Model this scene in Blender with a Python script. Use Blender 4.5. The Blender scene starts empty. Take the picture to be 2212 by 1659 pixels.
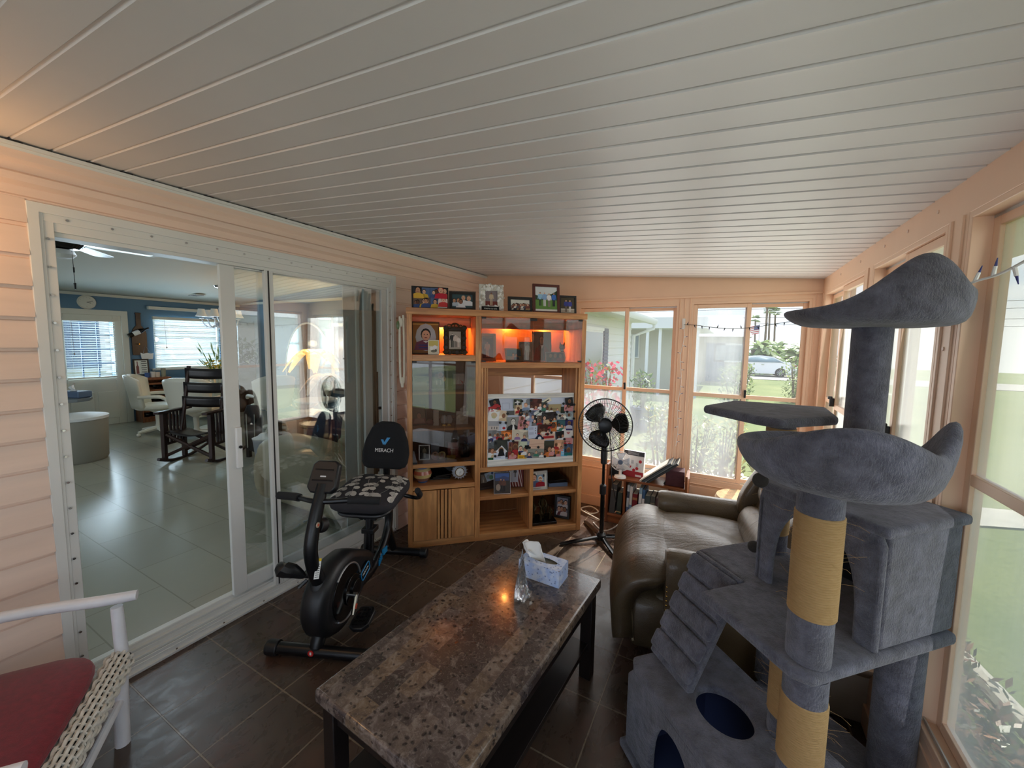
import bpy, math, random
from mathutils import Matrix, Vector
from math import sin, cos, pi, radians as RAD
SC=bpy.context.scene
COL=SC.collection
rnd=random.Random(7)
def L(r,g=None,b=None):
    """sRGB 0-255 to linear"""
    if g is None: r,g,b=r
    f=lambda c:(c/255/12.92) if c<=10.3 else ((c/255+.055)/1.055)**2.4
    return (f(r),f(g),f(b),1)
# ------------------------------------------------------------------ camera
def cam_axes(p,yw,r):
    cy,sy=cos(yw),sin(yw)
    fw=Vector((-sy*cos(p),cy*cos(p),-sin(p))); ri=Vector((cy,sy,0)); up=ri.cross(fw)
    return cos(r)*ri+sin(r)*up, -sin(r)*ri+cos(r)*up, fw
CR,CU,CF=cam_axes(.08558,.49069,.01668)
cd=bpy.data.cameras.new('camera'); cam=bpy.data.objects.new('camera',cd); COL.objects.link(cam)
cd.sensor_fit='HORIZONTAL'; cd.sensor_width=36; cd.lens=36*853.69/2212
cd.shift_x=-.00468; cd.shift_y=-.00814; cd.clip_start=.02; cd.clip_end=500
m3=Matrix((CR,CU,-CF)).transposed(); cam.matrix_world=Matrix.Translation((0,0,1.5))@m3.to_4x4()
SC.camera=cam
def ray(x,y): return (x-1116.35)/853.69*CR-(y-811.5)/853.69*CU+CF
def at(x,y,d): return Vector((0,0,1.5))+ray(x,y)*d      # point seen at photo pixel (x,y), d metres deep
# ------------------------------------------------------------------ view + world + sun
vs=SC.view_settings; SC.display_settings.display_device='sRGB'
vs.view_transform='Standard'; vs.look='None'; vs.gamma=1; vs.use_curve_mapping=False; vs.exposure=0.82
cy_=SC.cycles; cy_.max_bounces=9; cy_.diffuse_bounces=4; cy_.glossy_bounces=4; cy_.transmission_bounces=6; cy_.transparent_max_bounces=14
cy_.caustics_reflective=False; cy_.caustics_refractive=False; cy_.sample_clamp_indirect=6; cy_.use_denoising=True
SKY_STRENGTH=1.15
wd=bpy.data.worlds.new('sky'); SC.world=wd; wd.use_nodes=True
nt=wd.node_tree; nt.nodes.clear()
def wn(t,**k):
    n=nt.nodes.new(t)
    for a,b in k.items(): setattr(n,a,b)
    return n
tc=wn('ShaderNodeTexCoord'); sx=wn('ShaderNodeSeparateXYZ'); nt.links.new(tc.outputs['Generated'],sx.inputs[0])
r1=wn('ShaderNodeValToRGB'); nt.links.new(sx.outputs[2],r1.inputs[0])
e=r1.color_ramp.elements; e[0].position=0; e[0].color=(.80,.88,.96,1); e[1].position=.55; e[1].color=(.30,.50,.85,1)
mp=wn('ShaderNodeMapping'); mp.inputs['Scale'].default_value=(1,1,3.2); nt.links.new(tc.outputs['Generated'],mp.inputs[0])
nz=wn('ShaderNodeTexNoise'); nz.inputs['Scale'].default_value=3.4; nz.inputs['Detail'].default_value=7; nz.inputs['Roughness'].default_value=.6
nt.links.new(mp.outputs[0],nz.inputs['Vector'])
r2=wn('ShaderNodeValToRGB'); nt.links.new(nz.outputs[0],r2.inputs[0]); e=r2.color_ramp.elements; e[0].position=.42; e[1].position=.62
mx=wn('ShaderNodeMix',data_type='RGBA'); nt.links.new(r2.outputs[0],mx.inputs[0]); nt.links.new(r1.outputs[0],mx.inputs[6]); mx.inputs[7].default_value=(1.0,1.0,1.0,1)
bg=wn('ShaderNodeBackground'); nt.links.new(mx.outputs[2],bg.inputs[0]); bg.inputs[1].default_value=SKY_STRENGTH
wo=wn('ShaderNodeOutputWorld'); nt.links.new(bg.outputs[0],wo.inputs[0])
def lamp(name,typ,loc,energy,color=(1,1,1),target=None,**k):
    d=bpy.data.lights.new(name,typ); d.energy=energy; d.color=color
    for a,b in k.items(): setattr(d,a,b)
    o=bpy.data.objects.new(name,d); COL.objects.link(o); o.location=loc
    if target is not None: o.rotation_euler=(Vector(target)-Vector(loc)).to_track_quat('-Z','Y').to_euler()
    return o
SUN_DIR=Vector((-.10,-.53,-.85))
lamp('sun','SUN',(0,30,40),5,(1,.94,.84),target=Vector((0,30,40))+SUN_DIR,angle=RAD(.6))
# area lamps added inside the sunroom's windows to brighten it beyond the sky
lamp('rear_window_fill','AREA',(-.85,-2.5,1.15),8.5,(.60,.76,1),target=(-.85,0,1.15),shape='RECTANGLE',size=2.4,size_y=1.4)
lamp('side_window_fill','AREA',(.5,-1.0,1.15),5,(.70,.84,1),target=(-2,-1.0,1.0),shape='RECTANGLE',size=2.2,size_y=1.4)
lamp('left_back_window_fill','AREA',(-.80,3.42,1.1),4,(1,.97,.92),target=(-.80,0,1.25),shape='RECTANGLE',size=.8,size_y=1.35)  # lamps added just inside the back panes to lift the far end
lamp('right_back_window_fill','AREA',(.11,3.42,1.1),3.4,(1,.97,.92),target=(.11,0,1.25),shape='RECTANGLE',size=.75,size_y=1.35)
for y_,s_,e_ in ((2.95,.85,1.8),(2.03,.65,1.2),(1.0,1.05,1.3)): lamp('right_window_fill','AREA',(.548,y_,1.12),e_,(.96,.97,.95),target=(-3,y_,1.35),shape='RECTANGLE',size=s_,size_y=1.4)  # lamps added just inside the right panes to lift walls and ceiling
# the house interior: skylight's light, plus lamps added outside entry door and dining window
lamp('skylight_daylight','AREA',(-4.75,1.6,2.26),4,(.80,.93,1),target=(-4.75,1.6,0),shape='RECTANGLE',size=1.2,size_y=.5)
lamp('dining_window_fill','AREA',(-8.72,3.49,1.37),26,(.66,.84,1),target=(-4,3.49,1.3),shape='RECTANGLE',size=1.0,size_y=.8)
lamp('entry_window_fill','AREA',(-8.72,2.24,1.28),14,(.70,.86,1),target=(-4,2.24,1.2),shape='RECTANGLE',size=.55,size_y=.8)
lamp('living_window_daylight','AREA',(-4.6,-2.6,1.4),8,(.72,.87,1),target=(-4.6,3,1.2),shape='RECTANGLE',size=3.5,size_y=1.2)  # unseen lamp added to brighten the house interior
# warm table lamp on the siding wall, left of the picture
lamp('wall_lamp_glow','POINT',(-2.05,.10,1.86),2,(1,.55,.22),shadow_soft_size=.07)
# ------------------------------------------------------------------ materials
MATS={}
class G:
    def __init__(s,name):
        s.m=bpy.data.materials.new(name); s.m.use_nodes=True; s.t=s.m.node_tree; s.t.nodes.clear()
        s.out=s.n('ShaderNodeOutputMaterial'); MATS[name]=s.m
    def n(s,t,ins=None,**k):
        x=s.t.nodes.new(t)
        for a,b in k.items(): setattr(x,a,b)
        for a,b in (ins or {}).items(): s.set(x,a,b)
        return x
    def set(s,x,a,b):
        i=x.inputs[a]
        if isinstance(b,bpy.types.NodeSocket): s.t.links.new(b,i)
        elif isinstance(b,bpy.types.Node): s.t.links.new(b.outputs[0],i)
        else: i.default_value=b
    def coords(s,kind='Object',scale=(1,1,1),rot=(0,0,0)):
        tc=s.n('ShaderNodeTexCoord'); mp=s.n('ShaderNodeMapping',{0:tc.outputs[kind],'Scale':scale,'Rotation':rot}); return mp.outputs[0]
    def noise(s,vec,scale,detail=3,rough=.55,dist=0):
        return s.n('ShaderNodeTexNoise',{'Vector':vec,'Scale':scale,'Detail':detail,'Roughness':rough,'Distortion':dist}).outputs[0]
    def ramp(s,fac,*stops,interp='LINEAR'):
        r=s.n('ShaderNodeValToRGB',{0:fac}); cr=r.color_ramp; cr.interpolation=interp
        while len(cr.elements)<len(stops): cr.elements.new(.5)
        for e,(p,c) in zip(cr.elements,stops):
            e.position=p; e.color=c if not isinstance(c,(int,float)) else (c,c,c,1)
        return r.outputs[0]
    def mix(s,f,a,b,blend='MIX'):
        x=s.n('ShaderNodeMix',data_type='RGBA',blend_type=blend); s.set(x,0,f); s.set(x,6,a); s.set(x,7,b); return x.outputs[2]
    def math(s,op,a,b=0):
        x=s.n('ShaderNodeMath',operation=op); s.set(x,0,a); s.set(x,1,b); return x.outputs[0]
    def bump(s,h,strength,dist=.01):
        return s.n('ShaderNodeBump',{'Height':h,'Strength':strength,'Distance':dist}).outputs[0]
    def pbr(s,col,rough=.5,metal=0,normal=None,**k):
        p=s.n('ShaderNodeBsdfPrincipled',{'Base Color':col,'Roughness':rough,'Metallic':metal})
        if normal is not None: s.set(p,'Normal',normal)
        for a,b in k.items(): s.set(p,a.replace('_',' '),b)
        s.t.links.new(p.outputs[0],s.out.inputs[0]); return p
def mat(name,col,rough=.5,metal=0,var=0,vs=(8,8,8),bump=0,bs=(60,60,60),bd=.004,detail=3,**k):
    g=G(name); c=L(col) if len(col)==3 and max(col)>1.001 else tuple(col)
    base=c
    if var:
        n=g.noise(g.coords(scale=vs),1,detail)
        d=tuple(x*(1-var) for x in c[:3])+(1,); l=tuple(min(1,x*(1+var)) for x in c[:3])+(1,)
        base=g.ramp(n,(.3,d),(.7,l))
    nrm=g.bump(g.noise(g.coords(scale=bs),1,detail),bump,bd) if bump else None
    g.pbr(base,rough,metal,nrm,**k); return g.m
def emit(name,col,strength):
    g=G(name); x=g.n('ShaderNodeEmission',{0:L(col),1:strength}); g.t.links.new(x.outputs[0],g.out.inputs[0]); return g.m
# painted / printed surfaces: colour comes from the mesh's own colour attribute
g=G('paint'); a_=g.n('ShaderNodeVertexColor',layer_name='Col'); g.pbr(a_.outputs[0],.5)
g=G('print'); a_=g.n('ShaderNodeVertexColor',layer_name='Col'); g.pbr(a_.outputs[0],.38,Specular_IOR_Level=.3)
g=G('paint_gloss'); a_=g.n('ShaderNodeVertexColor',layer_name='Col'); g.pbr(a_.outputs[0],.16,Coat_Weight=.5)
g=G('paint_matte'); a_=g.n('ShaderNodeVertexColor',layer_name='Col'); g.pbr(a_.outputs[0],.85)
g=G('leaf_paint'); a_=g.n('ShaderNodeVertexColor',layer_name='Col')
d_=g.n('ShaderNodeBsdfDiffuse',{0:a_.outputs[0]}); t_=g.n('ShaderNodeBsdfTranslucent',{0:a_.outputs[0]}); gl=g.n('ShaderNodeBsdfGlossy',{0:(.9,.9,.9,1),1:.35})
x_=g.n('ShaderNodeMixShader',{0:.4}); g.t.links.new(d_.outputs[0],x_.inputs[1]); g.t.links.new(t_.outputs[0],x_.inputs[2])
y_=g.n('ShaderNodeMixShader',{0:.06}); g.t.links.new(x_.outputs[0],y_.inputs[1]); g.t.links.new(gl.outputs[0],y_.inputs[2]); g.t.links.new(y_.outputs[0],g.out.inputs[0])
def glass(name,tint,ior=1.5,haze=0,hazecol=(.9,.92,.95,1),streak=0,rough=0):
    """thin pane: clear transmission + Fresnel reflection (+ milky film that scatters light)"""
    g=G(name)
    tr=g.n('ShaderNodeBsdfTransparent',{0:tint}); gl=g.n('ShaderNodeBsdfGlossy',{0:(1,1,1,1),1:rough})
    cur=tr.outputs[0]
    if haze:
        tl=g.n('ShaderNodeBsdfTranslucent',{0:hazecol}); df=g.n('ShaderNodeBsdfDiffuse',{0:hazecol})
        hs=g.n('ShaderNodeMixShader',{0:.3}); g.t.links.new(tl.outputs[0],hs.inputs[1]); g.t.links.new(df.outputs[0],hs.inputs[2])
        f=haze
        if streak:
            nz=g.noise(g.coords(scale=(9,9,.9)),1,4); n2=g.noise(g.coords(scale=(2.5,2.5,2.0)),1,2)
            f=g.math('MULTIPLY',g.ramp(nz,(.3,1-streak),(.7,1.0)),g.ramp(n2,(.3,haze*.6),(.7,haze*1.35)))
        ms=g.n('ShaderNodeMixShader',{0:f}); g.t.links.new(cur,ms.inputs[1]); g.t.links.new(hs.outputs[0],ms.inputs[2]); cur=ms.outputs[0]
    fr=g.n('ShaderNodeFresnel',{0:ior})
    # symmetric thin pane: the same reflectance from both faces
    geo=g.n('ShaderNodeNewGeometry'); iv=g.math('DIVIDE',1.0,ior); io=g.math('ADD',g.math('MULTIPLY',geo.outputs['Backfacing'],g.math('SUBTRACT',iv,ior)),ior)
    lw=g.n('ShaderNodeLayerWeight',{0:.5}); fc=g.math('POWER',g.math('ABSOLUTE',lw.outputs['Facing']),5.0)
    r0=((ior-1)/(ior+1))**2*2
    ff=g.math('ADD',g.math('MULTIPLY',fc,1-r0),r0)
    m2=g.n('ShaderNodeMixShader',{0:ff}); g.t.links.new(cur,m2.inputs[1]); g.t.links.new(gl.outputs[0],m2.inputs[2])
    g.t.links.new(m2.outputs[0],g.out.inputs[0]); return g.m
glass('door_glass',(.92,.95,.95,1),1.7); glass('cabinet_glass',(.70,.67,.64,1),1.45); glass('clear_glass',(.94,.96,.96,1),1.5)
glass('vinyl_clear',(.88,.90,.90,1),1.35,haze=.03,rough=.25); glass('vinyl_hazy',(.84,.87,.89,1),1.35,haze=.30,streak=.5,rough=.4)
glass('vinyl_side',(.80,.82,.80,1),1.4,haze=.28,streak=.25,rough=.3); glass('table_glass',(.75,.88,.86,1),1.6)
mat('ceiling_white',(222,220,220),.45,var=.03,vs=(2,2,2),bump=.12,bs=(700,700,700),bd=.0008)
mat('siding_peach',(238,210,192),.5,var=.04,vs=(3,3,30),bump=.15,bs=(4,30,260),bd=.001)
mat('trim_peach',(245,208,178),.45,var=.03,vs=(4,4,4),bump=.08,bs=(40,40,40),bd=.001)
mat('alu_white',(226,226,222),.4,metal=.0,var=.04,vs=(20,2,2),bump=.05,bs=(80,80,80))
mat('alu_bare',(190,192,190),.35,metal=.7,var=.05,vs=(12,12,12)); mat('dark_gap',(38,34,34),.8)
mat('chrome',(210,210,210),.12,metal=1); mat('brass',(190,150,70),.25,metal=1); mat('black_plastic',(22,23,26),.42,bump=.06,bs=(500,500,500),bd=.0005)
mat('black_metal',(18,19,22),.32,metal=.2); mat('black_gloss',(12,12,13),.15); mat('black_fabric',(20,21,25),.9,bump=.3,bs=(900,900,900),bd=.001)
mat('white_paint',(228,228,232),.4,var=.05,vs=(14,14,14),bump=.1,bs=(50,50,50)); mat('white_plain',(236,236,234),.5); mat('cream_plastic',(232,228,214),.35)
mat('dark_wood',(50,30,24),.35,var=.35,vs=(30,30,3)); mat('espresso_wood',(28,22,21),.32,var=.25,vs=(30,4,30)); mat('rail_wood',(120,66,34),.4,var=.3,vs=(3,40,40))
mat('navy_cloth',(28,38,66),.9,bump=.3,bs=(200,200,200)); mat('red_cloth',(118,8,30),.85,var=.18,vs=(60,60,60),bump=.4,bs=(500,500,500),bd=.002,Sheen_Weight=.25)
mat('cream_vinyl',(226,222,206),.4,bump=.1,bs=(30,30,30)); mat('rope_white',(222,216,200),.75)
mat('tan_plush',(205,165,115),.95,var=.25,vs=(30,30,30),bump=.8,bs=(160,160,160),bd=.006,Sheen_Weight=.4)
mat('dark_pompom',(58,54,50),.95,bump=.9,bs=(300,300,300),bd=.004); mat('navy_lining',(52,62,100),.85)
# grey-blue plush of the cat tree
g=G('plush'); c=g.coords(); n1=g.noise(c,26,4,.65); n2=g.noise(g.coords(scale=(1,1,.45)),240,3,.7); n3=g.noise(c,5,3)
col=g.mix(g.ramp(n1,(.3,0),(.7,1)),L(74,75,88),L(122,123,140)); col=g.mix(g.ramp(n3,(.35,.45),(.65,0)),col,L(76,73,72))
h=g.math('ADD',g.math('MULTIPLY',n1,.8),g.math('MULTIPLY',n2,.5)); g.pbr(col,1.0,0,g.bump(h,.9,.012),Sheen_Weight=.35,Sheen_Roughness=.5,Specular_IOR_Level=.1)
# sisal rope
g=G('sisal'); c=g.coords(); n1=g.noise(g.coords(scale=(40,40,420)),1,3,.7); n2=g.noise(c,18,3)
wv=g.n('ShaderNodeTexWave',{'Vector':g.coords(rot=(0,.05,0)),'Scale':340,'Distortion':1.2,'Detail':2},wave_type='BANDS',bands_direction='Z')
col=g.mix(n1,L(212,166,104),L(250,214,158)); col=g.mix(g.ramp(wv.outputs[0],(.1,.45),(.45,0)),col,L(178,140,88))
g.pbr(col,.9,0,g.bump(g.math('ADD',wv.outputs[0],g.math('MULTIPLY',n1,.8)),.7,.004))
# leather
def leather(name,a,b,rough=.33):
    g=G(name); c=g.coords(); n=g.noise(c,4,4); v=g.n('ShaderNodeTexVoronoi',{'Vector':c,'Scale':150},feature='DISTANCE_TO_EDGE').outputs[0]
    w=g.noise(g.coords(scale=(5,16,5)),1,4,.6,1.5)
    h=g.math('ADD',g.math('MULTIPLY',g.ramp(v,(0,0),(.1,1)),.08),g.math('MULTIPLY',w,.9))
    g.pbr(g.mix(g.ramp(n,(.3,0),(.7,1)),L(a),L(b)),rough,0,g.bump(h,.35,.02),Coat_Weight=.25,Coat_Roughness=.25)
leather('leather_brown',(74,60,44),(104,88,64)); leather('leather_tan',(176,160,132),(206,190,160),.45)
# oak in two grain directions
def oak(name,sc,a=(180,116,68),b=(230,170,110)):
    g=G(name); c=g.coords(scale=sc); n=g.noise(c,1,6,.6,.6); w=g.n('ShaderNodeTexWave',{'Vector':c,'Scale':.55,'Distortion':7,'Detail':4,'Detail Scale':.7},wave_type='RINGS').outputs[0]
    f=g.noise(g.coords(scale=tuple(x*7 for x in sc)),1,2)
    col=g.mix(g.ramp(w,(.0,.25),(1,.85)),L(a),L(b)); col=g.mix(g.ramp(n,(.35,.45),(.6,0)),col,L(164,108,62)); col=g.mix(g.ramp(f,(.4,.3),(.55,0)),col,L(110,66,34))
    g.pbr(col,.38,0,g.bump(f,.12,.002),Coat_Weight=.15,Coat_Roughness=.3)
oak('oak_v',(9,9,.9)); oak('oak_h',(.9,9,9)); oak('oak_door',(4.5,9,.8))
oak('oak_shaded',(9,9,.9),(112,70,38),(150,104,62)); oak('mahogany',(1.2,14,14),(92,44,24),(140,78,44)); oak('mahogany_v',(14,14,1.2),(92,44,24),(140,78,44))  # back panels' oak carries the bays' inner shade in its colour
# faux marble table top: staggered blocks with dark fossil spots
g=G('marble_blocks'); c=g.coords(); br=g.n('ShaderNodeTexBrick',{'Vector':g.coords(rot=(0,0,pi/2)),'Color1':(0,0,0,1),'Color2':(1,1,1,1),'Scale':1,'Mortar Size':0,'Brick Width':.125,'Row Height':.058,'Bias':0.0},offset=.5)
cell=g.n('ShaderNodeTexWhiteNoise',{0:g.n('ShaderNodeVectorMath',{0:g.coords(),1:(.058,.125,1)},operation='SNAP').outputs[0]},noise_dimensions='2D').outputs[0]
bf=br.outputs[0]
n1=g.noise(c,24,6,.7,1.0); n2=g.noise(c,60,5,.75,2.2); n3=g.noise(c,9,3)
vo=g.n('ShaderNodeTexVoronoi',{'Vector':g.n('ShaderNodeVectorMath',{0:c,1:g.n('ShaderNodeVectorMath',{0:g.n('ShaderNodeTexNoise',{'Vector':c,'Scale':30}).outputs[1],1:(.03,.03,.03)},operation='MULTIPLY').outputs[0]},operation='ADD').outputs[0],'Scale':46}).outputs[0]
base=g.ramp(bf,(0,L(54,44,42)),(.35,L(92,80,76)),(.6,L(112,98,90)),(.8,L(120,100,80)),(1,L(84,74,72)))
base=g.mix(g.ramp(n1,(.35,.8),(.55,0)),base,L(70,58,54)); base=g.mix(g.ramp(n1,(.52,0),(.72,.7)),base,L(150,138,130))
base=g.mix(g.ramp(vo,(.18,.85),(.34,0)),base,L(30,22,22)); base=g.mix(g.ramp(n2,(.55,0),(.7,.45)),base,L(168,156,148))
g.pbr(base,.2,0,None,Coat_Weight=.35,Coat_Roughness=.08)
# brown slate floor tile, 0.30 m grid
g=G('floor_tile'); tc=g.n('ShaderNodeTexCoord'); mp=g.n('ShaderNodeMapping',{0:tc.outputs['Object'],'Location':(.397,-1.52,0)})
br=g.n('ShaderNodeTexBrick',{'Vector':mp.outputs[0],'Color1':(.35,.35,.35,1),'Color2':(.65,.65,.65,1),'Mortar':(0,0,0,1),'Scale':1,'Mortar Size':.0035,'Mortar Smooth':.3,'Brick Width':.3,'Row Height':.3},offset=0)
n1=g.noise(g.coords(scale=(2.2,2.2,1)),1,5,.6,.8); n2=g.noise(g.coords(scale=(14,9,1)),1,4,.65,.7)
col=g.ramp(n1,(.3,L(66,52,42)),(.5,L(84,68,56)),(.65,L(92,64,52)),(.8,L(76,66,58))); col=g.mix(g.ramp(n2,(.4,.35),(.65,0)),col,L(50,42,38)); col=g.mix(.22,col,br.outputs[0],'OVERLAY')
col=g.mix(br.outputs[1],col,L(128,112,94)); rg=g.ramp(n2,(.3,.22),(.7,.36))
g.pbr(col,rg,0,g.bump(g.math('ADD',g.math('MULTIPLY',br.outputs[1],-1.0),g.math('MULTIPLY',n2,.35)),.5,.004))
# pale glossy tile inside the house
g=G('house_tile'); br=g.n('ShaderNodeTexBrick',{'Vector':g.coords(rot=(0,0,0)),'Color1':L(166,164,148),'Color2':L(160,158,144),'Mortar':L(138,134,120),'Scale':1,'Mortar Size':.003,'Brick Width':.61,'Row Height':.31},offset=.5)
n1=g.noise(g.coords(scale=(3,3,3)),1,3); g.pbr(g.mix(g.ramp(n1,(.3,.25),(.7,0)),br.outputs[0],L(148,146,134)),.22,0,g.bump(n1,.03,.01),Specular_IOR_Level=.6)
mat('house_blue',(98,132,160),.7,bump=.1,bs=(200,200,200)); mat('house_ceiling',(212,216,208),.85,bump=.3,bs=(90,90,90),bd=.004); mat('house_white',(222,222,212),.6)
mat('grey_lam',(122,128,132),.3); mat('weathered_white',(225,224,218),.7,var=.3,vs=(3,60,60),bump=.3,bs=(6,80,80))
mat('shell_white',(226,224,216),.6,var=.25,vs=(45,45,45),bump=.9,bs=(45,45,45),bd=.012); mat('bronze',(70,58,34),.4,metal=.7,var=.4,vs=(40,40,40))
# outdoors
g=G('lawn'); c=g.coords(); n1=g.noise(c,.5,4); n2=g.noise(c,28,4,.7); col=g.mix(g.ramp(n1,(.3,0),(.7,1)),L(112,126,74),L(146,150,96)); col=g.mix(g.ramp(n2,(.35,.5),(.6,0)),col,L(92,110,62)); g.pbr(col,.9,0,g.bump(n2,.6,.03))
mat('asphalt',(178,172,164),.9,var=.08,vs=(3,3,3),bump=.3,bs=(60,60,60)); mat('concrete_pale',(206,198,186),.9,var=.1,vs=(4,4,4)); mat('mulch',(104,76,62),.95,var=.45,vs=(26,26,26),bump=.8,bs=(40,40,40),bd=.03)
mat('ext_white',(226,226,230),.6); mat('ext_beige',(196,190,176),.7); mat('ext_blue',(92,112,140),.6); mat('roof_grey',(176,172,166),.8,var=.1,vs=(6,6,6)); mat('window_dark',(120,140,150),.15)
mat('bark',(112,92,74),.9,var=.3,vs=(20,20,3),bump=.6,bs=(30,30,6)); mat('car_white',(228,230,234),.2,Coat_Weight=.8); mat('rubber',(34,34,36),.8); mat('silver',(190,192,196),.3,metal=.8)
mat('lamp_trunk',(96,62,40),.6,var=.3,vs=(20,20,60)); mat('mirror',(126,136,132),.08,metal=1); mat('clear_bin',(206,212,224),.3,Transmission_Weight=.35)
g=G('leaf_lamp_lit'); p=g.pbr(L(226,180,110),.6); g.set(p,'Emission Color',L(255,178,84)); g.set(p,'Emission Strength',1.1)
mat('leaf_lamp',(236,222,196),.6); emit('lamp_orange',(255,150,60),2.0); emit('skylight_panel',(214,236,255),2.2); mat('water_blue',(70,110,160),.2)
mat('flower_cloth',(48,46,50),.9,bump=.25,bs=(300,300,300)); mat('grip_foam',(26,27,30),.85,bump=.3,bs=(400,400,400)); mat('warm_grey',(150,146,134),.7)  # plain warm grey for the drum, blind side panel and tissue stack
mat('maroon',(74,34,42),.6,var=.15,vs=(40,40,40),bump=.2,bs=(200,200,200))
g=G('crystal'); gp_=g.n('ShaderNodeBsdfPrincipled',{'Base Color':(.96,.98,1,1),'Roughness':.03,'IOR':1.45,'Transmission Weight':.92}); g.t.links.new(gp_.outputs[0],g.out.inputs[0])
mat('bike_blue',(40,140,200),.4); mat('bulb_navy',(40,48,120),.3); mat('dark_wire',(56,58,56),.6); mat('blue_tub',(176,186,206),.5); mat('wicker',(216,212,202),.6,var=.12,vs=(60,60,60))

g=G('blind_slat'); d_=g.n('ShaderNodeBsdfDiffuse',{0:L(232,236,234)}); t_=g.n('ShaderNodeBsdfTranslucent',{0:L(226,236,240)}); x_=g.n('ShaderNodeMixShader',{0:.5}); g.t.links.new(d_.outputs[0],x_.inputs[1]); g.t.links.new(t_.outputs[0],x_.inputs[2]); g.t.links.new(x_.outputs[0],g.out.inputs[0])
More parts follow.
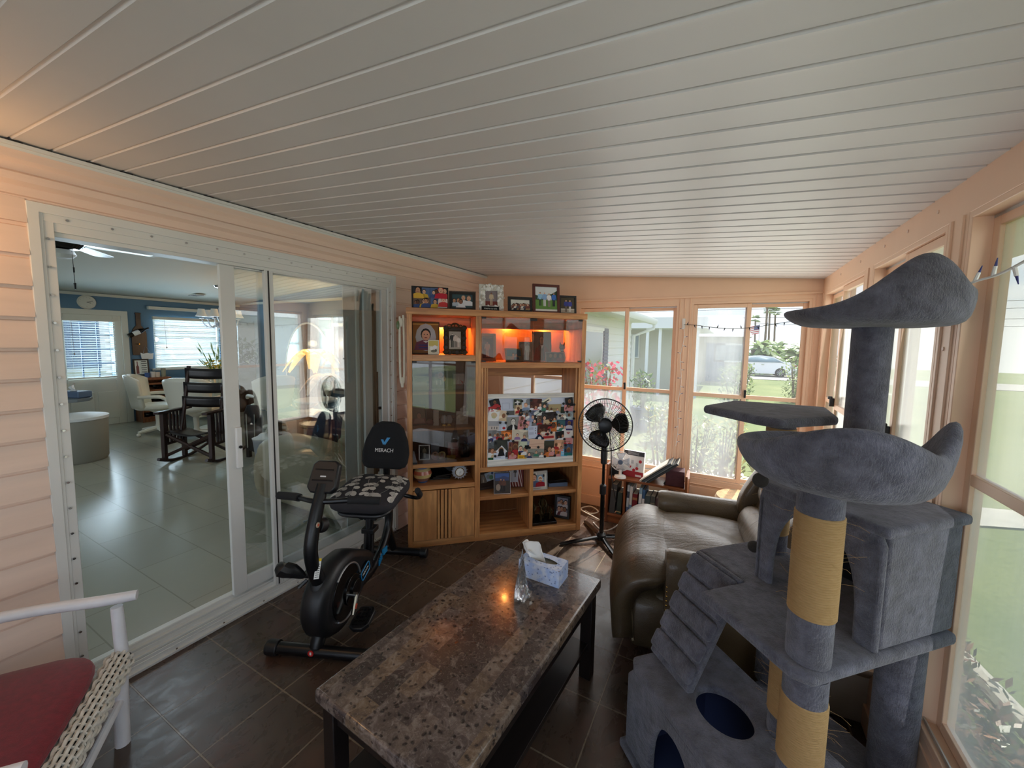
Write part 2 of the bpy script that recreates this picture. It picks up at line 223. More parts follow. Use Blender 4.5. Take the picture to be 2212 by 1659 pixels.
# ------------------------------------------------------------------ mesh builder
def RZ(a): return Matrix.Rotation(a,4,'Z')
def RX(a): return Matrix.Rotation(a,4,'X')
def RY(a): return Matrix.Rotation(a,4,'Y')
def TR(x,y=0,z=0): return Matrix.Translation((x,y,z))
def frame_to(d):
    d=Vector(d).normalized(); h=Vector((0,0,1)) if abs(d.z)<.95 else Vector((1,0,0))
    x=h.cross(d).normalized(); return x,d.cross(x)
class M:
    def __init__(s,T=None): s.v=[];s.f=[];s.c=[];s.col=None;s.T=T or Matrix()
    def C(s,*c): s.col=L(*c); return s
    def add(s,vs,fs):
        o=len(s.v); s.v+=[tuple(s.T@Vector(p)) for p in vs]
        for f in fs: s.f.append([i+o for i in f]); s.c.append(s.col)
        return s
    def box(s,x0,x1,y0,y1,z0,z1,R=None):
        e=(len(s.f)//6%7)*4e-5; x0-=e;x1+=e;y0-=e;y1+=e;z0-=e;z1+=e    # no two boxes of a part share a plane
        vs=[(x,y,z) for z in (z0,z1) for y in (y0,y1) for x in (x0,x1)]
        if R is not None:
            c=Vector(((x0+x1)/2,(y0+y1)/2,(z0+z1)/2)); vs=[c+R@(Vector(p)-c) for p in vs]
        return s.add(vs,[(0,2,3,1),(4,5,7,6),(0,1,5,4),(2,6,7,3),(0,4,6,2),(1,3,7,5)])
    def cyl(s,p0,p1,r0,r1=None,n=14,caps=True):
        r1=r0 if r1 is None else r1; p0=Vector(p0);p1=Vector(p1); x,y=frame_to(p1-p0)
        vs=[];A=[2*pi*i/n for i in range(n)]
        for p,r in ((p0,r0),(p1,r1)): vs+=[p+x*(r*cos(a))+y*(r*sin(a)) for a in A]
        fs=[(i,(i+1)%n,n+(i+1)%n,n+i) for i in range(n)]
        if caps: fs+=[tuple(range(n))[::-1],tuple(range(n,2*n))]
        return s.add(vs,fs)
    def tube(s,pts,r,n=8,closed=False,smooth=0,flat=None):
        pts=[Vector(p) for p in pts]
        rs=list(r) if isinstance(r,(list,tuple)) else [r]*len(pts)
        if smooth:
            P=[];Q=[];N=len(pts); last=N if closed else N-1
            for i in range(last):
                g=lambda k:(pts[k%N] if closed else pts[max(0,min(N-1,k))])
                a,b,c,d=g(i-1),g(i),g(i+1),g(i+2)
                for k in range(smooth):
                    t=k/smooth; P.append(.5*((2*b)+(c-a)*t+(2*a-5*b+4*c-d)*t*t+(3*b-a-3*c+d)*t**3)); Q.append(rs[i]*(1-t)+rs[(i+1)%N]*t)
            if not closed: P.append(pts[-1]);Q.append(rs[-1])
            pts,rs=P,Q
        N=len(pts); vs=[]; px=None
        for i,p in enumerate(pts):
            a=pts[i-1] if (i or closed) else p; b=pts[(i+1)%N] if (i<N-1 or closed) else p
            d=(b-a).normalized() if (b-a).length>1e-9 else Vector((0,0,1))
            if px is None: x,_=frame_to(d)
            else: x=(px-d*px.dot(d)); x=x.normalized() if x.length>1e-6 else frame_to(d)[0]
            px=x; y=d.cross(x); fl=flat or 1
            vs+=[p+x*(rs[i]*cos(2*pi*k/n))+y*(rs[i]*fl*sin(2*pi*k/n)) for k in range(n)]
        fs=[]
        for i in range(N if closed else N-1):
            j=(i+1)%N; fs+=[(i*n+k,i*n+(k+1)%n,j*n+(k+1)%n,j*n+k) for k in range(n)]
        if not closed: fs+=[tuple(range(n))[::-1],tuple(range((N-1)*n,N*n))]
        return s.add(vs,fs)
    def lathe(s,prof,n=24,o=(0,0,0),a0=0,a1=2*pi,sx=1,sy=1):
        full=abs(a1-a0-2*pi)<1e-6; K=n if full else n+1; vs=[];fs=[];o=Vector(o)
        for r,z in prof: vs+=[o+Vector((r*sx*cos(a0+(a1-a0)*k/n),r*sy*sin(a0+(a1-a0)*k/n),z)) for k in range(K)]
        for i in range(len(prof)-1):
            for k in range(n if full else n): k2=(k+1)%K; fs.append((i*K+k,i*K+k2,(i+1)*K+k2,(i+1)*K+k))
        if full:
            if prof[0][0]>1e-6: fs.append(tuple(range(K))[::-1])
            if prof[-1][0]>1e-6: b=(len(prof)-1)*K; fs.append(tuple(range(b,b+K)))
        return s.add(vs,fs)
    def prism(s,poly,ax,a,b):
        """polygon in the plane across axis ax (x: (y,z), y: (x,z), z: (x,y)), from a to b along ax"""
        P={'x':lambda p,t:(t,p[0],p[1]),'y':lambda p,t:(p[0],t,p[1]),'z':lambda p,t:(p[0],p[1],t)}[ax]; n=len(poly)
        vs=[P(p,a) for p in poly]+[P(p,b) for p in poly]
        return s.add(vs,[tuple(range(n))[::-1],tuple(range(n,2*n))]+[(i,(i+1)%n,n+(i+1)%n,n+i) for i in range(n)])
    def ring(s,outer,inner,ax,a,b):
        """plate with a hole: matching lists of 2-D points"""
        P={'x':lambda p,t:(t,p[0],p[1]),'y':lambda p,t:(p[0],t,p[1]),'z':lambda p,t:(p[0],p[1],t)}[ax]; n=len(outer); vs=[]
        for t in (a,b): vs+=[P(p,t) for p in outer]+[P(p,t) for p in inner]
        fs=[]
        for i in range(n):
            j=(i+1)%n; fs+=[(i,j,n+j,n+i),(2*n+i,3*n+i,3*n+j,2*n+j),(i,2*n+i,2*n+j,j),(n+i,n+j,3*n+j,3*n+i)]
        return s.add(vs,fs)
    def ball(s,c,r,n=14,m=9,R=None):
        r=(r,)*3 if isinstance(r,(int,float)) else r; c=Vector(c); vs=[];fs=[]
        for i in range(m+1):
            th=pi*i/m
            for k in range(n):
                p=Vector((r[0]*sin(th)*cos(2*pi*k/n),r[1]*sin(th)*sin(2*pi*k/n),-r[2]*cos(th))); vs.append(c+(R@p if R is not None else p))
        for i in range(m): fs+=[(i*n+k,i*n+(k+1)%n,(i+1)*n+(k+1)%n,(i+1)*n+k) for k in range(n)]
        return s.add(vs,fs)
    def pillow(s,c,sx,sy,sz,n=16,p=2.6,R=None):
        """superellipsoid cushion"""
        f=lambda w,e:(abs(w)**(2/e))*(1 if w>=0 else -1); c=Vector(c); vs=[];fs=[];m=n;k_=2*n
        for i in range(m+1):
            th=-pi/2+pi*i/m
            for k in range(k_):
                ph=2*pi*k/k_; q=Vector((sx/2*f(cos(th),2.2)*f(cos(ph),p*1.6),sy/2*f(cos(th),2.2)*f(sin(ph),p*1.6),sz/2*f(sin(th),p))); vs.append(c+(R@q if R is not None else q))
        for i in range(m): fs+=[(i*k_+k,i*k_+(k+1)%k_,(i+1)*k_+(k+1)%k_,(i+1)*k_+k) for k in range(k_)]
        return s.add(vs,fs)
    def surf(s,fn,nu,nv,thick=None):
        vs=[fn(i/nu,j/nv) for i in range(nu+1) for j in range(nv+1)]; w=nv+1
        return s.add(vs,[(i*w+j,(i+1)*w+j,(i+1)*w+j+1,i*w+j+1) for i in range(nu) for j in range(nv)])
    def poly(s,pts): return s.add(pts,[tuple(range(len(pts)))])
def ob(name,m,mt,par=None,bev=0,seg=2,sub=0,ang=35,loc=None,rz=0,solid=0,**tags):
    me=bpy.data.meshes.new(name); me.from_pydata(m.v,[],m.f); me.update()
    if any(c is not None for c in m.c):
        at_=me.color_attributes.new('Col','FLOAT_COLOR','CORNER'); i=0; buf=[]
        for f,c in zip(m.f,m.c): buf+=list(c or (.5,.5,.5,1))*len(f)
        at_.data.foreach_set('color',buf)
    me.polygons.foreach_set('use_smooth',[True]*len(me.polygons)); 
    if not sub: me.set_sharp_from_angle(angle=RAD(ang))
    me.materials.append(MATS[mt]); o=bpy.data.objects.new(name,me); COL.objects.link(o)
    if par is not None: o.parent=par
    if loc is not None: o.location=loc
    o.rotation_euler=(0,0,rz)
    if solid: k=o.modifiers.new('s','SOLIDIFY'); k.thickness=solid; k.offset=0
    if bev: k=o.modifiers.new('b','BEVEL'); k.width=bev; k.segments=seg; k.limit_method='ANGLE'; k.angle_limit=RAD(40)
    if sub: k=o.modifiers.new('u','SUBSURF'); k.levels=sub; k.render_levels=sub
    for a,b in tags.items(): o[a]=b
    return o
def thing(name,label,cat,loc=(0,0,0),rz=0,group=None,kind=None):
    o=bpy.data.objects.new(name,None); COL.objects.link(o); o.location=loc; o.rotation_euler=(0,0,rz); o.empty_display_size=.05
    o['label']=label; o['category']=cat
    if group: o['group']=group
    if kind: o['kind']=kind
    return o
def solo(name,m,mt,label,cat,group=None,**k):
    o=ob(name,m,mt,**k); o['label']=label; o['category']=cat
    if group: o['group']=group
    return o
def struct(name,m=None,mt=None,**k):
    if m is None: o=bpy.data.objects.new(name,None); COL.objects.link(o)
    else: o=ob(name,m,mt,**k)
    o['kind']='structure'; return o
def W(root): return M((TR(*root.location)@RZ(root.rotation_euler.z)).inverted())   # builder taking world coordinates
KIDS={}
def copy_tree(root,loc=None,rz=None,label=None,group=None):
    r=root.copy(); COL.objects.link(r)
    if loc is not None: r.location=loc
    if rz is not None: r.rotation_euler=(0,0,rz)
    if label: r['label']=label
    if group: r['group']=group
    def rec(src,dst):
        for ch in [o for o in bpy.data.objects if o.parent==src]:
            c=ch.copy(); COL.objects.link(c); c.parent=dst; rec(ch,c)
    rec(root,r); return r
def text(name,s,size,mt,par,Mx,align='CENTER',ext=.0006,sx=1,**tags):
    cu=bpy.data.curves.new(name,'FONT'); cu.body=s; cu.size=size; cu.align_x=align; cu.align_y='CENTER'; cu.extrude=ext
    t=bpy.data.objects.new(name,cu); COL.objects.link(t); dg=bpy.context.evaluated_depsgraph_get(); me=bpy.data.meshes.new_from_object(t.evaluated_get(dg))
    bpy.data.objects.remove(t); me.transform(Mx@Matrix.Diagonal((sx,1,1,1))); me.materials.clear(); me.materials.append(MATS[mt])
    o=bpy.data.objects.new(name,me); COL.objects.link(o); o.parent=par
    for a,b in tags.items(): o[a]=b
    return o
# ------------------------------------------------------------------ printed pictures (flat coloured shapes in the picture's own plane)
def picture(m,x0,z0,w,h,spec,y=0,rot=0,step=.00025):
    """spec items in 0..1 picture space: ('r',x0,z0,x1,z1,col) ('e',x,z,rx,rz,col) ('f',x,z,height,shirt,legs,skin,hair) figure, ('h',x,z,size,shirt,skin,hair) bust"""
    asp=w/h; cx,cz=x0+w/2,z0+h/2; k=[0]
    def P(u,v):
        u=min(1,max(0,u)); v=min(1,max(0,v)); a=(u-.5)*w; b=(v-.5)*h
        return (cx+a*cos(rot)-b*sin(rot),y-k[0]*step,cz+a*sin(rot)+b*cos(rot))
    def put(pts,c): m.C(*c); m.poly([P(*p) for p in pts]); k[0]+=1
    def rect(a,b,c,d,col): put([(a,b),(c,b),(c,d),(a,d)],col)
    def ell(x,z,rx,rz,col,n=12): put([(x+rx*cos(2*pi*i/n),z+rz*sin(2*pi*i/n)) for i in range(n)],col)
    for it in spec:
        t=it[0]
        if t=='r': rect(*it[1:])
        elif t=='e': ell(*it[1:])
        elif t=='p': put(it[1],it[2])
        elif t=='f':
            _,x,z,H,shirt,legs,skin,hair=it; q=H/asp
            rect(x-.085*q,z,x-.012*q,z+.48*H,legs); rect(x+.012*q,z,x+.085*q,z+.48*H,legs)
            put([(x-.1*q,z+.46*H),(x+.1*q,z+.46*H),(x+.16*q,z+.82*H),(x+.06*q,z+.86*H),(x-.06*q,z+.86*H),(x-.16*q,z+.82*H)],shirt)
            put([(x-.16*q,z+.82*H),(x-.2*q,z+.5*H),(x-.15*q,z+.48*H),(x-.1*q,z+.76*H)],shirt); put([(x+.16*q,z+.82*H),(x+.2*q,z+.5*H),(x+.15*q,z+.48*H),(x+.1*q,z+.76*H)],shirt)
            ell(x,z+.93*H,.058*q,.072*H,hair); ell(x,z+.915*H,.05*q,.06*H,skin)
        elif t=='h':
            _,x,z,S,shirt,skin,hair=it; q=S/asp
            put([(x-.62*q,z),(x+.62*q,z),(x+.5*q,z+.42*S),(x+.18*q,z+.54*S),(x-.18*q,z+.54*S),(x-.5*q,z+.42*S)],shirt)
            ell(x,z+.86*S,.27*q,.33*S,hair); ell(x,z+.8*S,.22*q,.28*S,skin); ell(x-.08*q,z+.85*S,.03*q,.03*S,(50,38,34)); ell(x+.08*q,z+.85*S,.03*q,.03*S,(50,38,34)); ell(x,z+.68*S,.08*q,.03*S,(150,70,66))
SKN=[(226,176,146),(204,150,118),(150,104,78),(236,190,164),(112,76,58)]
def photo_frame(name,label,root_loc,rz,w,h,spec,border=.014,mt='paint',col=(30,28,28),tilt=.12,depth=.014,group='framed photographs in the wall unit',cat='photo frame',matw=0,matcol=(235,232,222),fm=None,round_=0):
    """standing frame: border, optional mat, print and easel back; leans back about its foot"""
    r=thing({'photo_frame':'framed_photo','small_frame':'framed_photo'}.get(name,name),label,cat,root_loc,rz,group); T=RX(-tilt)
    f=M(T).C(*col)
    def sides(m,x0,x1,z0,z1,b,y0,y1):
        m.box(x0,x1,y0,y1,z0,z0+b); m.box(x0,x1,y0,y1,z1-b,z1); m.box(x0,x0+b,y0,y1,z0+b,z1-b); m.box(x1-b,x1,y0,y1,z0+b,z1-b)
    if fm: fm(f,w,h)
    else: sides(f,-w/2,w/2,0,h,border,-depth/2,depth/2)
    ob('frame',f,mt,r,bev=.0015)
    b=M(T).C(58,48,42); b.box(-w/2+.003,w/2-.003,depth/2-.004,depth/2,.003,h-.003); b.T=Matrix(); z=h*.75*cos(tilt); yb=h*.75*sin(tilt)+.004
    b.add([(-.012,yb,z),(.012,yb,z),(.02,yb+h*.25,0.001),(-.02,yb+h*.25,0.001)],[(0,1,2,3)]); ob('easel_back',b,'paint',r,solid=.003)
    p=M(T); 
    if matw: p.C(*matcol); p.box(-w/2+border,w/2-border,-.001,depth/2-.004,border,h-border)
    q=border+matw; picture(p,-w/2+q,q,w-2*q,h-2*q,spec,y=-.0015)
    ob('print',p,'print',r); return r
# ================================================================== SETTING: the sunroom shell
XL,XR_,YB=-2.247,.559,3.49
def CZ(x): return 2.172+(1.972-2.172)*(x-XL)/(XR_-XL)     # sloping ceiling height
struct('floor',M().box(XL-.02,XR_+.12,-2.7,YB+.1,-.12,0),'floor_tile')
# ceiling of interlocking metal pans with a groove every 97.5 mm
prof=[];y=-2.71
k0=.421-.0975*33
for i in range(80):
    y0=k0+i*.0975
    if y0>YB-.02: break
    prof+=[(y0,.0),(y0+.003,.004),(y0+.007,.004),(y0+.010,-.0016),(y0+.016,-.0008),(y0+.022,0)]
vs=[];fs=[]
for x in (XL-.06,XR_+.3):
    for a,b in prof: vs.append((x,a,CZ(x)+b))
n=len(prof); fs=[(i,i+1,n+i+1,n+i) for i in range(n-1)]
m=M(); m.add(vs,fs); o=struct('ceiling',m,'ceiling_white',ang=12)
m=M(); m.add([(x,y,CZ(x)+z) for z in (.014,.10) for y in (-2.9,YB+.12) for x in (XL-.3,XR_+.62)],[(0,2,3,1),(4,5,7,6),(0,1,5,4),(2,6,7,3),(0,4,6,2),(1,3,7,5)])
struct('roof',m,'ext_white')
# left wall: lap siding with a moulded fascia over the sliding door
m=M(); lap=.1115
def laps(m,y0,y1,z0,z1):
    z=0
    k=int(z0/lap)-1
    while k*lap<z1:
        a=max(z0,k*lap); b=min(z1,(k+1)*lap)
        if b>a+.004:
            f=lambda zz:XL+.013-.013*((zz-k*lap)/lap)
            hz=k*lap+lap*.86
            pts=[(XL-.02,a),(f(a),a)]
            if a<hz<b: pts+=[(f(hz),hz),(XL-.004,hz+.004)]
            pts+=[(XL-.004 if b>hz else f(b),b),(XL-.02,b)]
            m.prism([(p[0],p[1]) for p in pts],'y',y0,y1)
        k+=1
laps(m,-2.65,.452,.0,1.98); laps(m,2.232,YB,.0,1.98)
m.prism([(XL-.02,1.972),(XL-.004,1.972),(XL+.002,1.985),(XL-.006,1.992),(XL-.006,2.022),(XL+.012,2.036),(XL+.014,2.062),(XL-.002,2.072),(XL-.002,2.098),(XL+.01,2.112),(XL+.012,2.16),(XL-.02,2.16)],'y',-2.65,YB)
struct('wall_left',m,'siding_peach',ang=25)
struct('wall_left_core',M().box(-2.36,XL-.018,-2.75,.455,-.1,2.3).box(-2.36,XL-.018,2.228,4.4,-.1,2.3).box(-2.36,XL-.018,.455,2.228,1.972,2.3).box(-2.36,XL-.005,.455,2.228,-.12,0),'house_white')
m=M(); m.box(XL,XL+.022,-2.65,YB,2.150,2.163).box(XL,XL+.012,-2.65,YB,2.140,2.150); struct('trim_1',m,'alu_white')
m=M()
for i in range(24): m.box(XL+.0005,XL+.0235,.421+.0975*(i-2)-.004,.421+.0975*(i-2)+.004+(.03 if i%3 else .0),2.1631,2.167)
struct('trim_2',m,'dark_gap')
# sliding glass door
d1=struct('door_1'); 
f=M(); Y0,Y1=.452,2.232
f.box(-2.252,-2.236,Y0,Y0+.03,0,1.975).box(-2.252,-2.236,Y1-.03,Y1,0,1.975).box(-2.252,-2.236,Y0,Y1,1.942,1.975)
f.box(-2.36,-2.242,Y0+.028,Y0+.04,0,1.95).box(-2.36,-2.246,Y0+.038,Y0+.066,0,1.94).box(-2.36,-2.242,Y1-.04,Y1-.028,0,1.95).box(-2.36,-2.25,Y1-.066,Y1-.038,0,1.94).box(-2.36,-2.27,Y1-.085,Y1-.066,0,1.92)
f.box(-2.36,-2.244,Y0+.03,Y1-.03,1.914,1.944).box(-2.36,-2.25,Y0+.066,Y1-.04,1.882,1.916).box(-2.36,-2.262,Y0+.066,Y1-.066,1.866,1.884)
ob('frame',f,'alu_white',d1,bev=.002)
f=M()
for i in range(14):
    y=Y0+.1+i*.125; f.cyl((-2.246,y,1.930),(-2.240,y,1.930),.0045,n=8)
for i in range(18):
    z=.1+i*.103; f.cyl((-2.248,Y0+.047,z),(-2.238,Y0+.047,z),.0045,n=8); f.cyl((-2.252,Y1-.052,z),(-2.243,Y1-.052,z),.004,n=8)
for i in range(9): f.cyl((-2.236,.6+i*.2,.02),(-2.2345,.6+i*.2,.02),.004,n=8)
ob('screw',f,'chrome',d1,kind='stuff')
f=M(); f.box(-2.255,-2.235,Y0,Y1,0,.013).box(-2.275,-2.25,Y0,Y1,0,.034).box(-2.258,-2.253,Y0,Y1,0,.05).box(-2.30,-2.27,Y0,Y1,0,.055).box(-2.289,-2.285,Y0,Y1,0,.075).box(-2.33,-2.295,Y0,Y1,0,.082).box(-2.319,-2.315,Y0,Y1,0,.10).box(-2.36,-2.325,Y0,Y1,0,.098)
ob('sill_track',f,'alu_white',d1,bev=.0015)
def panel(nm,x,ya,yb,z0,z1,st=.048,th=.022,lap_=0):
    f=M(); f.box(x-th/2,x+th/2,ya,ya+st,z0,z1).box(x-th/2,x+th/2,yb-st,yb,z0,z1).box(x-th/2,x+th/2,ya+st,yb-st,z1-.035,z1).box(x-th/2,x+th/2,ya+st,yb-st,z0,z0+.075)
    p=ob(nm,f,'alu_white',d1,bev=.002); ob('pane',M().box(x-.002,x+.002,ya+st,yb-st,z0+.075,z1-.035),'door_glass',p); return p
fp=panel('fixed_panel',-2.276,1.285,Y1-.07,.052,1.895); sp=panel('sliding_panel',-2.306,1.082,2.05,.098,1.895,st=.068)
ob('seal',M().box(-2.272,-2.262,1.303,1.309,.055,1.88).box(-2.3,-2.262,1.278,1.284,1.865,1.885),'dark_gap',fp)
h=M(); h.box(-2.296,-2.276,1.118,1.146,.80,1.02); hd=ob('handle',h,'white_plain',sp,bev=.004); ob('lock',M().cyl((-2.277,1.134,.915),(-2.268,1.134,.915),.008,n=12),'black_metal',hd)
ob('latch',M().box(-2.30,-2.293,2.09,2.10,.5,1.26).box(-2.295,-2.27,2.085,2.105,.98,1.0).cyl((-2.295,2.095,.70),(-2.26,2.095,.70),.009),'black_metal',fp)
# interior door casing towards the house
# ---- back wall and right wall with sliding vinyl windows
BACK=Matrix(((1,0,0,0),(0,1,0,YB),(0,0,1,0),(0,0,0,1)))          # u=x, d=y outward
RIGHT=Matrix(((0,1,0,XR_),(1,0,0,0),(0,0,1,0),(0,0,0,1)))         # u=y, d=x outward
def window(n,T,u0,u1,z0,z1,mu,rail,panes,latch=1,gap=False):
    w=struct('window_%d'%n); w.name='window_%d'%n
    B=.03
    f=M(T); f.box(u0,u1,.0,.075,z0,z0+.018).box(u0,u1,.0,.075,z1-.018,z1).box(u0,u0+.018,.0,.075,z0,z1).box(u1-.018,u1,.0,.075,z0,z1); ob('frame',f,'trim_peach',w,bev=.002)
    f=M(T); f.box(u0+.018,u1-.018,.012,.016,z0+.018,z0+.03).box(u0+.018,u1-.018,.045,.049,z0+.018,z0+.03).box(u0+.02,u1-.02,.04,.05,z1-.026,z1-.018); ob('track',f,'alu_bare',w)
    for i,(a,b,dd) in enumerate(((u0+.018,mu+.02,.022),(mu-.02,u1-.018,.052))):
        f=M(T); za,zb=z0+.02,z1-.02; f.box(a,a+B,dd-.011,dd+.011,za,zb).box(b-B,b,dd-.011,dd+.011,za,zb).box(a+B,b-B,dd-.011,dd+.011,za,za+B).box(a+B,b-B,dd-.011,dd+.011,zb-B,zb).box(a+B,b-B,dd-.011,dd+.011,rail-B/2,rail+B/2)
        s=ob('sash',f,'trim_peach',w,bev=.002)
        for (q0,q1,mt) in ((za+B,rail-B/2,panes[2*i]),(rail+B/2,zb-B,panes[2*i+1])): ob('pane',M(T).box(a+B,b-B,dd-.0008,dd+.0008,q0,q1),mt,s)
        if latch and i==0: ob('latch',M(T).box(b-.016,b-.002,dd-.034,dd-.011,rail+.0,rail+.05).cyl((b-.009,dd-.042,rail+.052),(b-.009,dd-.02,rail+.052),.009),'black_plastic',s,bev=.002)
    return w
window(1,BACK,-1.23,-.375,.395,1.83,-.80,1.10,['vinyl_hazy','vinyl_clear','vinyl_hazy','vinyl_clear'])
window(11,BACK,-2.08,-1.32,.395,1.83,-1.70,1.16,['vinyl_clear']*4,latch=0)
window(2,BACK,-.285,.505,.395,1.84,.115,1.10,['vinyl_hazy','vinyl_hazy','vinyl_clear','vinyl_clear'])
window(3,RIGHT,.42,1.562,.375,1.872,1.11,1.145,['vinyl_side']*4); window(4,RIGHT,1.68,2.38,.375,1.872,2.02,1.145,['vinyl_side']*4); window(5,RIGHT,2.50,3.40,.375,1.872,2.95,1.145,['vinyl_side','vinyl_clear','vinyl_clear','vinyl_clear'])
m=M(BACK); m.box(XL-.1,XR_+.08,0,.09,-.1,.395).box(XL-.1,XR_+.08,0,.09,1.84,2.2).box(XL-.1,-2.08,0,.09,.39,1.85).box(-1.32,-1.23,0,.09,.39,1.85).box(-2.08,-1.32,0,.09,1.828,1.85).box(-.375,-.285,0,.09,.39,1.85).box(.505,XR_+.08,0,.09,.39,1.85).box(-1.23,-.375,0,.09,1.828,1.85)
m.box(XL,XR_,-.012,.01,1.872,1.888).box(-.372,-.366,-.006,.01,.02,1.872).box(-.335,-.327,-.006,.01,.02,1.872).box(-.294,-.288,-.006,.01,.02,1.872).box(.52,.526,-.006,.01,.02,1.872).box(XL,XR_,-.008,.01,.36,.366)
struct('wall_back',m,'trim_peach',bev=.002)
m=M(RIGHT); m.box(-2.7,YB,0,.09,-.1,.375).box(-2.7,YB,0,.09,1.872,2.15)
for a,b in ((3.40,YB),(2.38,2.50),(1.562,1.68),(.30,.42),(-.95,-.83),(-2.7,-2.2)): m.box(a,b,0,.09,.37,1.88)
for u in (3.45,2.44,1.585,1.652): m.box(u-.003,u+.003,-.005,.01,.02,1.872)
m.box(-2.7,YB,-.005,.01,.338,.344)
struct('wall_right',m,'trim_peach',bev=.002)
m=M()
for (y,z) in ((1.76,1.93),(2.0,1.93),(2.25,1.93),(2.6,1.93),(1.63,.98),(1.63,1.5),(3.0,1.93)): m.cyl((XR_-.0025,y,z),(XR_+.001,y,z),.006,n=10)
struct('trim_3',m,'siding_peach')
struct('baseboard_back',M().box(-1.3,XR_,YB-.012,YB,0,.09).box(-1.3,XR_,YB-.004,YB,.09,.34),'trim_peach',bev=.002)
struct('baseboard_right',M().box(XR_-.012,XR_,-2.6,YB-.012,0,.09),'trim_peach',bev=.002)
for n,(a,b) in ((6,(-.83,.30)),(7,(-2.2,-.95))): window(n,RIGHT,a,b,.375,1.872,(a+b)/2,1.145,['clear_glass']*4,latch=0)
RRT=Matrix(((1,0,0,0),(0,-1,0,-2.62),(0,0,1,0),(0,0,0,1)))
m=M(RRT); m.box(XL-.1,XR_+.08,0,.09,-.1,.395).box(XL-.1,XR_+.08,0,.09,1.85,2.25).box(XL-.1,-2.1,0,.09,.39,1.85).box(.4,XR_+.08,0,.09,.39,1.85).box(-.9,-.8,0,.09,.39,1.85); struct('wall_rear',m,'trim_peach')
for n,(a,b) in ((8,(-2.1,-.9)),(9,(-.8,.4))): window(n,RRT,a,b,.395,1.85,(a+b)/2,1.10,['clear_glass']*4,latch=0)
# ================================================================== OUTDOORS
def GZ(y): return -.18-.0158*max(0,y)
m=M(); m.add([(x,y,GZ(y)) for y in (-14,0,8,24,70) for x in (-40,-12,.9,12,60)],[(j*5+i,j*5+i+1,j*5+i+6,j*5+i+5) for j in range(4) for i in range(4)]); o=ob('ground_lawn',m,'lawn'); o['kind']='structure'
def strip(name,pts,mt,dz): 
    m=M(); m.add([(x,y,GZ(y)+dz) for x,y in pts],[tuple(range(len(pts)))]); return struct(name,m,mt)
def gp(x,y,dz=0):   # where the photo pixel meets the sloping ground
    d=ray(x,y); t=(-.18+dz-1.5)/(d.z+.0158*d.y); return d*t+Vector((0,0,1.5))
strip('road_street',[(-30,25.5),(45,34.5),(45,42),(-30,33)],'asphalt',.02)
strip('driveway',[(3.4,-8),(5.6,-8),(6.6,27),(4.4,27)],'concrete_pale',.015)
strip('walk_beyond_window',[(-1.0,5.6),(1.4,5.2),(3.5,6.0),(3.5,6.5),(1.4,5.9),(-1.0,6.2)],'concrete_pale',.02)
strip('planting_bed_mulch',[(.66,-3),(1.25,-3),(1.28,1.3),(1.1,3.2),(.9,5.0),(-2.3,5.4),(-2.3,3.6),(.66,3.6)],'mulch',.03)
m=M(); m.tube([(1.28,-3,-.1),(1.33,.6,-.1),(1.30,1.6,-.1),(1.12,3.2,-.12),(.95,4.6,-.14)],.045,n=8,smooth=6); solo('curb_edging',m,'concrete_pale','pale concrete curb edging the planting bed below the right windows','curb')
def leafy(name,label,cat,c,sx,sy,sz,n,ls,cols,stems=6,group=None,mt='leaf_paint',shape='up',seed=1,droop=.3,par=None,extra=None):
    """shrub: foliage (many small leaves in one part) on a few stems"""
    R=random.Random(seed); r=thing(name,label,cat,c,0,group) if par is None else par
    m=M()
    for i in range(n):
        a=R.uniform(0,2*pi); q=R.random()**.5; h=R.random()
        if shape=='up': w=(.35+.65*h)*(1-.55*h*h)*1.25
        elif shape=='ball': w=(1-(2*h-1)**2)**.5
        else: w=1
        p=Vector((sx*q*w*cos(a),sy*q*w*sin(a),sz*h)); l=ls*R.uniform(.6,1.3); wd=l*R.uniform(.3,.45)
        d=Vector((R.uniform(-1,1),R.uniform(-1,1),R.uniform(-droop,1))).normalized(); x,y=frame_to(d); 
        c3=R.choice(cols); f=R.uniform(.82,1.12); m.C(*[min(255,v*f) for v in c3])
        m.add([p,p+d*l*.45+x*wd*.5+y*l*.06,p+d*l,p+d*l*.45-x*wd*.5+y*l*.06],[(0,1,2,3)])
    ob('foliage',m,mt,r)
    m=M()
    for i in range(stems):
        a=R.uniform(0,2*pi); q=R.uniform(.2,.7); m.tube([(0.04*cos(a),.04*sin(a),0),(sx*q*.5*cos(a),sy*q*.5*sin(a),sz*.5),(sx*q*cos(a),sy*q*sin(a),sz*.92)],[.012*sz+.003,.008*sz+.002,.003],n=5)
    ob('stem',m,'bark',r); return r
YG=[(150,150,70),(190,182,100),(120,132,58),(214,206,130),(98,116,50)]
GG=[(110,138,70),(140,160,92),(86,116,58),(160,176,120)]
def g3(x,y,dz=0): return (x,y,GZ(y)+dz)
shr=[(-1.10,4.3,.95,'yellow green leafy shrub outside the back window behind the pedestal fan'),(-.55,4.25,1.12,'yellow green leafy shrub outside the window behind the book stack'),(-.0,4.35,1.0,'yellow green shrub outside the right back window beside the window post'),(.48,4.75,.8,'low pale leaved shrub outside the clear lower right pane'),(-.28,4.95,.9,'second row leafy shrub in the gap behind the window post')]
for i,(x,y,h,l) in enumerate(shr): leafy('window_shrub',l,'shrub',g3(x,y),.29,.26,h,620,.085,YG,7,'leafy shrubs below the back windows',seed=i+3)
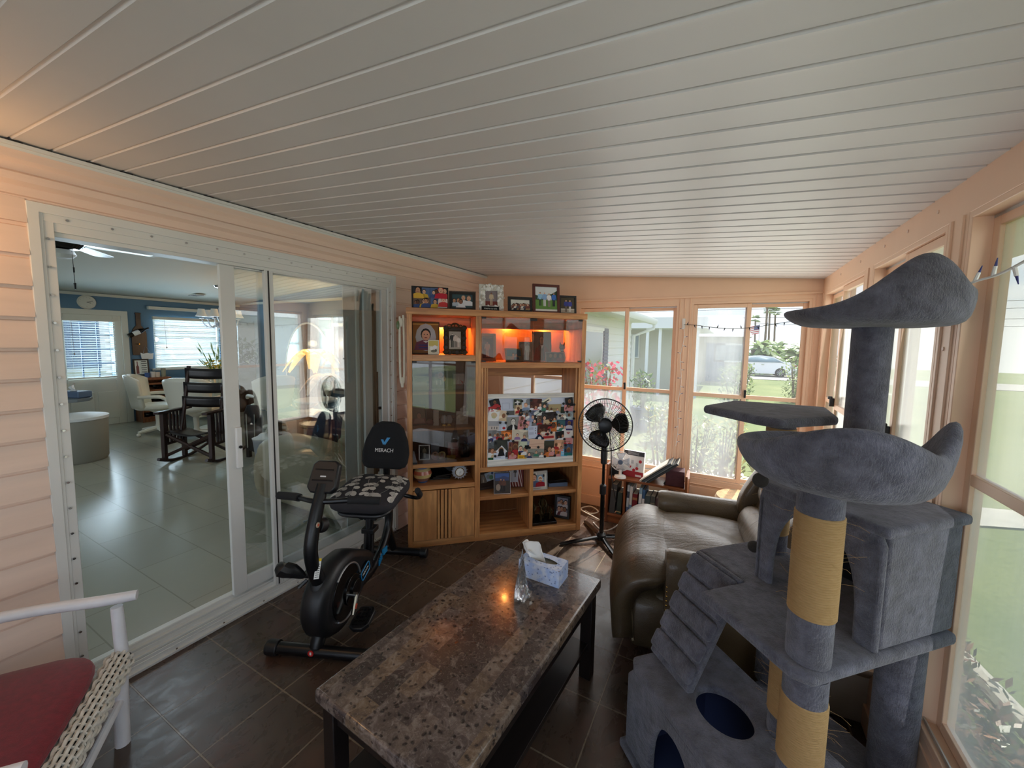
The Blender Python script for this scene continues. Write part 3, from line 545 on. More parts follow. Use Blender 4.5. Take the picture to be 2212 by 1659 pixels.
# bougainvillea and potted plant
b=leafy('bougainvillea','pink flowering bougainvillea beside the white siding wing','shrub',g3(-1.62,5.6),.34,.34,1.5,420,.09,[(120,140,80),(140,160,90)],6,seed=21)
R=random.Random(4); m=M()
for i in range(230):
    a=R.uniform(0,2*pi); q=R.random()**.5; p=Vector((.36*q*cos(a),.36*q*sin(a),R.uniform(.5,1.5))); x,y=frame_to((R.uniform(-1,1),R.uniform(-1,1),R.uniform(-1,1))); m.C(*R.choice([(226,70,110),(240,110,140),(214,52,92)])); s=.035; m.add([p-x*s,p-y*s,p+x*s,p+y*s],[(0,1,2,3)])
ob('blossom',m,'leaf_paint',b)
pp=at(1385,930,8.5); pp.z=GZ(pp.y); pt=thing('planter_pot','blue grey planter pot with green plant beyond the left back window','planter',pp)
ob('pot',M().lathe([(.17,0),(.24,.42),(.26,.44),(.24,.47),(.2,.44)],18),'ext_blue',pt); leafy('','','',None,.36,.36,.75,260,.12,GG,5,seed=31,par=pt)
for o in [o for o in bpy.data.objects if o.parent==pt and o.name.split('.')[0] in('foliage','stem')]: o.location=(0,0,.44)
pp=at(1420,950,7.2); pp.z=GZ(pp.y); leafy('garden_shrub','dark green shrub beside the blue planter in the yard','shrub',pp,.35,.35,.7,300,.1,GG,5,seed=33)
# the house's own wing running away to the left of the back window
wg=thing('house_wing','white lap sided wing of the house with dark shutters outside the left back window','house',(XL,0,0))
m=W(wg)
k=0
while k*.15<2.35: m.prism([(-2.40,k*.15-.25),(-2.235,k*.15-.25),(-2.25,(k+1)*.15-.25),(-2.40,(k+1)*.15-.25)],'y',3.62,10.4); k+=1
ob('siding_wall',m,'ext_white',wg,ang=20)
ob('eave',W(wg).box(-2.4,-1.80,3.62,10.75,2.05,2.12).box(-2.4,-2.2,3.62,10.75,2.1,2.25),'ext_white',wg)
g_=W(wg).prism([(-1.80,2.0),(-1.70,2.0),(-1.665,2.06),(-1.665,2.13),(-1.80,2.13)],'y',3.62,10.8); ob('gutter',g_,'white_paint',wg)
ob('downspout',W(wg).tube([(-1.74,10.72,2.0),(-1.74,10.72,1.9),(-2.18,10.45,1.7),(-2.18,10.45,-.3)],.045,n=6),'white_paint',wg)
def wpanel(p0,p1): return None
ya,yb=6.55,7.75
ob('window',W(wg).box(-2.245,-2.215,ya,yb,.55,1.75).box(-2.245,-2.205,ya-.05,yb+.05,.5,.56).box(-2.245,-2.205,ya-.05,yb+.05,1.74,1.8),'white_paint',wg); wq=[o for o in bpy.data.objects if o.parent==wg and o.name.startswith('window')][0]
ob('pane',W(wg).box(-2.214,-2.21,ya+.05,yb-.05,.6,1.70),'window_dark',wq)
for a in (ya-.42,yb+.06):
    m=W(wg).box(-2.245,-2.22,a,a+.36,.5,1.8)
    for i in range(18): m.box(-2.222,-2.205,a+.03,a+.33,.54+i*.069,.54+i*.069+.045)
    ob('shutter',m,'ext_blue',wg)
# neighbour's beige house with carport beyond the hazy pane
def px2(x,y,Y):
    d=ray(x,y); return Vector((0,0,1.5))+d*(Y/d.y)
Yn=17.0
a=px2(1352,760,Yn).x; b=px2(1505,760,Yn).x; zt=px2(1400,690,Yn).z; zg=GZ(Yn)
nb=thing('neighbour_house','beige neighbouring house with flat carport roof beyond the left back window','house',((a+b)/2,Yn,zg))
ob('wall',W(nb).box(a-7,b-.6,Yn+.3,Yn+6,zg,zt-.4),'ext_beige',nb); ob('carport_roof',W(nb).box(a-7,b+.4,Yn-1.6,Yn+6,zt-.42,zt-.02),'ext_white',nb)
for x in (px2(1398,760,Yn-1.4).x,px2(1425,760,Yn-1.4).x,b+.1): ob('post',W(nb).box(x-.05,x+.05,Yn-1.5,Yn-1.4,zg,zt-.42),'ext_white',nb)
w_=ob('window',W(nb).box(px2(1360,760,Yn).x,px2(1378,760,Yn).x,Yn+.2,Yn+.3,.9,1.9),'ext_white',nb); ob('pane',W(nb).box(px2(1362,760,Yn).x,px2(1376,760,Yn).x,Yn+.18,Yn+.2,.95,1.85),'window_dark',w_)
nb2=thing('neighbour_house','pale house front with hipped roof standing beyond the hazy right pane','house',(px2(1560,760,24).x,24,GZ(24)))
a,b=px2(1500,760,24).x,px2(1605,760,24).x
ob('wall',W(nb2).box(a,b,24,30,GZ(24),2.0),'ext_beige',nb2); ob('roof',W(nb2).add([(a-.4,23.5,1.95),(b+.4,23.5,1.95),(b+.4,30.5,1.95),(a-.4,30.5,1.95),((a+b)/2-1,27,3.2),((a+b)/2+1,27,3.2)],[(0,1,5,4),(1,2,5),(2,3,4,5),(3,0,4),(0,3,2,1)]),'roof_grey',nb2)
w_=ob('window',W(nb2).box((a+b)/2-.2,(a+b)/2+1.2,23.94,24,.6,1.6),'ext_white',nb2); ob('pane',W(nb2).box((a+b)/2-.1,(a+b)/2+1.1,23.92,23.94,.7,1.5),'window_dark',w_)
ob('door',W(nb2).box(a+.6,a+1.5,23.94,24,GZ(24)+.1,1.6),'ext_blue',nb2)
# parked white sedan across the street (only its rear half clears the window frame)
cp=at(1681,812,28.5); cz=GZ(cp.y)+.02
car=thing('car','white sedan parked on the street seen through the clear upper pane','car',(cp.x-1.35,cp.y,cz),RAD(182))
prof=[(-2.3,.42),(-2.32,.75),(-2.2,.98),(-1.55,1.06),(-.95,1.40),(-.2,1.47),(.55,1.40),(1.25,1.0),(2.05,.86),(2.3,.66),(2.32,.36),(2.2,.26),(-2.2,.26)]
secs=[(.0,1)];m=M()
for y,s in ((-.9,.93),(-.86,1),(.86,1),(.9,.93)): pass
n=len(prof); vs=[]
for y,k in ((-.90,0),(-.80,1),(.80,1),(.90,0)):
    for x,z in prof:
        t=max(0,(z-.95)/.5); vs.append((x*(1 if k else .985),y*(1-.22*t),z if k else z*.985+.01))
fs=[(j*n+i,j*n+(i+1)%n,(j+1)*n+(i+1)%n,(j+1)*n+i) for j in range(3) for i in range(n)]+[tuple(range(n)),tuple(range(3*n,4*n))[::-1]]
m.add(vs,fs); ob('body',m,'car_white',car,bev=.03)
for s in (1,-1):
    def sd(z): return s*(.90*(1-.22*max(0,(z-.95)/.5))+.004)
    ob('side_window',M().add([(-1.5,sd(1.04),1.04),(1.0,sd(1.02),1.02),(.5,sd(1.34),1.34),(-.2,sd(1.40),1.40),(-.9,sd(1.34),1.34)],[(0,1,2,3,4)]),'window_dark',car,solid=.01)
    ob('door_handle',M().box(-.35,-.18,s*.9-.01,s*.9+.015,.86,.89),'chrome',car)
    for x in (-1.35,1.4):
        w=M().cyl((x,s*.70,.33),(x,s*.915,.33),.33,n=28); wh=ob('wheel',w,'rubber',car,bev=.02)
        h=M().cyl((x,s*.9,.33),(x,s*.925,.33),.235,n=24); 
        h2=M()
        for i in range(10): a=2*pi*i/10; h2.box(x-.02,x+.02,s*.92-.012,s*.92+.012,.33,.33+.22,RY(0)) if 0 else h2.tube([(x,s*.93,.33),(x+.22*cos(a),s*.93,.33+.22*sin(a))],.02,n=4)
        ob('rim',h2,'silver',wh); ob('rim_dish',h,'rubber',wh)
ob('tail_light',M().box(-2.33,-2.05,.60,.905,.78,.90).box(-2.33,-2.05,-.905,-.60,.78,.90),'red_cloth',car,bev=.01)
# palms, pole, wires, flag, trees
def fronds(m,c,n,L_,R,cols,droop=1.0,fan=False):
    c=Vector(c)
    for i in range(n):
        a=R.uniform(0,2*pi); el=R.uniform(-.5,1.1); d=Vector((cos(a)*cos(el),sin(a)*cos(el),sin(el))); l=L_*R.uniform(.75,1.1); x=Vector((-sin(a),cos(a),0)); m.C(*R.choice(cols))
        if fan:
            pts=[c+d*l*.45]; 
            for k in range(9): t=-1.1+2.2*k/8; pts.append(c+d*l*(.45+.55*cos(t*.9))+x*l*.55*sin(t)+Vector((0,0,-.12*l*droop)))
            m.add(pts,[(0,j,j+1) for j in range(1,9)])
        else:
            prev=None
            for k in range(8):
                t=k/7; p=c+d*l*t+Vector((0,0,-droop*l*.55*t*t)); w=l*.17*(1-t*.8)*(.35 if k==0 else 1)
                cur=(p+x*w+Vector((0,0,-w*.5)),p,p-x*w+Vector((0,0,-w*.5)))
                if prev: m.add(list(prev)+list(cur),[(0,1,4,3),(1,2,5,4)])
                prev=cur
PALM=[(120,142,92),(150,166,110),(100,124,78),(176,186,136)]
for i,(x,yt,dp,lab) in enumerate(((1663,671,52,'tall cabbage palm just right of the utility pole'),(1675,674,55,'shorter cabbage palm beside the tall one against the sky'),(1632,690,60,'distant cabbage palm left of the utility pole'))):
    c=at(x,yt,dp); zg=GZ(c.y); p=thing('palm_tree',lab,'palm tree',(c.x,c.y,zg),0,'palms against the sky'); R=random.Random(50+i)
    ob('trunk',M().tube([(0,0,0),(.1,0,(c.z-zg)*.5),(0,0,c.z-zg)],[.15,.12,.11],n=8),'bark',p); m=M(); fronds(m,(0,0,c.z-zg),40,.85,R,PALM,.7,True); ob('crown',m,'leaf_paint',p)
tl=[(1628,765,32,1.9,'broad feathery palm clump left of the car behind the street'),(1662,757,41,2.4,'leafy palm clump above the white car roof'),(1700,754,36.5,2.1,'bright green areca palm clump right of the pole'),(1735,757,32,1.9,'arching palm clump at the right window edge'),(1600,763,45,2.4,'hazy palm clump behind the window mullion'),(1768,760,36,1.9,'palm clump partly hidden behind the top cat perch')]
for i,(x,y,dp,l,lab) in enumerate(tl):
    c=at(x,y,dp); zg=GZ(c.y); t=thing('palm_clump',lab,'palm',(c.x,c.y,zg),0,'palm clumps across the street'); R=random.Random(70+i); m=M()
    for k in range(4): fronds(m,(R.uniform(-.9,.9),R.uniform(-.5,.5),R.uniform(.9,2.2)),22,l,R,GG+[(176,190,140)],1.0)
    ob('crown',m,'leaf_paint',t); m=M()
    for k in range(4): m.tube([(R.uniform(-.7,.7),0,0),(R.uniform(-.5,.5),0,2.0)],.09,n=6)
    ob('trunk',m,'bark',t)
for i,(x,dp,sx,h,lab) in enumerate(((1722,13.5,.62,1.5,'rounded young shrub on the lawn in front of the parked car'),(1612,15,.5,1.25,'green shrub on the lawn left of the car'),(1590,11,.6,1.3,'hazy green shrub on the lawn behind the dusty pane'),(1760,12,.7,1.4,'lawn shrub beyond the right corner of the back window'))):
    c=gp(x,855+(0 if dp>12 else 10)); c=at(x,760,dp); c.z=GZ(c.y); leafy('lawn_shrub',lab,'shrub',c,sx,sx,h,520,.14,GG+[(190,196,120)],7,'shrubs on the lawn',seed=90+i)
pb=at(1651,760,45); pz=GZ(pb.y); up=thing('street_utility_pole','grey utility pole behind the palm clumps','utility pole',(pb.x,pb.y,pz)); ob('pole',M().cyl((0,0,0),(0,0,9.5),.13,.10),'bark',up); ob('crossarm',M().box(-1.2,1.2,-.06,.06,8.6,8.75),'bark',up)
m=M()
for z in (4.6,5.3,6.3,7.0): m.tube([(pb.x-40,pb.y-6,z+pz+1.0),(pb.x-18,pb.y-3,z+pz+.1),(pb.x,pb.y,z+pz+.4),(pb.x+18,pb.y+2,z+pz+.1),(pb.x+40,pb.y+4,z+pz+.9)],.022,n=4,smooth=5)
solo('street_power_lines',m,'dark_gap','dark power lines running across the sky from the utility pole','power line')
fb=at(1640,720,38); fz=GZ(fb.y); fl=thing('flag','small red and white striped flag on a pole left of the palms','flag',(fb.x,fb.y,fz)); ob('pole',M().cyl((0,0,0),(0,0,fb.z-fz+.9),.03),'silver',fl)
m=M()
for i in range(9):
    m.C(*((200,70,80) if i%2==0 else (240,236,236))); z=fb.z-fz+.8-i*.09; m.add([(-1.0,.05,z-.25),(-.5,-.05,z-.1),(0,0,z),(0,0,z-.09),(-.5,-.05,z-.19),(-1.0,.05,z-.34)],[(0,1,4,5),(1,2,3,4)])
m.C(50,60,110); z=fb.z-fz+.8; m.add([(-.45,-.09,z-.09),(0,-.04,z),(0,-.04,z-.4),(-.45,-.09,z-.49)],[(0,1,2,3)]); ob('cloth',m,'paint_matte',fl)
# right-hand side: house across the drive, hedge, ground cover
ha=thing('neighbour_house','long pale house across the driveway seen through the milky right windows','house',(11,9,GZ(9)))
ob('wall',W(ha).box(10.5,16,-8,19,GZ(9)-.2,2.3),'ext_white',ha); ob('roof',W(ha).add([(9.7,-8.6,2.25),(9.7,19.6,2.25),(13,19.6,3.6),(13,-8.6,3.6),(16.5,-8.6,2.25),(16.5,19.6,2.25)],[(0,3,2,1),(3,4,5,2),(0,1,5,4),(0,4,3),(1,2,5)]),'roof_grey',ha)
for y in (1.5,5.5,9.5,13.5):
    w_=ob('window',W(ha).box(10.42,10.5,y,y+1.5,.7,1.9),'ext_white',ha); ob('pane',W(ha).box(10.40,10.42,y+.1,y+1.4,.8,1.8),'window_dark',w_)
for i,(x,y,s,h,lab) in enumerate(((8.6,2.2,1.4,2.3,'dark green tree beyond the nearest right window'),(8.8,6.5,1.2,1.7,'dark green bush beyond the second right window'),(9.0,-2.5,1.4,2.2,'dark green tree across the drive beside the house corner'))): leafy('yard_tree',lab,'tree',(x,y,GZ(y)),s,s,h,700,.26,[(70,92,58),(92,112,70),(110,128,86)],7,'trees across the drive',seed=130+i,shape='ball')
R=random.Random(9); m=M()
for i in range(3600):
    x=R.uniform(.74,1.2); y=R.uniform(-.4,3.1); z=GZ(y)+.03+R.uniform(0,.16); d=Vector((R.uniform(-1,1),R.uniform(-1,1),R.uniform(.1,1))).normalized(); l=R.uniform(.03,.075); ax,ay=frame_to(d); f=R.uniform(.7,1.15)
    m.C(*[min(255,v*f) for v in R.choice([(126,84,66),(150,104,84),(94,100,60),(84,76,58),(176,134,112),(110,116,66)])]); m.add([(x,y,z),Vector((x,y,z))+d*l*.5+ax*l*.22,Vector((x,y,z))+d*l,Vector((x,y,z))+d*l*.5-ax*l*.22],[(0,1,2,3)])
solo('ground_cover',m,'leaf_paint','reddish brown and green ground cover in the bed below the right window','plants',kind='stuff')
# ================================================================== THE HOUSE BEYOND THE SLIDING DOOR
HX=-8.541; HF=.098
struct('floor_house',M().box(HX-.1,-2.36,-2.8,4.45,-.05,HF),'house_tile')
def HZ(x): return 2.13+.24*(1-abs((x+5.45)/3.09)**1.2)
m=M(); xs=[HX-.1+(HX*-1-2.26)*i/10 for i in range(11)]
m.add([(x,y,HZ(x)) for y in (-2.8,4.45) for x in xs],[(i,i+1,12+i,11+i) for i in range(10)]); struct('ceiling_house',m,'house_ceiling')
m=M(); 
m.box(HX-.12,HX,-2.8,1.98,-.05,2.4).box(HX-.12,HX,2.50,3.0,-.05,2.4).box(HX-.12,HX,3.98,4.45,-.05,2.4).box(HX-.12,HX,1.98,2.5,1.72,2.4).box(HX-.12,HX,1.98,2.5,-.05,.84).box(HX-.12,HX,3.0,3.98,1.79,2.4).box(HX-.12,HX,3.0,3.98,-.05,.95)
struct('wall_house_far',m,'house_blue'); struct('wall_house_end',M().box(HX,-2.36,4.34,4.45,-.05,2.4),'house_blue')
struct('wall_house_front',M().box(HX,-6.6,-2.85,-2.75,-.05,2.4).box(-2.7,-2.36,-2.85,-2.75,-.05,2.4).box(-6.6,-2.7,-2.85,-2.75,-.05,.7).box(-6.6,-2.7,-2.85,-2.75,2.05,2.4),'house_blue')
m=M(); m.box(HX,HX+.03,-2.7,4.34,2.085,2.125).box(HX,-2.36,4.31,4.34,2.12,2.16); struct('trim_4',m,'house_white')
# entry door with its lite and blind
d=struct('door_2'); m=M(); x=HX
m.box(x,x+.02,1.72,1.98,HF,1.80).box(x,x+.02,2.5,2.60,HF,1.80).box(x,x+.02,1.98,2.5,1.72,1.80).box(x,x+.02,1.98,2.5,HF,.84)
m.box(x+.02,x+.028,1.99,2.24,.2,.62).box(x+.02,x+.028,2.28,2.52,.2,.62); ob('leaf',m,'house_white',d,bev=.004)
ob('casing',M().box(x,x+.03,1.64,1.72,HF,1.88).box(x,x+.03,2.60,2.68,HF,1.88).box(x,x+.03,1.64,2.68,1.80,1.88),'house_white',d,bev=.004)
m=M()
for i in range(1,3): m.box(x-.03,x-.01,1.98+.52*i/3-.008,1.98+.52*i/3+.008,.84,1.72)
for i in range(1,4): m.box(x-.03,x-.01,1.98,2.5,.84+.22*i-.008,.84+.22*i+.008)
ob('muntin',m,'ext_blue',d); ob('pane',M().box(x-.022,x-.018,1.98,2.5,.84,1.72),'clear_glass',d)
def blind(name,lab,y0,y1,z0,z1,n,rail=True,grp='window blinds in the house'):
    b=thing(name,lab,'window blind',(HX+.05,(y0+y1)/2,z0),0,grp); m=W(b); h=(z1-z0)/n
    for i in range(n): z=z0+h*(i+.5); m.add([(HX+.035,y0,z-.003),(HX+.062,y0,z+.004),(HX+.062,y1,z+.004),(HX+.035,y1,z-.003)],[(0,1,2,3)])
    ob('slats',m,'blind_slat',b,solid=.0015); ob('head_rail',W(b).box(HX+.025,HX+.075,y0-.01,y1+.01,z1,z1+.05),'house_white',b); ob('bottom_rail',W(b).box(HX+.035,HX+.065,y0,y1,z0-.02,z0),'house_white',b)
    m=W(b)
    for t in (.12,.88): m.cyl((HX+.066,y0+(y1-y0)*t,z0),(HX+.066,y0+(y1-y0)*t,z1),.0015,n=5)
    ob('ladder_cord',m,'house_white',b); c=W(b); c.tube([(HX+.07,y0+(y1-y0)*.14,z1),(HX+.08,y0+(y1-y0)*.15,z1-(z1-z0)*.55)],.002,n=5).ball((HX+.08,y0+(y1-y0)*.15,z1-(z1-z0)*.58),(.008,.008,.018)); ob('pull_cord',c,'bark',b); return b
blind('window_blind','white slatted blind over the entry door window, raised slats letting light through',1.97,2.51,.86,1.70,24); blind('window_blind','wide white slatted blind over the dining window behind the cream chairs',2.99,3.99,.965,1.77,26)
w=struct('window_10'); ob('frame',M().box(HX-.06,HX-.02,3.0,3.03,.95,1.79).box(HX-.06,HX-.02,3.95,3.98,.95,1.79).box(HX-.06,HX-.02,3.0,3.98,1.76,1.79).box(HX-.06,HX-.02,3.0,3.98,.95,.98).box(HX-.05,HX-.03,3.03,3.95,1.36,1.40).box(HX-.02,HX+.03,2.95,4.02,.915,.95),'house_white',w); ob('pane',M().box(HX-.045,HX-.04,3.03,3.95,.98,1.76),'clear_glass',w)
solo('window_valance',M().box(HX,HX+.08,2.93,4.02,1.935,1.985),'house_white','narrow white valance box mounted above the dining window','valance',bev=.004)
nh=thing('neighbour_house','pale blue sided house close outside the entry door window','house',(-11.5,2.5,-.2)); 
m=W(nh)
for k in range(26): m.prism([(-11.4,-.2+k*.13),(-11.385,-.2+k*.13),(-11.4,-.07+k*.13)],'y',-3,9)
m.box(-12,-11.4,-3,9,-.2,3.1); ob('siding_wall',m,'ext_white',nh); w_=ob('window',W(nh).box(-11.4,-11.34,2.2,3.2,.75,2.0),'ext_white',nh); ob('pane',W(nh).box(-11.34,-11.33,2.28,3.12,.83,1.92),'ext_blue',w_)
# clock
c=thing('wall_clock','round cream wall clock high on the blue wall over the entry door','clock',(HX,2.235,1.985)); Q=RY(pi/2)
ob('case',M(Q).lathe([(.0,0),(.10,0),(.104,.012),(.096,.024),(.082,.014)],28),'cream_plastic',c); ob('dial',M(Q).cyl((0,0,.010),(0,0,.0125),.083,n=28),'white_plain',c)
m=M(Q)
for i in range(12): a=2*pi*i/12; m.cyl((.07*cos(a),.07*sin(a),.012),(.07*cos(a),.07*sin(a),.014),.004,n=6)
ob('hour_marks',m,'black_metal',c); m=M(Q); m.tube([(0,0,.0155),(.012,.045,.0155)],.0028,n=4).tube([(0,0,.016),(-.02,.066,.016)],.0022,n=4); ob('hands',m,'black_metal',c)
# wine bottle plaque, bottles, sign, wine rack
p=thing('bottle_shaped_plaque','dark wooden wine bottle shaped wall plaque left of the dining window','wall decoration',(HX,2.81,1.18))
ob('board',M().prism([(-.09,0),(.09,0),(.095,.05),(.095,.36),(.07,.43),(.032,.48),(.03,.66),(.036,.67),(.036,.69),(-.036,.69),(-.036,.67),(-.03,.66),(-.032,.48),(-.07,.43),(-.095,.36),(-.095,.05)],'x',0,.022),'dark_wood',p,bev=.003)
ob('bottle_peg',M().cyl((.02,-.03,.36),(.06,-.03,.36),.008).cyl((.02,.04,.40),(.06,.04,.40),.008).cyl((.02,-.02,.18),(.07,-.02,.18),.008),'brass',p)
b=thing('wine_bottle','dark wine bottle with a pale label lying across the wall plaque','bottle',(HX+.055,2.80,1.56)); Q=RX(RAD(-62)); ob('glass',M(Q).lathe([(.0,-.15),(.034,-.15),(.036,-.14),(.036,.03),(.014,.085),(.0135,.14),(0,.14)],16),'black_gloss',b); ob('paper_label',M(Q).lathe([(.0366,-.09),(.0366,0)],16),'white_plain',b)
s=thing('hanging_sign','small scalloped white tin sign hanging from the bottle plaque','sign',(HX+.03,2.89,1.10)); ob('plate',M().prism([(-.07,0),(.07,.01),(.085,.11),(.05,.10),(0,.115),(-.05,.10),(-.085,.12)],'x',0,.006),'white_plain',s,bev=.002); ob('wire',M().tube([(.003,-.05,.1),(.0,-.02,.24),(.003,.05,.1)],.002,n=5),'chrome',s)
s=photo_frame('wine_sign','black framed wine bottle sign leaning on the wall above the wine rack',(HX+.06,2.80,.845),RAD(90),.20,.27,[('r',0,0,1,1,(214,224,220)),('r',0,0,.42,1,(232,236,232)),('p',[(.10,.05),(.32,.05),(.32,.55),(.25,.66),(.25,.92),(.17,.92),(.17,.66),(.10,.55)],(120,70,72))]+[('r',.5+.03*(i%2),.14+i*.15,.95-.04*(i%2),.19+i*.15,(70,80,84)) for i in range(6)],border=.02,tilt=.08,group='framed pictures in the house',cat='picture')
r=thing('wine_rack','dark red wooden wine rack cabinet with rows of bottle holes by the far wall','wine rack',(HX+.16,2.90,HF))
m=M().box(-.13,.13,-.20,-.18,0,.70).box(-.13,.13,.18,.20,0,.70).box(-.13,.13,-.2,.2,.68,.72).box(-.13,-.115,-.18,.18,0,.7).box(-.13,.12,-.18,.18,0,.06)
for k in range(5): m.box(-.12,.125,-.18,.18,.17+k*.11,.185+k*.11)
ob('case',m,'mahogany_v',r,bev=.003); m=M()
for k in range(5):
    for j in range(3): a=(-.12+.12*j,.12+k*.11)
for k in range(6): m.box(.112,.128,-.18,.18,.055+k*.11,.085+k*.11)
ob('front_rail',m,'mahogany',r)
for k in range(5):
    for j in range(3):
        q=solo('wine_bottle',M(TR(HX+.16,2.78+.12*j,HF+.135+k*.11 if k else HF+.11)@RY(pi/2)).lathe([(0,-.1),(.036,-.1),(.036,.08),(0,.1)],12),'black_gloss','dark wine bottle lying in the %s row of the wine rack, %s bottle'%(('lowest','second lowest','middle','second highest','top')[k],('left','centre','right')[j]),'bottle','bottles in the wine rack')
for i,(y,h,c,l) in enumerate(((2.83,.075,(60,90,150),'small blue box on top of the wine rack'),(2.90,.09,(226,222,214),'white cup on top of the wine rack beside the blue box'),(2.96,.08,(220,206,190),'pale cup at the right end of the wine rack top'),(3.04,.14,(150,150,130),'little dish of dried flowers on the corner of the wine rack'))): solo('trinket',M(TR(HX+.17,y,HF+.72)).C(*c).lathe([(.0,0),(.03,0),(.034,h),(.028,h),(.026,.01)],12),'paint',l,'ornament',group='trinkets on the wine rack')
# ceiling fan, skylight, chandelier, vents
fc=at(178,535,4.9); f=thing('ceiling_fan','black and white ceiling fan with lit globe at the top left of the doorway','ceiling fan',(-4.62,1.10,0)); zc=HZ(-4.62)
ob('motor',M().lathe([(0,zc-.16),(.09,zc-.155),(.12,zc-.12),(.11,zc-.06),(.05,zc-.04),(.05,zc),(.0,zc)],20),'black_gloss',f); ob('light_globe',M().lathe([(0,zc-.235),(.05,zc-.228),(.075,zc-.2),(.06,zc-.165),(0,zc-.16)],18),'white_plain',f)
for i in range(5):
    a=RAD(71+72*i); T=RZ(a); bl=ob('blade',M(T).prism([(.20,-.05),(.62,-.07),(.66,-.04),(.66,.04),(.62,.07),(.20,.05)],'z',zc-.105,zc-.097),'grey_lam',f); ob('bracket',M(T).box(.10,.24,-.02,.02,zc-.112,zc-.104),'chrome',bl)
ob('pull_chain',M().tube([(.08,.03,zc-.17),(.085,.032,zc-.42)],.002,n=5).cyl((.085,.032,zc-.42),(.085,.032,zc-.47),.008,.005).cyl((.085,.032,zc-.30),(.085,.032,zc-.34),.005),'black_metal',f)
s=struct('skylight_1'); ob('diffuser',M().box(-5.05,-4.35,1.36,1.78,2.285,2.295),'skylight_panel',s); ob('frame',M().box(-5.09,-4.31,1.32,1.36,2.27,2.36).box(-5.09,-4.31,1.78,1.82,2.27,2.36).box(-5.09,-5.05,1.36,1.78,2.27,2.36).box(-4.35,-4.31,1.36,1.78,2.27,2.36),'house_white',s)
for x,y,l in ((-5.25,2.82,'white ceiling vent seen between the two door stiles'),(-7.85,3.35,'slim ceiling vent near the dining window')):
    v=thing('ceiling_vent',l,'vent',(x,y,HZ(x)),0,'house ceiling vents'); ob('frame',M().box(-.15,.15,-.07,.07,-.012,-.002),'house_white',v)
    m=M(); [m.box(-.14+.07*i,-.10+.07*i,-.055,.055,-.018,-.012) for i in range(4)]; ob('louvre',m,'grey_lam',v)
cc=Vector((-6.9,3.24,0)); c=thing('chandelier','white shaded chandelier with glass arms hanging over the dining table','chandelier',cc); zc=HZ(-6.9)
ob('canopy',M().lathe([(0,zc-.04),(.06,zc-.03),(.075,zc)],16),'chrome',c); ob('chain',M().tube([(0,0,zc-.04),(.006,0,zc-.16),(0,0,zc-.28)],.005,n=6),'chrome',c)
ob('stem',M().lathe([(0,1.62),(.03,1.64),(.045,1.68),(.02,1.72),(.035,1.77),(.05,1.81),(.02,1.86),(.03,1.91),(.012,1.96),(.01,zc-.28)],16),'clear_bin',c)
for i in range(6):
    a=2*pi*i/6+.3; u=Vector((cos(a),sin(a),0)); ar=ob('arm',M().tube([u*.03+Vector((0,0,1.72)),u*.12+Vector((0,0,1.64)),u*.2+Vector((0,0,1.68)),u*.23+Vector((0,0,1.77))],.009,n=6,smooth=4),'clear_bin',c)
    ob('lamp_shade',M(TR(*(u*.23+Vector((0,0,1.80))))).lathe([(.075,0),(.05,.05),(.04,.11)],14),'white_plain',c,solid=.002); ob('bobeche',M(TR(*(u*.23+Vector((0,0,1.765))))).lathe([(.0,0),(.03,.004),(.034,.012)],10),'clear_bin',ar)
# dining set
T0=(-6.95,3.18,HF); t=thing('dining_table','round glass topped dining table behind the rocking chair','table',T0); ob('table_top',M().lathe([(0,.615),(.56,.615),(.565,.621),(.56,.628),(0,.628)],40),'table_glass',t); ob('pedestal',M().lathe([(.0,0),(.26,0),(.25,.02),(.07,.05),(.05,.3),(.12,.58),(.13,.612)],24),'cream_plastic',t)
def swivel(l,x,y,rz,ribs=True):
    c=thing('swivel_chair',l,'chair',(x,y,HF),rz,'cream dining chairs'); ob('seat',M().pillow((0,0,.40),.46,.46,.10),'cream_vinyl',c)
    def shell(u,v):
        a=(u-.5)*2.3; h=.02+.46*v*(1-.16*abs(2*u-1)**3); R=.25+.05*v; return (-R*cos(a)-.02*v,R*sin(a),.38+h)
    ob('backrest',M().surf(shell,14,8),'cream_vinyl',c,solid=.045)
    if ribs:
        m=M()
        for k in range(5): u=.28+.11*k; m.tube([tuple(Vector(shell(u,v))*1.0+Vector((.025,0,0))) for v in (.1,.35,.6,.9)],.022,n=6)
        ob('channel_tufting',m,'cream_vinyl',c)
    for s in (1,-1): ob('armrest',M().tube([(-.16,s*.25,.56),(.06,s*.27,.56),(.12,s*.26,.52)],[.022,.026,.022],n=8,smooth=4),'cream_plastic',c)
    ob('pedestal',M().lathe([(.05,.06),(.03,.15),(.035,.30),(.11,.355)],14),'cream_plastic',c); m=M()
    for k in range(5): a=2*pi*k/5; m.tube([(0,0,.09),(.24*cos(a),.24*sin(a),.055)],[.035,.02],n=6); m.ball((.24*cos(a),.24*sin(a),.025),.025,8,6)
    ob('caster_base',m,'cream_plastic',c)
swivel('cream swivel chair turned sideways at the left of the glass table',-7.18,2.52,RAD(62)); swivel('cream armchair on the far side of the glass table under the window',-7.75,3.45,RAD(-20)); swivel('cream channel backed swivel chair right of the table by the door stile',-5.98,3.42,RAD(170)); swivel('cream chair with its back to the rocking chair',-6.42,2.66,RAD(130),False)
f=thing('flower_arrangement','yellow flower arrangement in a glass bowl on the dining table','flowers',(-6.95,3.2,HF+.628)); ob('bowl',M().lathe([(.05,0),(.11,.05),(.12,.13),(.115,.13),(.1,.05)],18),'clear_glass',f)
R=random.Random(17); m=M()
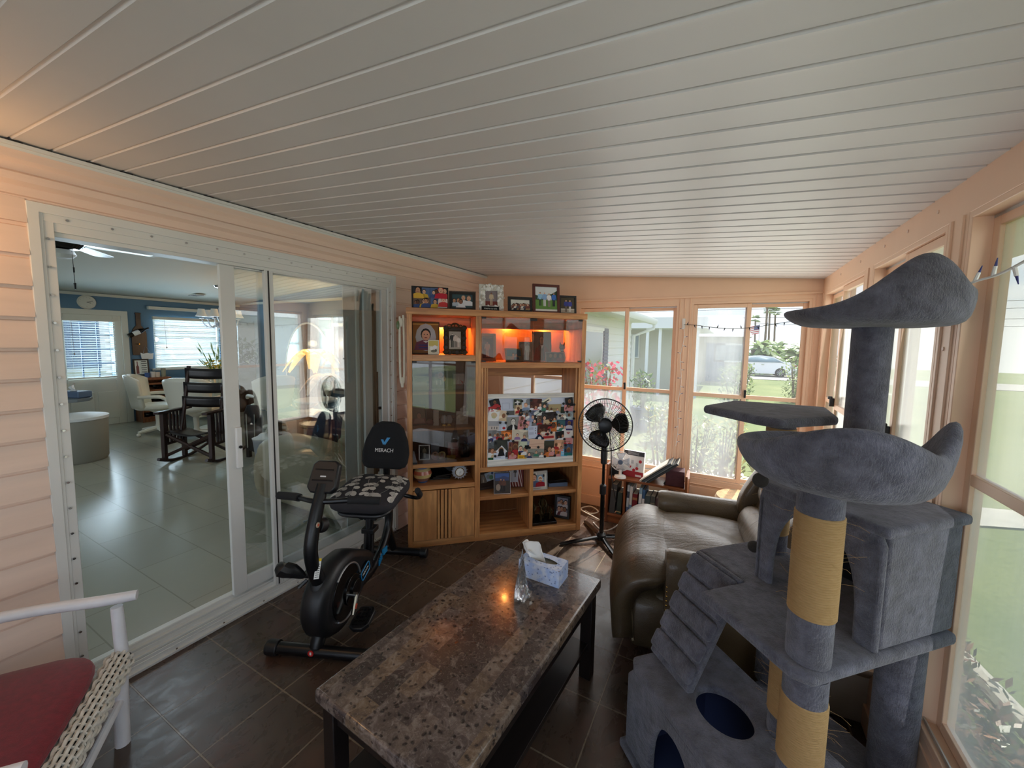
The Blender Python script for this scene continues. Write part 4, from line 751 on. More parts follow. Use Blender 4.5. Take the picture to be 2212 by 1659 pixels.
for i in range(120):
    a=R.uniform(0,2*pi); q=.2*R.random()**.6; p=Vector((q*cos(a),q*sin(a),.20+R.uniform(0,.22))); x,y=frame_to((R.uniform(-1,1),R.uniform(-1,1),1)); s=.022; m.C(*R.choice([(216,184,70),(230,206,110),(190,160,50)])); m.add([p-x*s,p-y*s,p+x*s,p+y*s],[(0,1,2,3)])
ob('blossom',m,'leaf_paint',f,kind='stuff'); m=M()
for i in range(50):
    a=R.uniform(0,2*pi); d=Vector((cos(a)*.25,sin(a)*.25,R.uniform(.2,.55))); p=d*R.uniform(.4,1)+Vector((0,0,.1)); x,y=frame_to(d); m.C(*R.choice(GG)); m.add([p,p+d*.2+x*.012,p+d*.35,p+d*.2-x*.012],[(0,1,2,3)])
ob('greenery',m,'leaf_paint',f)
h=thing('hutch','dark wooden hutch with glass shelves in the far dining corner','hutch',(-8.3,4.17,HF),0); ob('case',M().box(-.2,-.17,-.14,.15,0,1.66).box(.27,.30,-.14,.15,0,1.66).box(-.2,.3,-.14,.15,1.63,1.66).box(-.2,.3,-.14,.15,0,.62).box(-.2,.3,.13,.15,.6,1.65),'dark_wood',h); 
for k in range(3): ob('shelf',M().box(-.17,.27,-.12,.13,.85+.25*k,.868+.25*k),'dark_wood',h)
# rocking chair with leather slats
k=thing('rocking_chair','dark wooden rocking chair with wide leather back slats standing on the pale tile','rocking chair',(-5.28,2.25,HF),RAD(28))
for s in (-1,1):
    ob('rocker',M().tube([(s*.26,-.30,.07),(s*.26,-.12,.012),(s*.26,.12,.012),(s*.26,.38,.075)],.018,n=8,smooth=5),'dark_wood',k)
    ob('arm_panel',M().box(s*.26-.02,s*.26+.02,-.24,-.20,.03,.56).box(s*.26-.02,s*.26+.02,.02,.06,.02,.56).box(s*.26-.03,s*.26+.03,-.30,.14,.56,.585).box(s*.26-.012,s*.26+.012,-.2,.02,.2,.23),'dark_wood',k,bev=.004)
    m=M(); [m.box(s*.26-.008,s*.26+.008,-.185+.045*i,-.165+.045*i,.22,.56) for i in range(5)]; ob('spindles',m,'dark_wood',k)
    ob('back_post',M().tube([(s*.22,-.06,.24),(s*.215,.02,.62),(s*.21,.10,1.06)],.02,n=8),'dark_wood',k)
for z,y in ((.98,.09),(.82,.06),(.66,.035)):
    ob('back_slat',M().surf(lambda u,v,z=z,y=y:(-.235+.47*u,y-.02+.03*sin(pi*u),z-.06+.12*v-.012*sin(pi*u)),8,3),'black_fabric' if 0 else 'espresso_wood',k,solid=.008)
ob('seat',M().surf(lambda u,v:(-.23+.46*u,-.22+.30*v,.36-.05*sin(pi*u)-.03*v),8,4),'espresso_wood',k,solid=.01)
for s in (-1,1):
    ob('cross_brace',M().tube([(s*.24,-.21,.32),(-s*.24,-.21,.09)],.018,n=6).tube([(s*.24,.04,.32),(-s*.24,.04,.09)],.018,n=6),'dark_wood',k)
# counter end, tissue box, grey drum
b=thing('counter_top','grey laminate counter peninsula with rounded end at the left of the doorway','counter',(-6.9,1.45,HF)); ob('worktop',M().prism([(-.9,-.6),(.1,-.6),(.36,-.05),(.40,.12),(.33,.24),(.18,.30),(-.1,.26),(-.9,.2)],'z',.63,.665),'grey_lam',b,bev=.004); ob('base_panel',M().box(-.88,-.2,-.58,.16,0,.63),'house_white',b)
s=thing('tissue_box','grey oblong tissue box with a white tissue on the counter','tissue box',(-6.75,1.62,HF+.665),RAD(20)); ob('box',M().box(-.14,.14,-.07,.07,0,.075),'ext_blue',s,bev=.012); ob('tissue',M().surf(lambda u,v:(-.05+.1*u+.02*sin(6*v),-.02+.04*v*sin(5*u),.07+.10*v*(1-.4*abs(2*u-1))),8,5),'white_plain',s)
solo('paper_stack',M(TR(-7.0,1.42,HF+.665)).box(-.14,.14,-.1,.1,0,.09),'white_plain','stack of white papers on the counter behind the grey tissue box','papers')
dr=thing('storage_drum','tall grey round storage drum on the tile beside the counter','bin',(-6.35,1.50,HF)); ob('body',M().lathe([(0,0),(.235,0),(.25,.03),(.265,.46),(.26,.48)],28),'warm_grey',dr); ob('lid',M().lathe([(.27,.47),(.272,.50),(.2,.515),(0,.515)],28),'white_plain',dr)
# sofa, cushion, side table, lamp, mirror ...
so=thing('leather_sofa','puffy tan leather sofa seen end on through the right glass panel','sofa',(-2.98,2.75,HF))
ob('base',M().box(-.44,.46,-.86,.90,.03,.30),'leather_tan',so,bev=.03)
for y,l in ((-.78,1),(.82,1)):
    ob('arm',M().pillow((-.02,y,.38),.98,.32,.46,p=3.2),'leather_tan',so); ob('arm_front',M().pillow((-.46,y,.26),.12,.30,.5),'leather_tan',so)
for y in (-.32,.36): ob('seat_cushion',M().pillow((-.12,y,.36),.72,.66,.22),'leather_tan',so); ob('back_cushion',M().pillow((.34,y,.66),.30,.66,.62,R=RY(.16)),'leather_tan',so)
ob('lumbar_roll',M().pillow((.22,.02,.54),.2,1.3,.2),'leather_tan',so)
solo('throw_pillow',M(TR(-3.02,2.30,HF+.60)@RZ(.35)@RX(.9)@RY(.25)).pillow((0,0,0),.50,.36,.14,p=2.0),'navy_cloth','navy blue throw pillow lying on the tan sofa','pillow')
pt=Vector((-5.75,4.02,HF)); p=thing('palm_floor_lamp','palm tree shaped floor lamp with glowing leaf shades behind the sofa','lamp',pt)
ob('base',M().lathe([(0,0),(.17,0),(.16,.03),(.1,.08),(0,.1)],18),'lamp_trunk',p)
def leafset(m,c,n,l,a0,R):
    for i in range(n):
        a=a0+2*pi*i/n+R.uniform(-.15,.15); u=Vector((cos(a),sin(a),0)); x=Vector((-sin(a),cos(a),0)); prev=None
        for k in range(7):
            t=k/6; q=c+u*l*(t*.85)+Vector((0,0,.06*sin(pi*t)-.30*l*2*t*t)); w=l*.17*sin(pi*min(.98,.12+.8*t)); cur=(q+x*w-Vector((0,0,w*.35)),q+Vector((0,0,.01)),q-x*w-Vector((0,0,w*.35)))
            if prev: m.add(list(prev)+list(cur),[(0,1,4,3),(1,2,5,4)])
            prev=cur
R=random.Random(5)
for (dx,top,lit) in ((-.05,1.20,1),(.20,.82,0)):
    tr=ob('trunk',M().tube([(dx*.3,0,.06),(dx*.7,0,top*.5),(dx,0,top)],[.03,.022,.016],n=8,smooth=4),'lamp_trunk',p); m=M(); leafset(m,Vector((dx,0,top)),8,.52 if lit else .44,.2,R); ob('leaf_shade',m,'leaf_lamp_lit' if lit else 'leaf_lamp',p,solid=.002); ob('bulb',M().ball((dx+.03,-.04,top-.07),.03,10,7),'skylight_panel' if 0 else 'lamp_orange' if lit else 'white_plain',tr)
lamp('palm_lamp_glow','POINT',pt+Vector((-.05,0,1.32)),11,(1,.72,.42),shadow_soft_size=.05)
mr=thing('oval_mirror','large oval wall mirror behind the palm lamp','mirror',(-6.40,4.335,.95)); ob('glass',M().prism([(.62*cos(2*pi*i/40),.80*sin(2*pi*i/40)) for i in range(40)],'y',-.02,-.012),'mirror',mr); ob('frame',M().tube([(.63*cos(2*pi*i/40),-.014,.81*sin(2*pi*i/40)) for i in range(40)],.018,n=6,closed=True),'alu_white',mr)
rt=thing('pedestal_table','round white pedestal side table in front of the palm lamp','table',(-5.2,3.62,HF)); ob('top',M().lathe([(0,.50),(.28,.50),(.29,.515),(.28,.53),(0,.53)],28),'white_plain',rt); ob('pedestal',M().lathe([(.16,0),(.05,.03),(.04,.5)],14),'white_plain',rt)
pc=thing('framed_picture','tall dark picture in a white frame on the end wall beside the blinds','picture',(-5.45,4.335,.60)); ob('frame',M().box(-.30,-.25,-.03,0,0,1.15).box(.25,.30,-.03,0,0,1.15).box(-.25,.25,-.03,0,0,.05).box(-.25,.25,-.03,0,1.10,1.15),'house_white',pc); ob('print',M().box(-.25,.25,-.02,-.01,.05,1.10),'dark_wood',pc)
st=thing('side_table','dark wooden side table holding a glass bowl near the sofa','table',(-4.15,2.75,HF)); ob('top',M().box(-.22,.22,-.22,.22,.54,.57),'espresso_wood',st,bev=.004)
for x,y in ((-.19,-.19),(.19,-.19),(-.19,.19),(.19,.19)): ob('leg',M().box(x-.022,x+.022,y-.022,y+.022,0,.54),'espresso_wood',st)
ob('shelf',M().box(-.2,.2,-.2,.2,.18,.2),'espresso_wood',st)
gb=thing('glass_bowl','clear glass footed bowl of potpourri on the dark side table','bowl',(-4.12,2.72,HF+.57)); ob('bowl',M().lathe([(.07,0),(.05,.015),(.06,.05),(.13,.10),(.135,.10),(.07,.05)],20),'clear_glass',gb); ob('potpourri',M().lathe([(0,.075),(.09,.07),(.06,.05)],14),'bark',gb)
bn=thing('waste_bin','translucent white waste bin on the tile between the door stiles','bin',(-4.44,2.45,HF)); ob('body',M().lathe([(0,.004),(.075,.004),(.105,.30),(.108,.305),(.102,.30),(.072,.008)],24),'clear_bin',bn); ob('liner',M().lathe([(.10,.28),(.112,.31),(.06,.33),(.03,.36)],14),'white_plain',bn)
kc=thing('guitar_case','upright black folding chair frame leaning beside the waste bin','chair',(-4.84,2.56,HF),RAD(20)); kc.name='folded_chair'; ob('back_panel',M().prism([(-.10,.10),(.08,.04),(.12,.50),(.06,.62),(-.06,.62),(-.11,.52)],'y',-.02,.02),'black_plastic',kc,bev=.012); ob('tube_frame',M().tube([(-.05,-.035,.12),(-.055,-.035,.52)],.008,n=6).tube([(.04,-.035,.10),(.05,-.035,.52)],.008,n=6),'chrome',kc); ob('leg',M().box(.04,.09,-.02,.02,0,.12),'black_plastic',kc); ob('leg',M().box(-.09,-.05,-.02,.02,0,.12),'black_plastic',kc)
vb=thing('vertical_blind','white vertical blind stacked open behind the right glass panel','blind',(-2.44,2.05,HF)); ob('head_rail',W(vb).box(-2.47,-2.40,.5,2.25,1.905,1.945),'house_white',vb)
ob('front_slat',W(vb).box(-2.425,-2.419,1.905,2.005,.11,1.895),'white_plain',vb)
for i in range(9): ob('slat',W(vb).box(-2.49,-2.395,2.02+.013*i,2.024+.013*i,.12,1.895),'house_white',vb)
cw=W(vb); 
def cur(u,v): return (-2.45+.02*sin(u*22),2.15+.10*u,.11+1.78*v)
ob('side_panel',cw.surf(cur,20,1),'warm_grey',vb,solid=.003); ob('cord_weight',W(vb).box(-2.41,-2.40,2.125,2.14,.55,.60),'white_plain',vb)
# ================================================================== OAK WALL UNIT AND WHAT STANDS IN IT
CA=RAD(42.85); CO=Vector((-1.955,2.045,0)); D=.405
def cw(x,y,z): return CO+Vector((x*cos(CA)-y*sin(CA),x*sin(CA)+y*cos(CA),z))
cab=thing('entertainment_unit','tall oak wall unit with shelves and smoked glass doors across the far left corner','cabinet',CO,CA)
def part(n,mt,*bx,par=cab,bev=.002,**k):
    m=M()
    for b in bx: m.box(*b)
    return ob(n,m,mt,par,bev=bev,**k)
part('side_panel','oak_v',(0,.035,0,D,0,1.68)); part('side_panel','oak_v',(1.30,1.335,0,D,0,1.675)); part('partition','oak_v',(.478,.518,0,D,.03,1.68))
part('top','oak_h',(-.004,1.339,-.006,D,1.677,1.722)); part('plinth','oak_h',(.0,1.335,.004,.03,0,.052)); part('floor_panel','oak_h',(.035,1.30,.03,D-.01,.03,.05))
part('back_panel','oak_shaded',(.035,.478,D-.012,D,.05,1.68)); part('back_panel','oak_shaded',(.518,1.30,D-.012,D,1.306,1.68)); part('back_panel','oak_shaded',(.518,1.30,D-.012,D,.05,.55))
part('back_panel','oak_h',(.518,1.30,D-.012,D,1.215,1.306),(.518,.60,D-.012,D,.55,1.22))
for z0,z1,mt in ((1.355,1.398,'oak_h'),(.588,.620,'oak_h'),(.426,.458,'oak_h')): part('shelf',mt,(.035,.478,.002,D-.012,z0,z1))
for z in (1.132,.868): part('shelf','oak_h',(.035,.478,.03,D-.012,z-.018,z))
part('shelf','oak_h',(.518,1.30,.002,D-.012,1.306,1.347)); part('shelf','oak_h',(.518,1.30,.002,D-.012,.528,.564)); part('divider','oak_v',(.903,.933,.002,D-.012,.05,.528))
part('shelf','oak_h',(.518,.903,.02,D-.012,.306,.333)); part('shelf','oak_h',(.933,1.30,.02,D-.012,.306,.333))
part('moulding','oak_v',(.520,.536,.0,.018,.564,1.306),(.542,.556,.006,.03,.564,1.306),(.560,.572,.012,.05,.564,1.306)); part('moulding','oak_v',(1.262,1.278,.01,.05,.564,1.306),(1.282,1.298,.0,.02,.564,1.306))
part('light_valance','oak_h',(.035,.478,.29,.302,1.60,1.677)); part('light_valance','oak_h',(.518,1.30,.29,.302,1.60,1.677))
for a,b in ((.038,.252),(.258,.475)):
    dr=part('door','oak_door',(a+.05*(a>.2),b-.05*(a<.2),-.012,.004,.058,.422)); part('edge_pull','oak_v',*(((b-.046,b-.028,-.014,.004,.058,.422),(b-.022,b,-.010,.004,.058,.422)) if a<.2 else ((a,a+.02,-.010,.004,.058,.422),(a+.026,a+.046,-.014,.004,.058,.422))),par=dr)
for a,b,z0,z1 in ((.036,.256,.622,1.353),(.258,.477,.622,1.353),(.520,.908,1.350,1.674),(.911,1.299,1.350,1.674)):
    gd=part('glass_door','cabinet_glass',(a,b,-.003,.002,z0,z1),bev=0); hx=[(a,a+.03),(b-.03,b)]; 
    part('hinge','black_plastic',*[(p,q,-.009,.006,zz,zz+.012) for p,q in ((hx[0],hx[1])[0 if a in(.036,.520) else 1],) for zz in (z0,z1-.012)],par=gd,bev=0)
part('catch','black_plastic',(.885,.935,-.008,.02,1.655,1.674))
# warm puck lights behind the valances
for x in (.26,.80,1.12):
    p=cw(x,.345,1.655); lp=part('puck_light','lamp_orange',(x-.02,x+.02,.325,.365,1.662,1.676)); lamp('puck_light_glow','POINT',p-Vector((0,0,.03)),6.0 if x<.5 else 6.5,(1,.36,.08),shadow_soft_size=.02)
# ---- framed photographs.  fr(...): x centre, width, height, depth in the unit, shelf height
def fr(name,label,x,y,z,w,h,spec,yaw=0,**k): return photo_frame(name,label,cw(x,y,z),CA+RAD(yaw),w,h,spec,**k)
SKY=(170,196,224); GRS=(96,140,70); TREE=(44,66,40)
def outdoors(*figs): return [('r',0,0,1,1,SKY),('r',0,0,1,.42,GRS),('e',.15,.55,.3,.2,TREE),('e',.62,.58,.45,.24,TREE),('r',0,.42,1,.5,TREE)]+list(figs)
TOPG='photographs on top of the wall unit'
def mosaic(n,m,seed):
    R=random.Random(seed); o=[]
    for i in range(n):
        for j in range(m):
            x0,x1,z0,z1=i/n,(i+1)/n,j/m,(j+1)/m; o.append(('r',x0,z0,x1,z1,R.choice([(70,84,110),(120,100,90),(90,110,150),(150,130,110),(60,60,70)])))
            for q in range(R.randint(1,3)): o.append(('h',x0+(x1-x0)*R.uniform(.25,.75),z0,(z1-z0)*R.uniform(.6,.85),R.choice([(230,225,220),(190,60,60),(220,180,70),(70,90,140)]),R.choice(SKN),(40,32,28)))
    return o
cl=mosaic(4,2,3)+[('e',.88,.28,.17,.30,(226,206,196)),('h',.88,.04,.46,(200,60,60),(236,190,164),(120,80,50)),('h',.80,.45,.52,(190,40,60),(230,180,150),(200,60,50)),('h',.13,.42,.5,(224,178,70),(204,150,118),(40,32,28))]
fr('photo_frame','wide black framed collage of family snapshots at the left end of the unit top',.165,.13,1.722,.262,.165,cl,yaw=4,border=.011,round_=1,group=TOPG)
def wire(m,w,h):
    for i,d in enumerate((0,.011,.022)): m.tube([(-w/2+d,0,d+.003),(w/2-d,0,d+.003),(w/2-d,0,h-d),(-w/2+d,0,h-d)],.0022,n=5,closed=True)
    for i in range(9):
        x=-w/2+.02+i*(w-.04)/8; m.tube([(x,-.003,h-.003),(x+.008,-.005,h-.013),(x-.004,-.004,h-.022)],.0018,n=4)
        z=.02+i*(h-.04)/8; m.tube([(w/2-.003,-.003,z),(w/2-.013,-.005,z+.006),(w/2-.022,-.004,z)],.0018,n=4)
fr('photo_frame','dark wire frame with four men in white shirts on the unit top beside the collage',.40,.16,1.722,.20,.148,[('r',0,0,1,1,(60,86,92)),('h',.3,.1,.55,(232,234,240),SKN[1],(40,30,26)),('h',.55,.25,.6,(236,236,240),SKN[0],(150,140,130)),('h',.82,.15,.68,(232,232,236),SKN[0],(120,100,90)),('h',.42,-.05,.6,(240,240,244),SKN[2],(30,26,24)),('h',.1,.1,.5,(200,210,220),SKN[1],(60,50,40))],yaw=-4,border=.025,fm=wire,col=(40,48,44),group=TOPG)
def shells(m,w,h):
    R=random.Random(8); b=.046
    for (x0,x1,z0,z1) in ((-w/2,w/2,0,b),(-w/2,w/2,h-b,h),(-w/2,-w/2+b,b,h-b),(w/2-b,w/2,b,h-b)):
        m.C(214,210,200); m.box(x0,x1,-.006,.008,z0,z1); n=int((x1-x0)*(z1-z0)/.00030)
        for i in range(n): m.C(*R.choice([(232,230,224),(214,208,196),(244,242,238),(190,180,166)])); m.ball((R.uniform(x0+.004,x1-.004),-.008,R.uniform(z0+.004,z1-.004)),(R.uniform(.009,.02),.007,R.uniform(.006,.012)),8,5,RY(R.uniform(0,3)))
fr('photo_frame','white seashell encrusted frame with a small priestly portrait on the unit top','x' and .615,.13,1.722,.185,.205,[('r',0,0,1,1,(140,128,132)),('r',0,0,1,.3,(120,56,50)),('f',.5,.06,.8,(212,190,160),(206,184,154),SKN[2],(40,30,26))],border=.044,fm=shells,group=TOPG,mt='paint_matte')
s=thing('name_plaque','small black name block in front of the white shell frame','plaque',cw(.595,.06,1.722),CA); ob('block',M().prism([(-.006,0),(.03,0),(.02,.034),(.012,.034)],'x',-.065,.065),'black_gloss',s,bev=.002); text('lettering',"MAMA & LE'S",.017,'weathered_white',s,TR(0,-.0005,.017)@RX(RAD(90-27)))
fr('photo_frame','low black frame with a crowd under handwritten words left of the brown frame',.845,.15,1.722,.195,.124,[('r',0,0,1,1,(228,226,214))]+[('h',.08+.12*i,.0,.42+.08*(i%3),[(90,60,50),(220,216,206),(60,60,70),(170,140,100)][i%4],SKN[i%5],(40,30,26)) for i in range(8)]+[('h',.14+.12*i,.14,.40,[(120,70,60),(230,226,216),(80,80,90)][i%3],SKN[(i+2)%5],(36,28,24)) for i in range(7)],border=.022,group=TOPG)
fr('photo_frame','tall reddish brown frame with four golfers on grass on the unit top',1.055,.14,1.722,.222,.232,[('r',0,.0,1,1,(216,222,224)),('p',[(0,.3),(1,.3),(1,.86),(.75,.72),(.5,.66),(.25,.60),(0,.66)],(50,72,50)),('r',0,.08,1,.46,(104,146,72)),('r',0,0,1,.07,(236,234,228)),('f',.22,.22,.56,(150,196,226),(52,58,56),SKN[0],(60,50,44)),('f',.42,.2,.58,(140,176,220),(226,226,226),SKN[0],(220,220,220)),('f',.62,.18,.56,(232,232,236),(150,140,128),SKN[0],(190,170,140)),('f',.84,.2,.56,(60,110,190),(40,44,60),SKN[1],(50,60,90))],border=.021,col=(84,36,28),group=TOPG)
fr('photo_frame','narrow black frame with a couple in blue shirts at the right of the unit top',1.245,.17,1.722,.145,.155,[('r',0,0,1,1,(74,66,50)),('r',0,0,1,.22,(176,168,152)),('r',0,.22,1,.27,(210,206,196)),('f',.38,.05,.8,(62,68,140),(110,96,86),SKN[0],(90,80,70)),('f',.66,.05,.78,(66,72,150),(216,212,206),SKN[0],(200,180,120))],border=.016,yaw=-6,group=TOPG)
# open top left compartment
LG='ornaments behind the left shelves'
fr('photo_frame','gold oval portrait of a boy in a striped shirt in the top left compartment',.135,.20,1.398,.20,.24,[('r',0,0,1,1,(150,104,46)),('r',0,.93,1,.96,(216,176,90)),('e',.5,.52,.40,.45,(196,200,206)),('h',.5,.10,.60,(118,56,86),(232,180,150),(44,34,30)),('p',[(.22,.16),(.78,.16),(.76,.20),(.24,.20)],(60,60,130)),('p',[(.2,.24),(.8,.24),(.77,.28),(.24,.28)],(60,60,130)),('p',[(.38,.40),(.62,.40),(.5,.33)],(240,240,240))],border=.006,col=(70,50,30),tilt=.1,group=LG)
def blob(m,w,h):
    m.prism([(w/2*cos(2*pi*i/24)*(1 if abs(cos(2*pi*i/24))<.7 else .98),h/2+h/2*sin(2*pi*i/24)) for i in range(24)],'y',-.004,.006)
fr('small_frame','small white floral porcelain frame leaning in front of the oval boy portrait',.185,.09,1.398,.078,.105,[('r',0,0,1,1,(226,220,200)),('r',0,.6,1,1,(206,190,110)),('e',.3,.4,.2,.14,(240,240,236)),('e',.65,.5,.22,.16,(236,236,240)),('e',.5,.2,.3,.1,(120,116,100)),('e',.75,.25,.12,.12,(90,90,84))],border=.006,col=(226,222,206),group=LG)
def ornate(m,w,h):
    R=random.Random(12); bx=.036
    m.tube([(-w/2+bx,0,bx),(w/2-bx,0,bx),(w/2-bx,0,h-bx),(-w/2+bx,0,h-bx)],.006,n=6,closed=True)
    for s in range(4):
        for i in range(6):
            t=(i+.5)/6; p={0:(-w/2+w*t,bx*.5),1:(-w/2+w*t,h-bx*.5+.02*sin(pi*t)),2:(-w/2+bx*.5,h*t),3:(w/2-bx*.5,h*t)}[s]; r=.013+.005*(i%2)
            m.tube([(p[0]+r*cos(a*.9),-.003,p[1]+r*sin(a*.9)) for a in range(7)],.0042,n=5,closed=True)
    for sx in (-1,1): m.tube([(sx*(w/2-.04),0,.02),(sx*(w/2-.01),-.004,.006),(sx*(w/2+.006),-.004,.022)],.006,n=5,smooth=3)
    m.tube([(-.03,0,h),(-.012,-.004,h+.018),(.012,-.004,h+.018),(.03,0,h)],.006,n=5,smooth=3)
fr('photo_frame','ornate openwork bronze frame with an old family photo glowing orange behind',.345,.14,1.398,.168,.212,[('r',0,0,1,1,(176,172,160)),('f',.28,.1,.8,(60,60,58),(50,50,48),(210,206,196),(60,56,50)),('f',.55,.12,.72,(214,210,200),(120,116,108),(214,210,200),(70,66,60)),('f',.8,.1,.6,(236,234,226),(220,216,206),(216,212,202),(60,56,50))],border=.040,fm=ornate,mt='bronze',group=LG)
# behind the upper right glass
UG='things behind the upper right glass doors'
fr('photo_frame','cream arched frame with a standing bride photo at the left behind the upper glass',.605,.20,1.347,.13,.215,[('r',0,0,1,1,(110,66,50)),('f',.45,.06,.7,(226,214,196),(230,220,204),SKN[0],(60,40,30)),('e',.5,.95,.45,.06,(150,120,80))],border=.022,col=(190,176,140),group=UG)
fr('photo_frame','small tilted wooden frame with a holiday photo behind the upper glass',.80,.12,1.347,.15,.105,[('r',0,0,1,1,(90,130,150)),('r',0,0,1,.4,(180,160,130)),('h',.45,.05,.55,(200,150,130),SKN[0],(60,40,30)),('h',.65,.05,.5,(90,120,150),SKN[1],(40,30,26))],border=.012,col=(170,140,96),yaw=14,tilt=.3,group=UG)
fr('photo_frame','white bridal figure picture standing mid shelf behind the upper glass',.905,.17,1.347,.115,.155,[('r',0,0,1,1,(186,170,156)),('f',.62,.05,.9,(240,236,228),(240,236,228),SKN[0],(50,36,30)),('e',.25,.8,.2,.12,(210,200,190)),('e',.3,.5,.15,.2,(200,190,180))],border=.004,col=(220,214,204),group=UG)
fr('photo_frame','large graduate portrait in red gown behind the upper right glass',1.06,.24,1.347,.165,.24,[('r',0,0,1,1,(110,112,116)),('p',[(.02,0),(.98,0),(.85,.42),(.62,.56),(.38,.56),(.15,.42)],(140,50,64)),('p',[(.36,0),(.66,0),(.62,.55),(.42,.55)],(30,32,40)),('p',[(.42,.55),(.6,.55),(.5,.4)],(240,240,240)),('e',.5,.74,.14,.16,(40,30,28)),('e',.5,.71,.12,.14,(206,158,130)),('r',.38,.72,.62,.735,(50,40,36))],border=.006,col=(120,120,120),group=UG)
fr('photo_frame','low silver frame with three friends in front of the graduate portrait',1.115,.08,1.347,.155,.078,[('r',0,0,1,1,(70,50,50)),('h',.25,0,.8,(60,30,40),SKN[0],(60,36,30)),('h',.5,0,.8,(120,60,60),SKN[0],(100,70,50)),('h',.78,0,.8,(170,40,50),SKN[1],(40,30,28))],border=.004,mt='silver',group=UG)
ct=thing('cat_figurine','shiny dark cat figurine sitting at the right behind the upper glass','figurine',cw(1.20,.16,1.347),CA); m=M(); m.lathe([(.0,0),(.03,.004),(.034,.03),(.024,.07),(.016,.092),(0,.096)],14); m.ball((0,-.004,.115),(.026,.022,.024),12,8); ob('body',m,'black_gloss',ct)
for s in (-1,1): ob('ear',M().cyl((s*.015,-.004,.13),(s*.02,-.004,.158),.009,.001,n=8),'black_gloss',ct)
ob('collar',M().tube([(.018*cos(a*.6),-.003+.018*sin(a*.6),.092) for a in range(11)],.0035,n=5),'chrome',ct)
# left bay behind smoked glass
G1='keepsakes on the top smoked glass shelf'; G2='keepsakes on the middle smoked glass shelf'; G3='keepsakes on the bottom smoked glass shelf'
fr('photo_frame','pale landscape picture at the left of the top smoked glass shelf',.105,.14,1.132,.125,.105,[('r',0,0,1,1,(196,190,170)),('r',0,.6,1,1,(130,126,96)),('e',.4,.75,.35,.14,(96,100,70)),('r',0,.52,1,.58,(160,150,124)),('f',.86,.25,.5,(40,44,60),(30,30,40),SKN[0],(40,30,26))],border=.004,col=(150,146,136),group=G1)
fr('photo_frame','crystal edged frame with three people in suits on the top smoked glass shelf',.225,.12,1.132,.135,.165,[('r',0,0,1,1,(64,70,76)),('h',.36,.2,.55,(60,66,90),SKN[2],(30,26,24)),('h',.62,.2,.60,(50,56,80),SKN[0],(200,190,180)),('h',.85,.12,.5,(40,60,110),SKN[0],(90,60,40)),('p',[(.3,.2),(.4,.2),(.38,.44),(.33,.44)],(236,236,236)),('p',[(.56,.2),(.66,.2),(.64,.46),(.6,.46)],(236,236,236))],border=.014,mt='clear_bin',group=G1)
fr('photo_frame','picture of a sailing boat at the right of the top smoked glass shelf',.375,.14,1.132,.10,.13,[('r',0,0,1,1,(206,208,212)),('r',0,0,1,.3,(120,120,120)),('p',[(.3,.3),(.8,.3),(.7,.22),(.4,.22)],(150,60,60)),('p',[(.5,.3),(.52,.9),(.3,.35)],(240,240,240)),('p',[(.85,.3),(.6,.6),(.88,.45)],(190,40,50))],border=.008,col=(50,50,54),group=G1)
fr('photo_frame','dark framed photo leaning at the left of the middle smoked glass shelf',.085,.16,.868,.115,.155,[('r',0,0,1,1,(140,126,100)),('r',0,0,1,.3,(150,80,80)),('h',.5,.05,.5,(190,150,140),SKN[0],(70,50,40))],border=.01,tilt=.25,yaw=10,group=G2)
def orn(name,label,x,y,z,build,grp,cat='ornament'):
    r=thing(name,label,cat,cw(x,y,z),CA,grp); build(r); return r
orn('dried_rose','dusky dried rose cluster lying on the middle smoked glass shelf',.165,.15,.868,lambda r:[ob('petals',M().ball((0,0,.02),(.035,.03,.022),10,6).ball((.03,.01,.03),(.026,.022,.02),10,6),'red_cloth',r)],G2)
fr('card','tall plain white card standing on the middle smoked glass shelf',.205,.13,.868,.04,.115,[('r',0,0,1,1,(206,202,196))],border=.001,col=(206,202,196),group=G2,cat='card')
for i,x in enumerate((.262,.30)): orn('glass_bell','clear glass globe ornament, %s of the pair on the middle smoked glass shelf'%('left','right')[i],x,.12,.868,lambda r:[ob('globe',M().lathe([(0,.012),(.02,.02),(.026,.045),(.016,.075),(0,.08)],16),'clear_bin',r),ob('base',M().lathe([(0,0),(.02,0),(.017,.012),(0,.012)],14),'brass',r)],G2)
def heart(r):
    m=M(); pts=[]
    for i in range(24): a=2*pi*i/24; pts.append((.045*(16*sin(a)**3)/17,.05+.045*(13*cos(a)-5*cos(2*a)-2*cos(3*a)-cos(4*a))/17))
    ob('heart',m.prism(pts,'y',-.012,.012),'shell_white',r,bev=.005); ob('cherub',M().ball((0,0,.115),(.02,.016,.016),10,7).ball((.012,0,.135),.011,8,6),'white_plain',r); ob('back_plate',M().box(-.045,.045,.012,.018,0,.10),'white_plain',r)
orn('heart_figurine','white heart shaped figurine topped by a cherub on the middle smoked glass shelf',.40,.13,.868,heart,G2,'figurine')
fr('photo_frame','silver bordered vintage portrait at the left of the bottom smoked glass shelf',.118,.10,.620,.082,.112,[('r',0,0,1,1,(60,56,50)),('f',.52,.08,.8,(170,166,150),(150,146,132),(190,184,170),(60,50,44))],border=.009,mt='silver',group=G3)
fr('card','blank blue grey card standing behind the small round frames',.20,.17,.620,.062,.10,[('r',0,0,1,1,(150,160,178))],border=.001,col=(150,160,178),group=G3,cat='card')
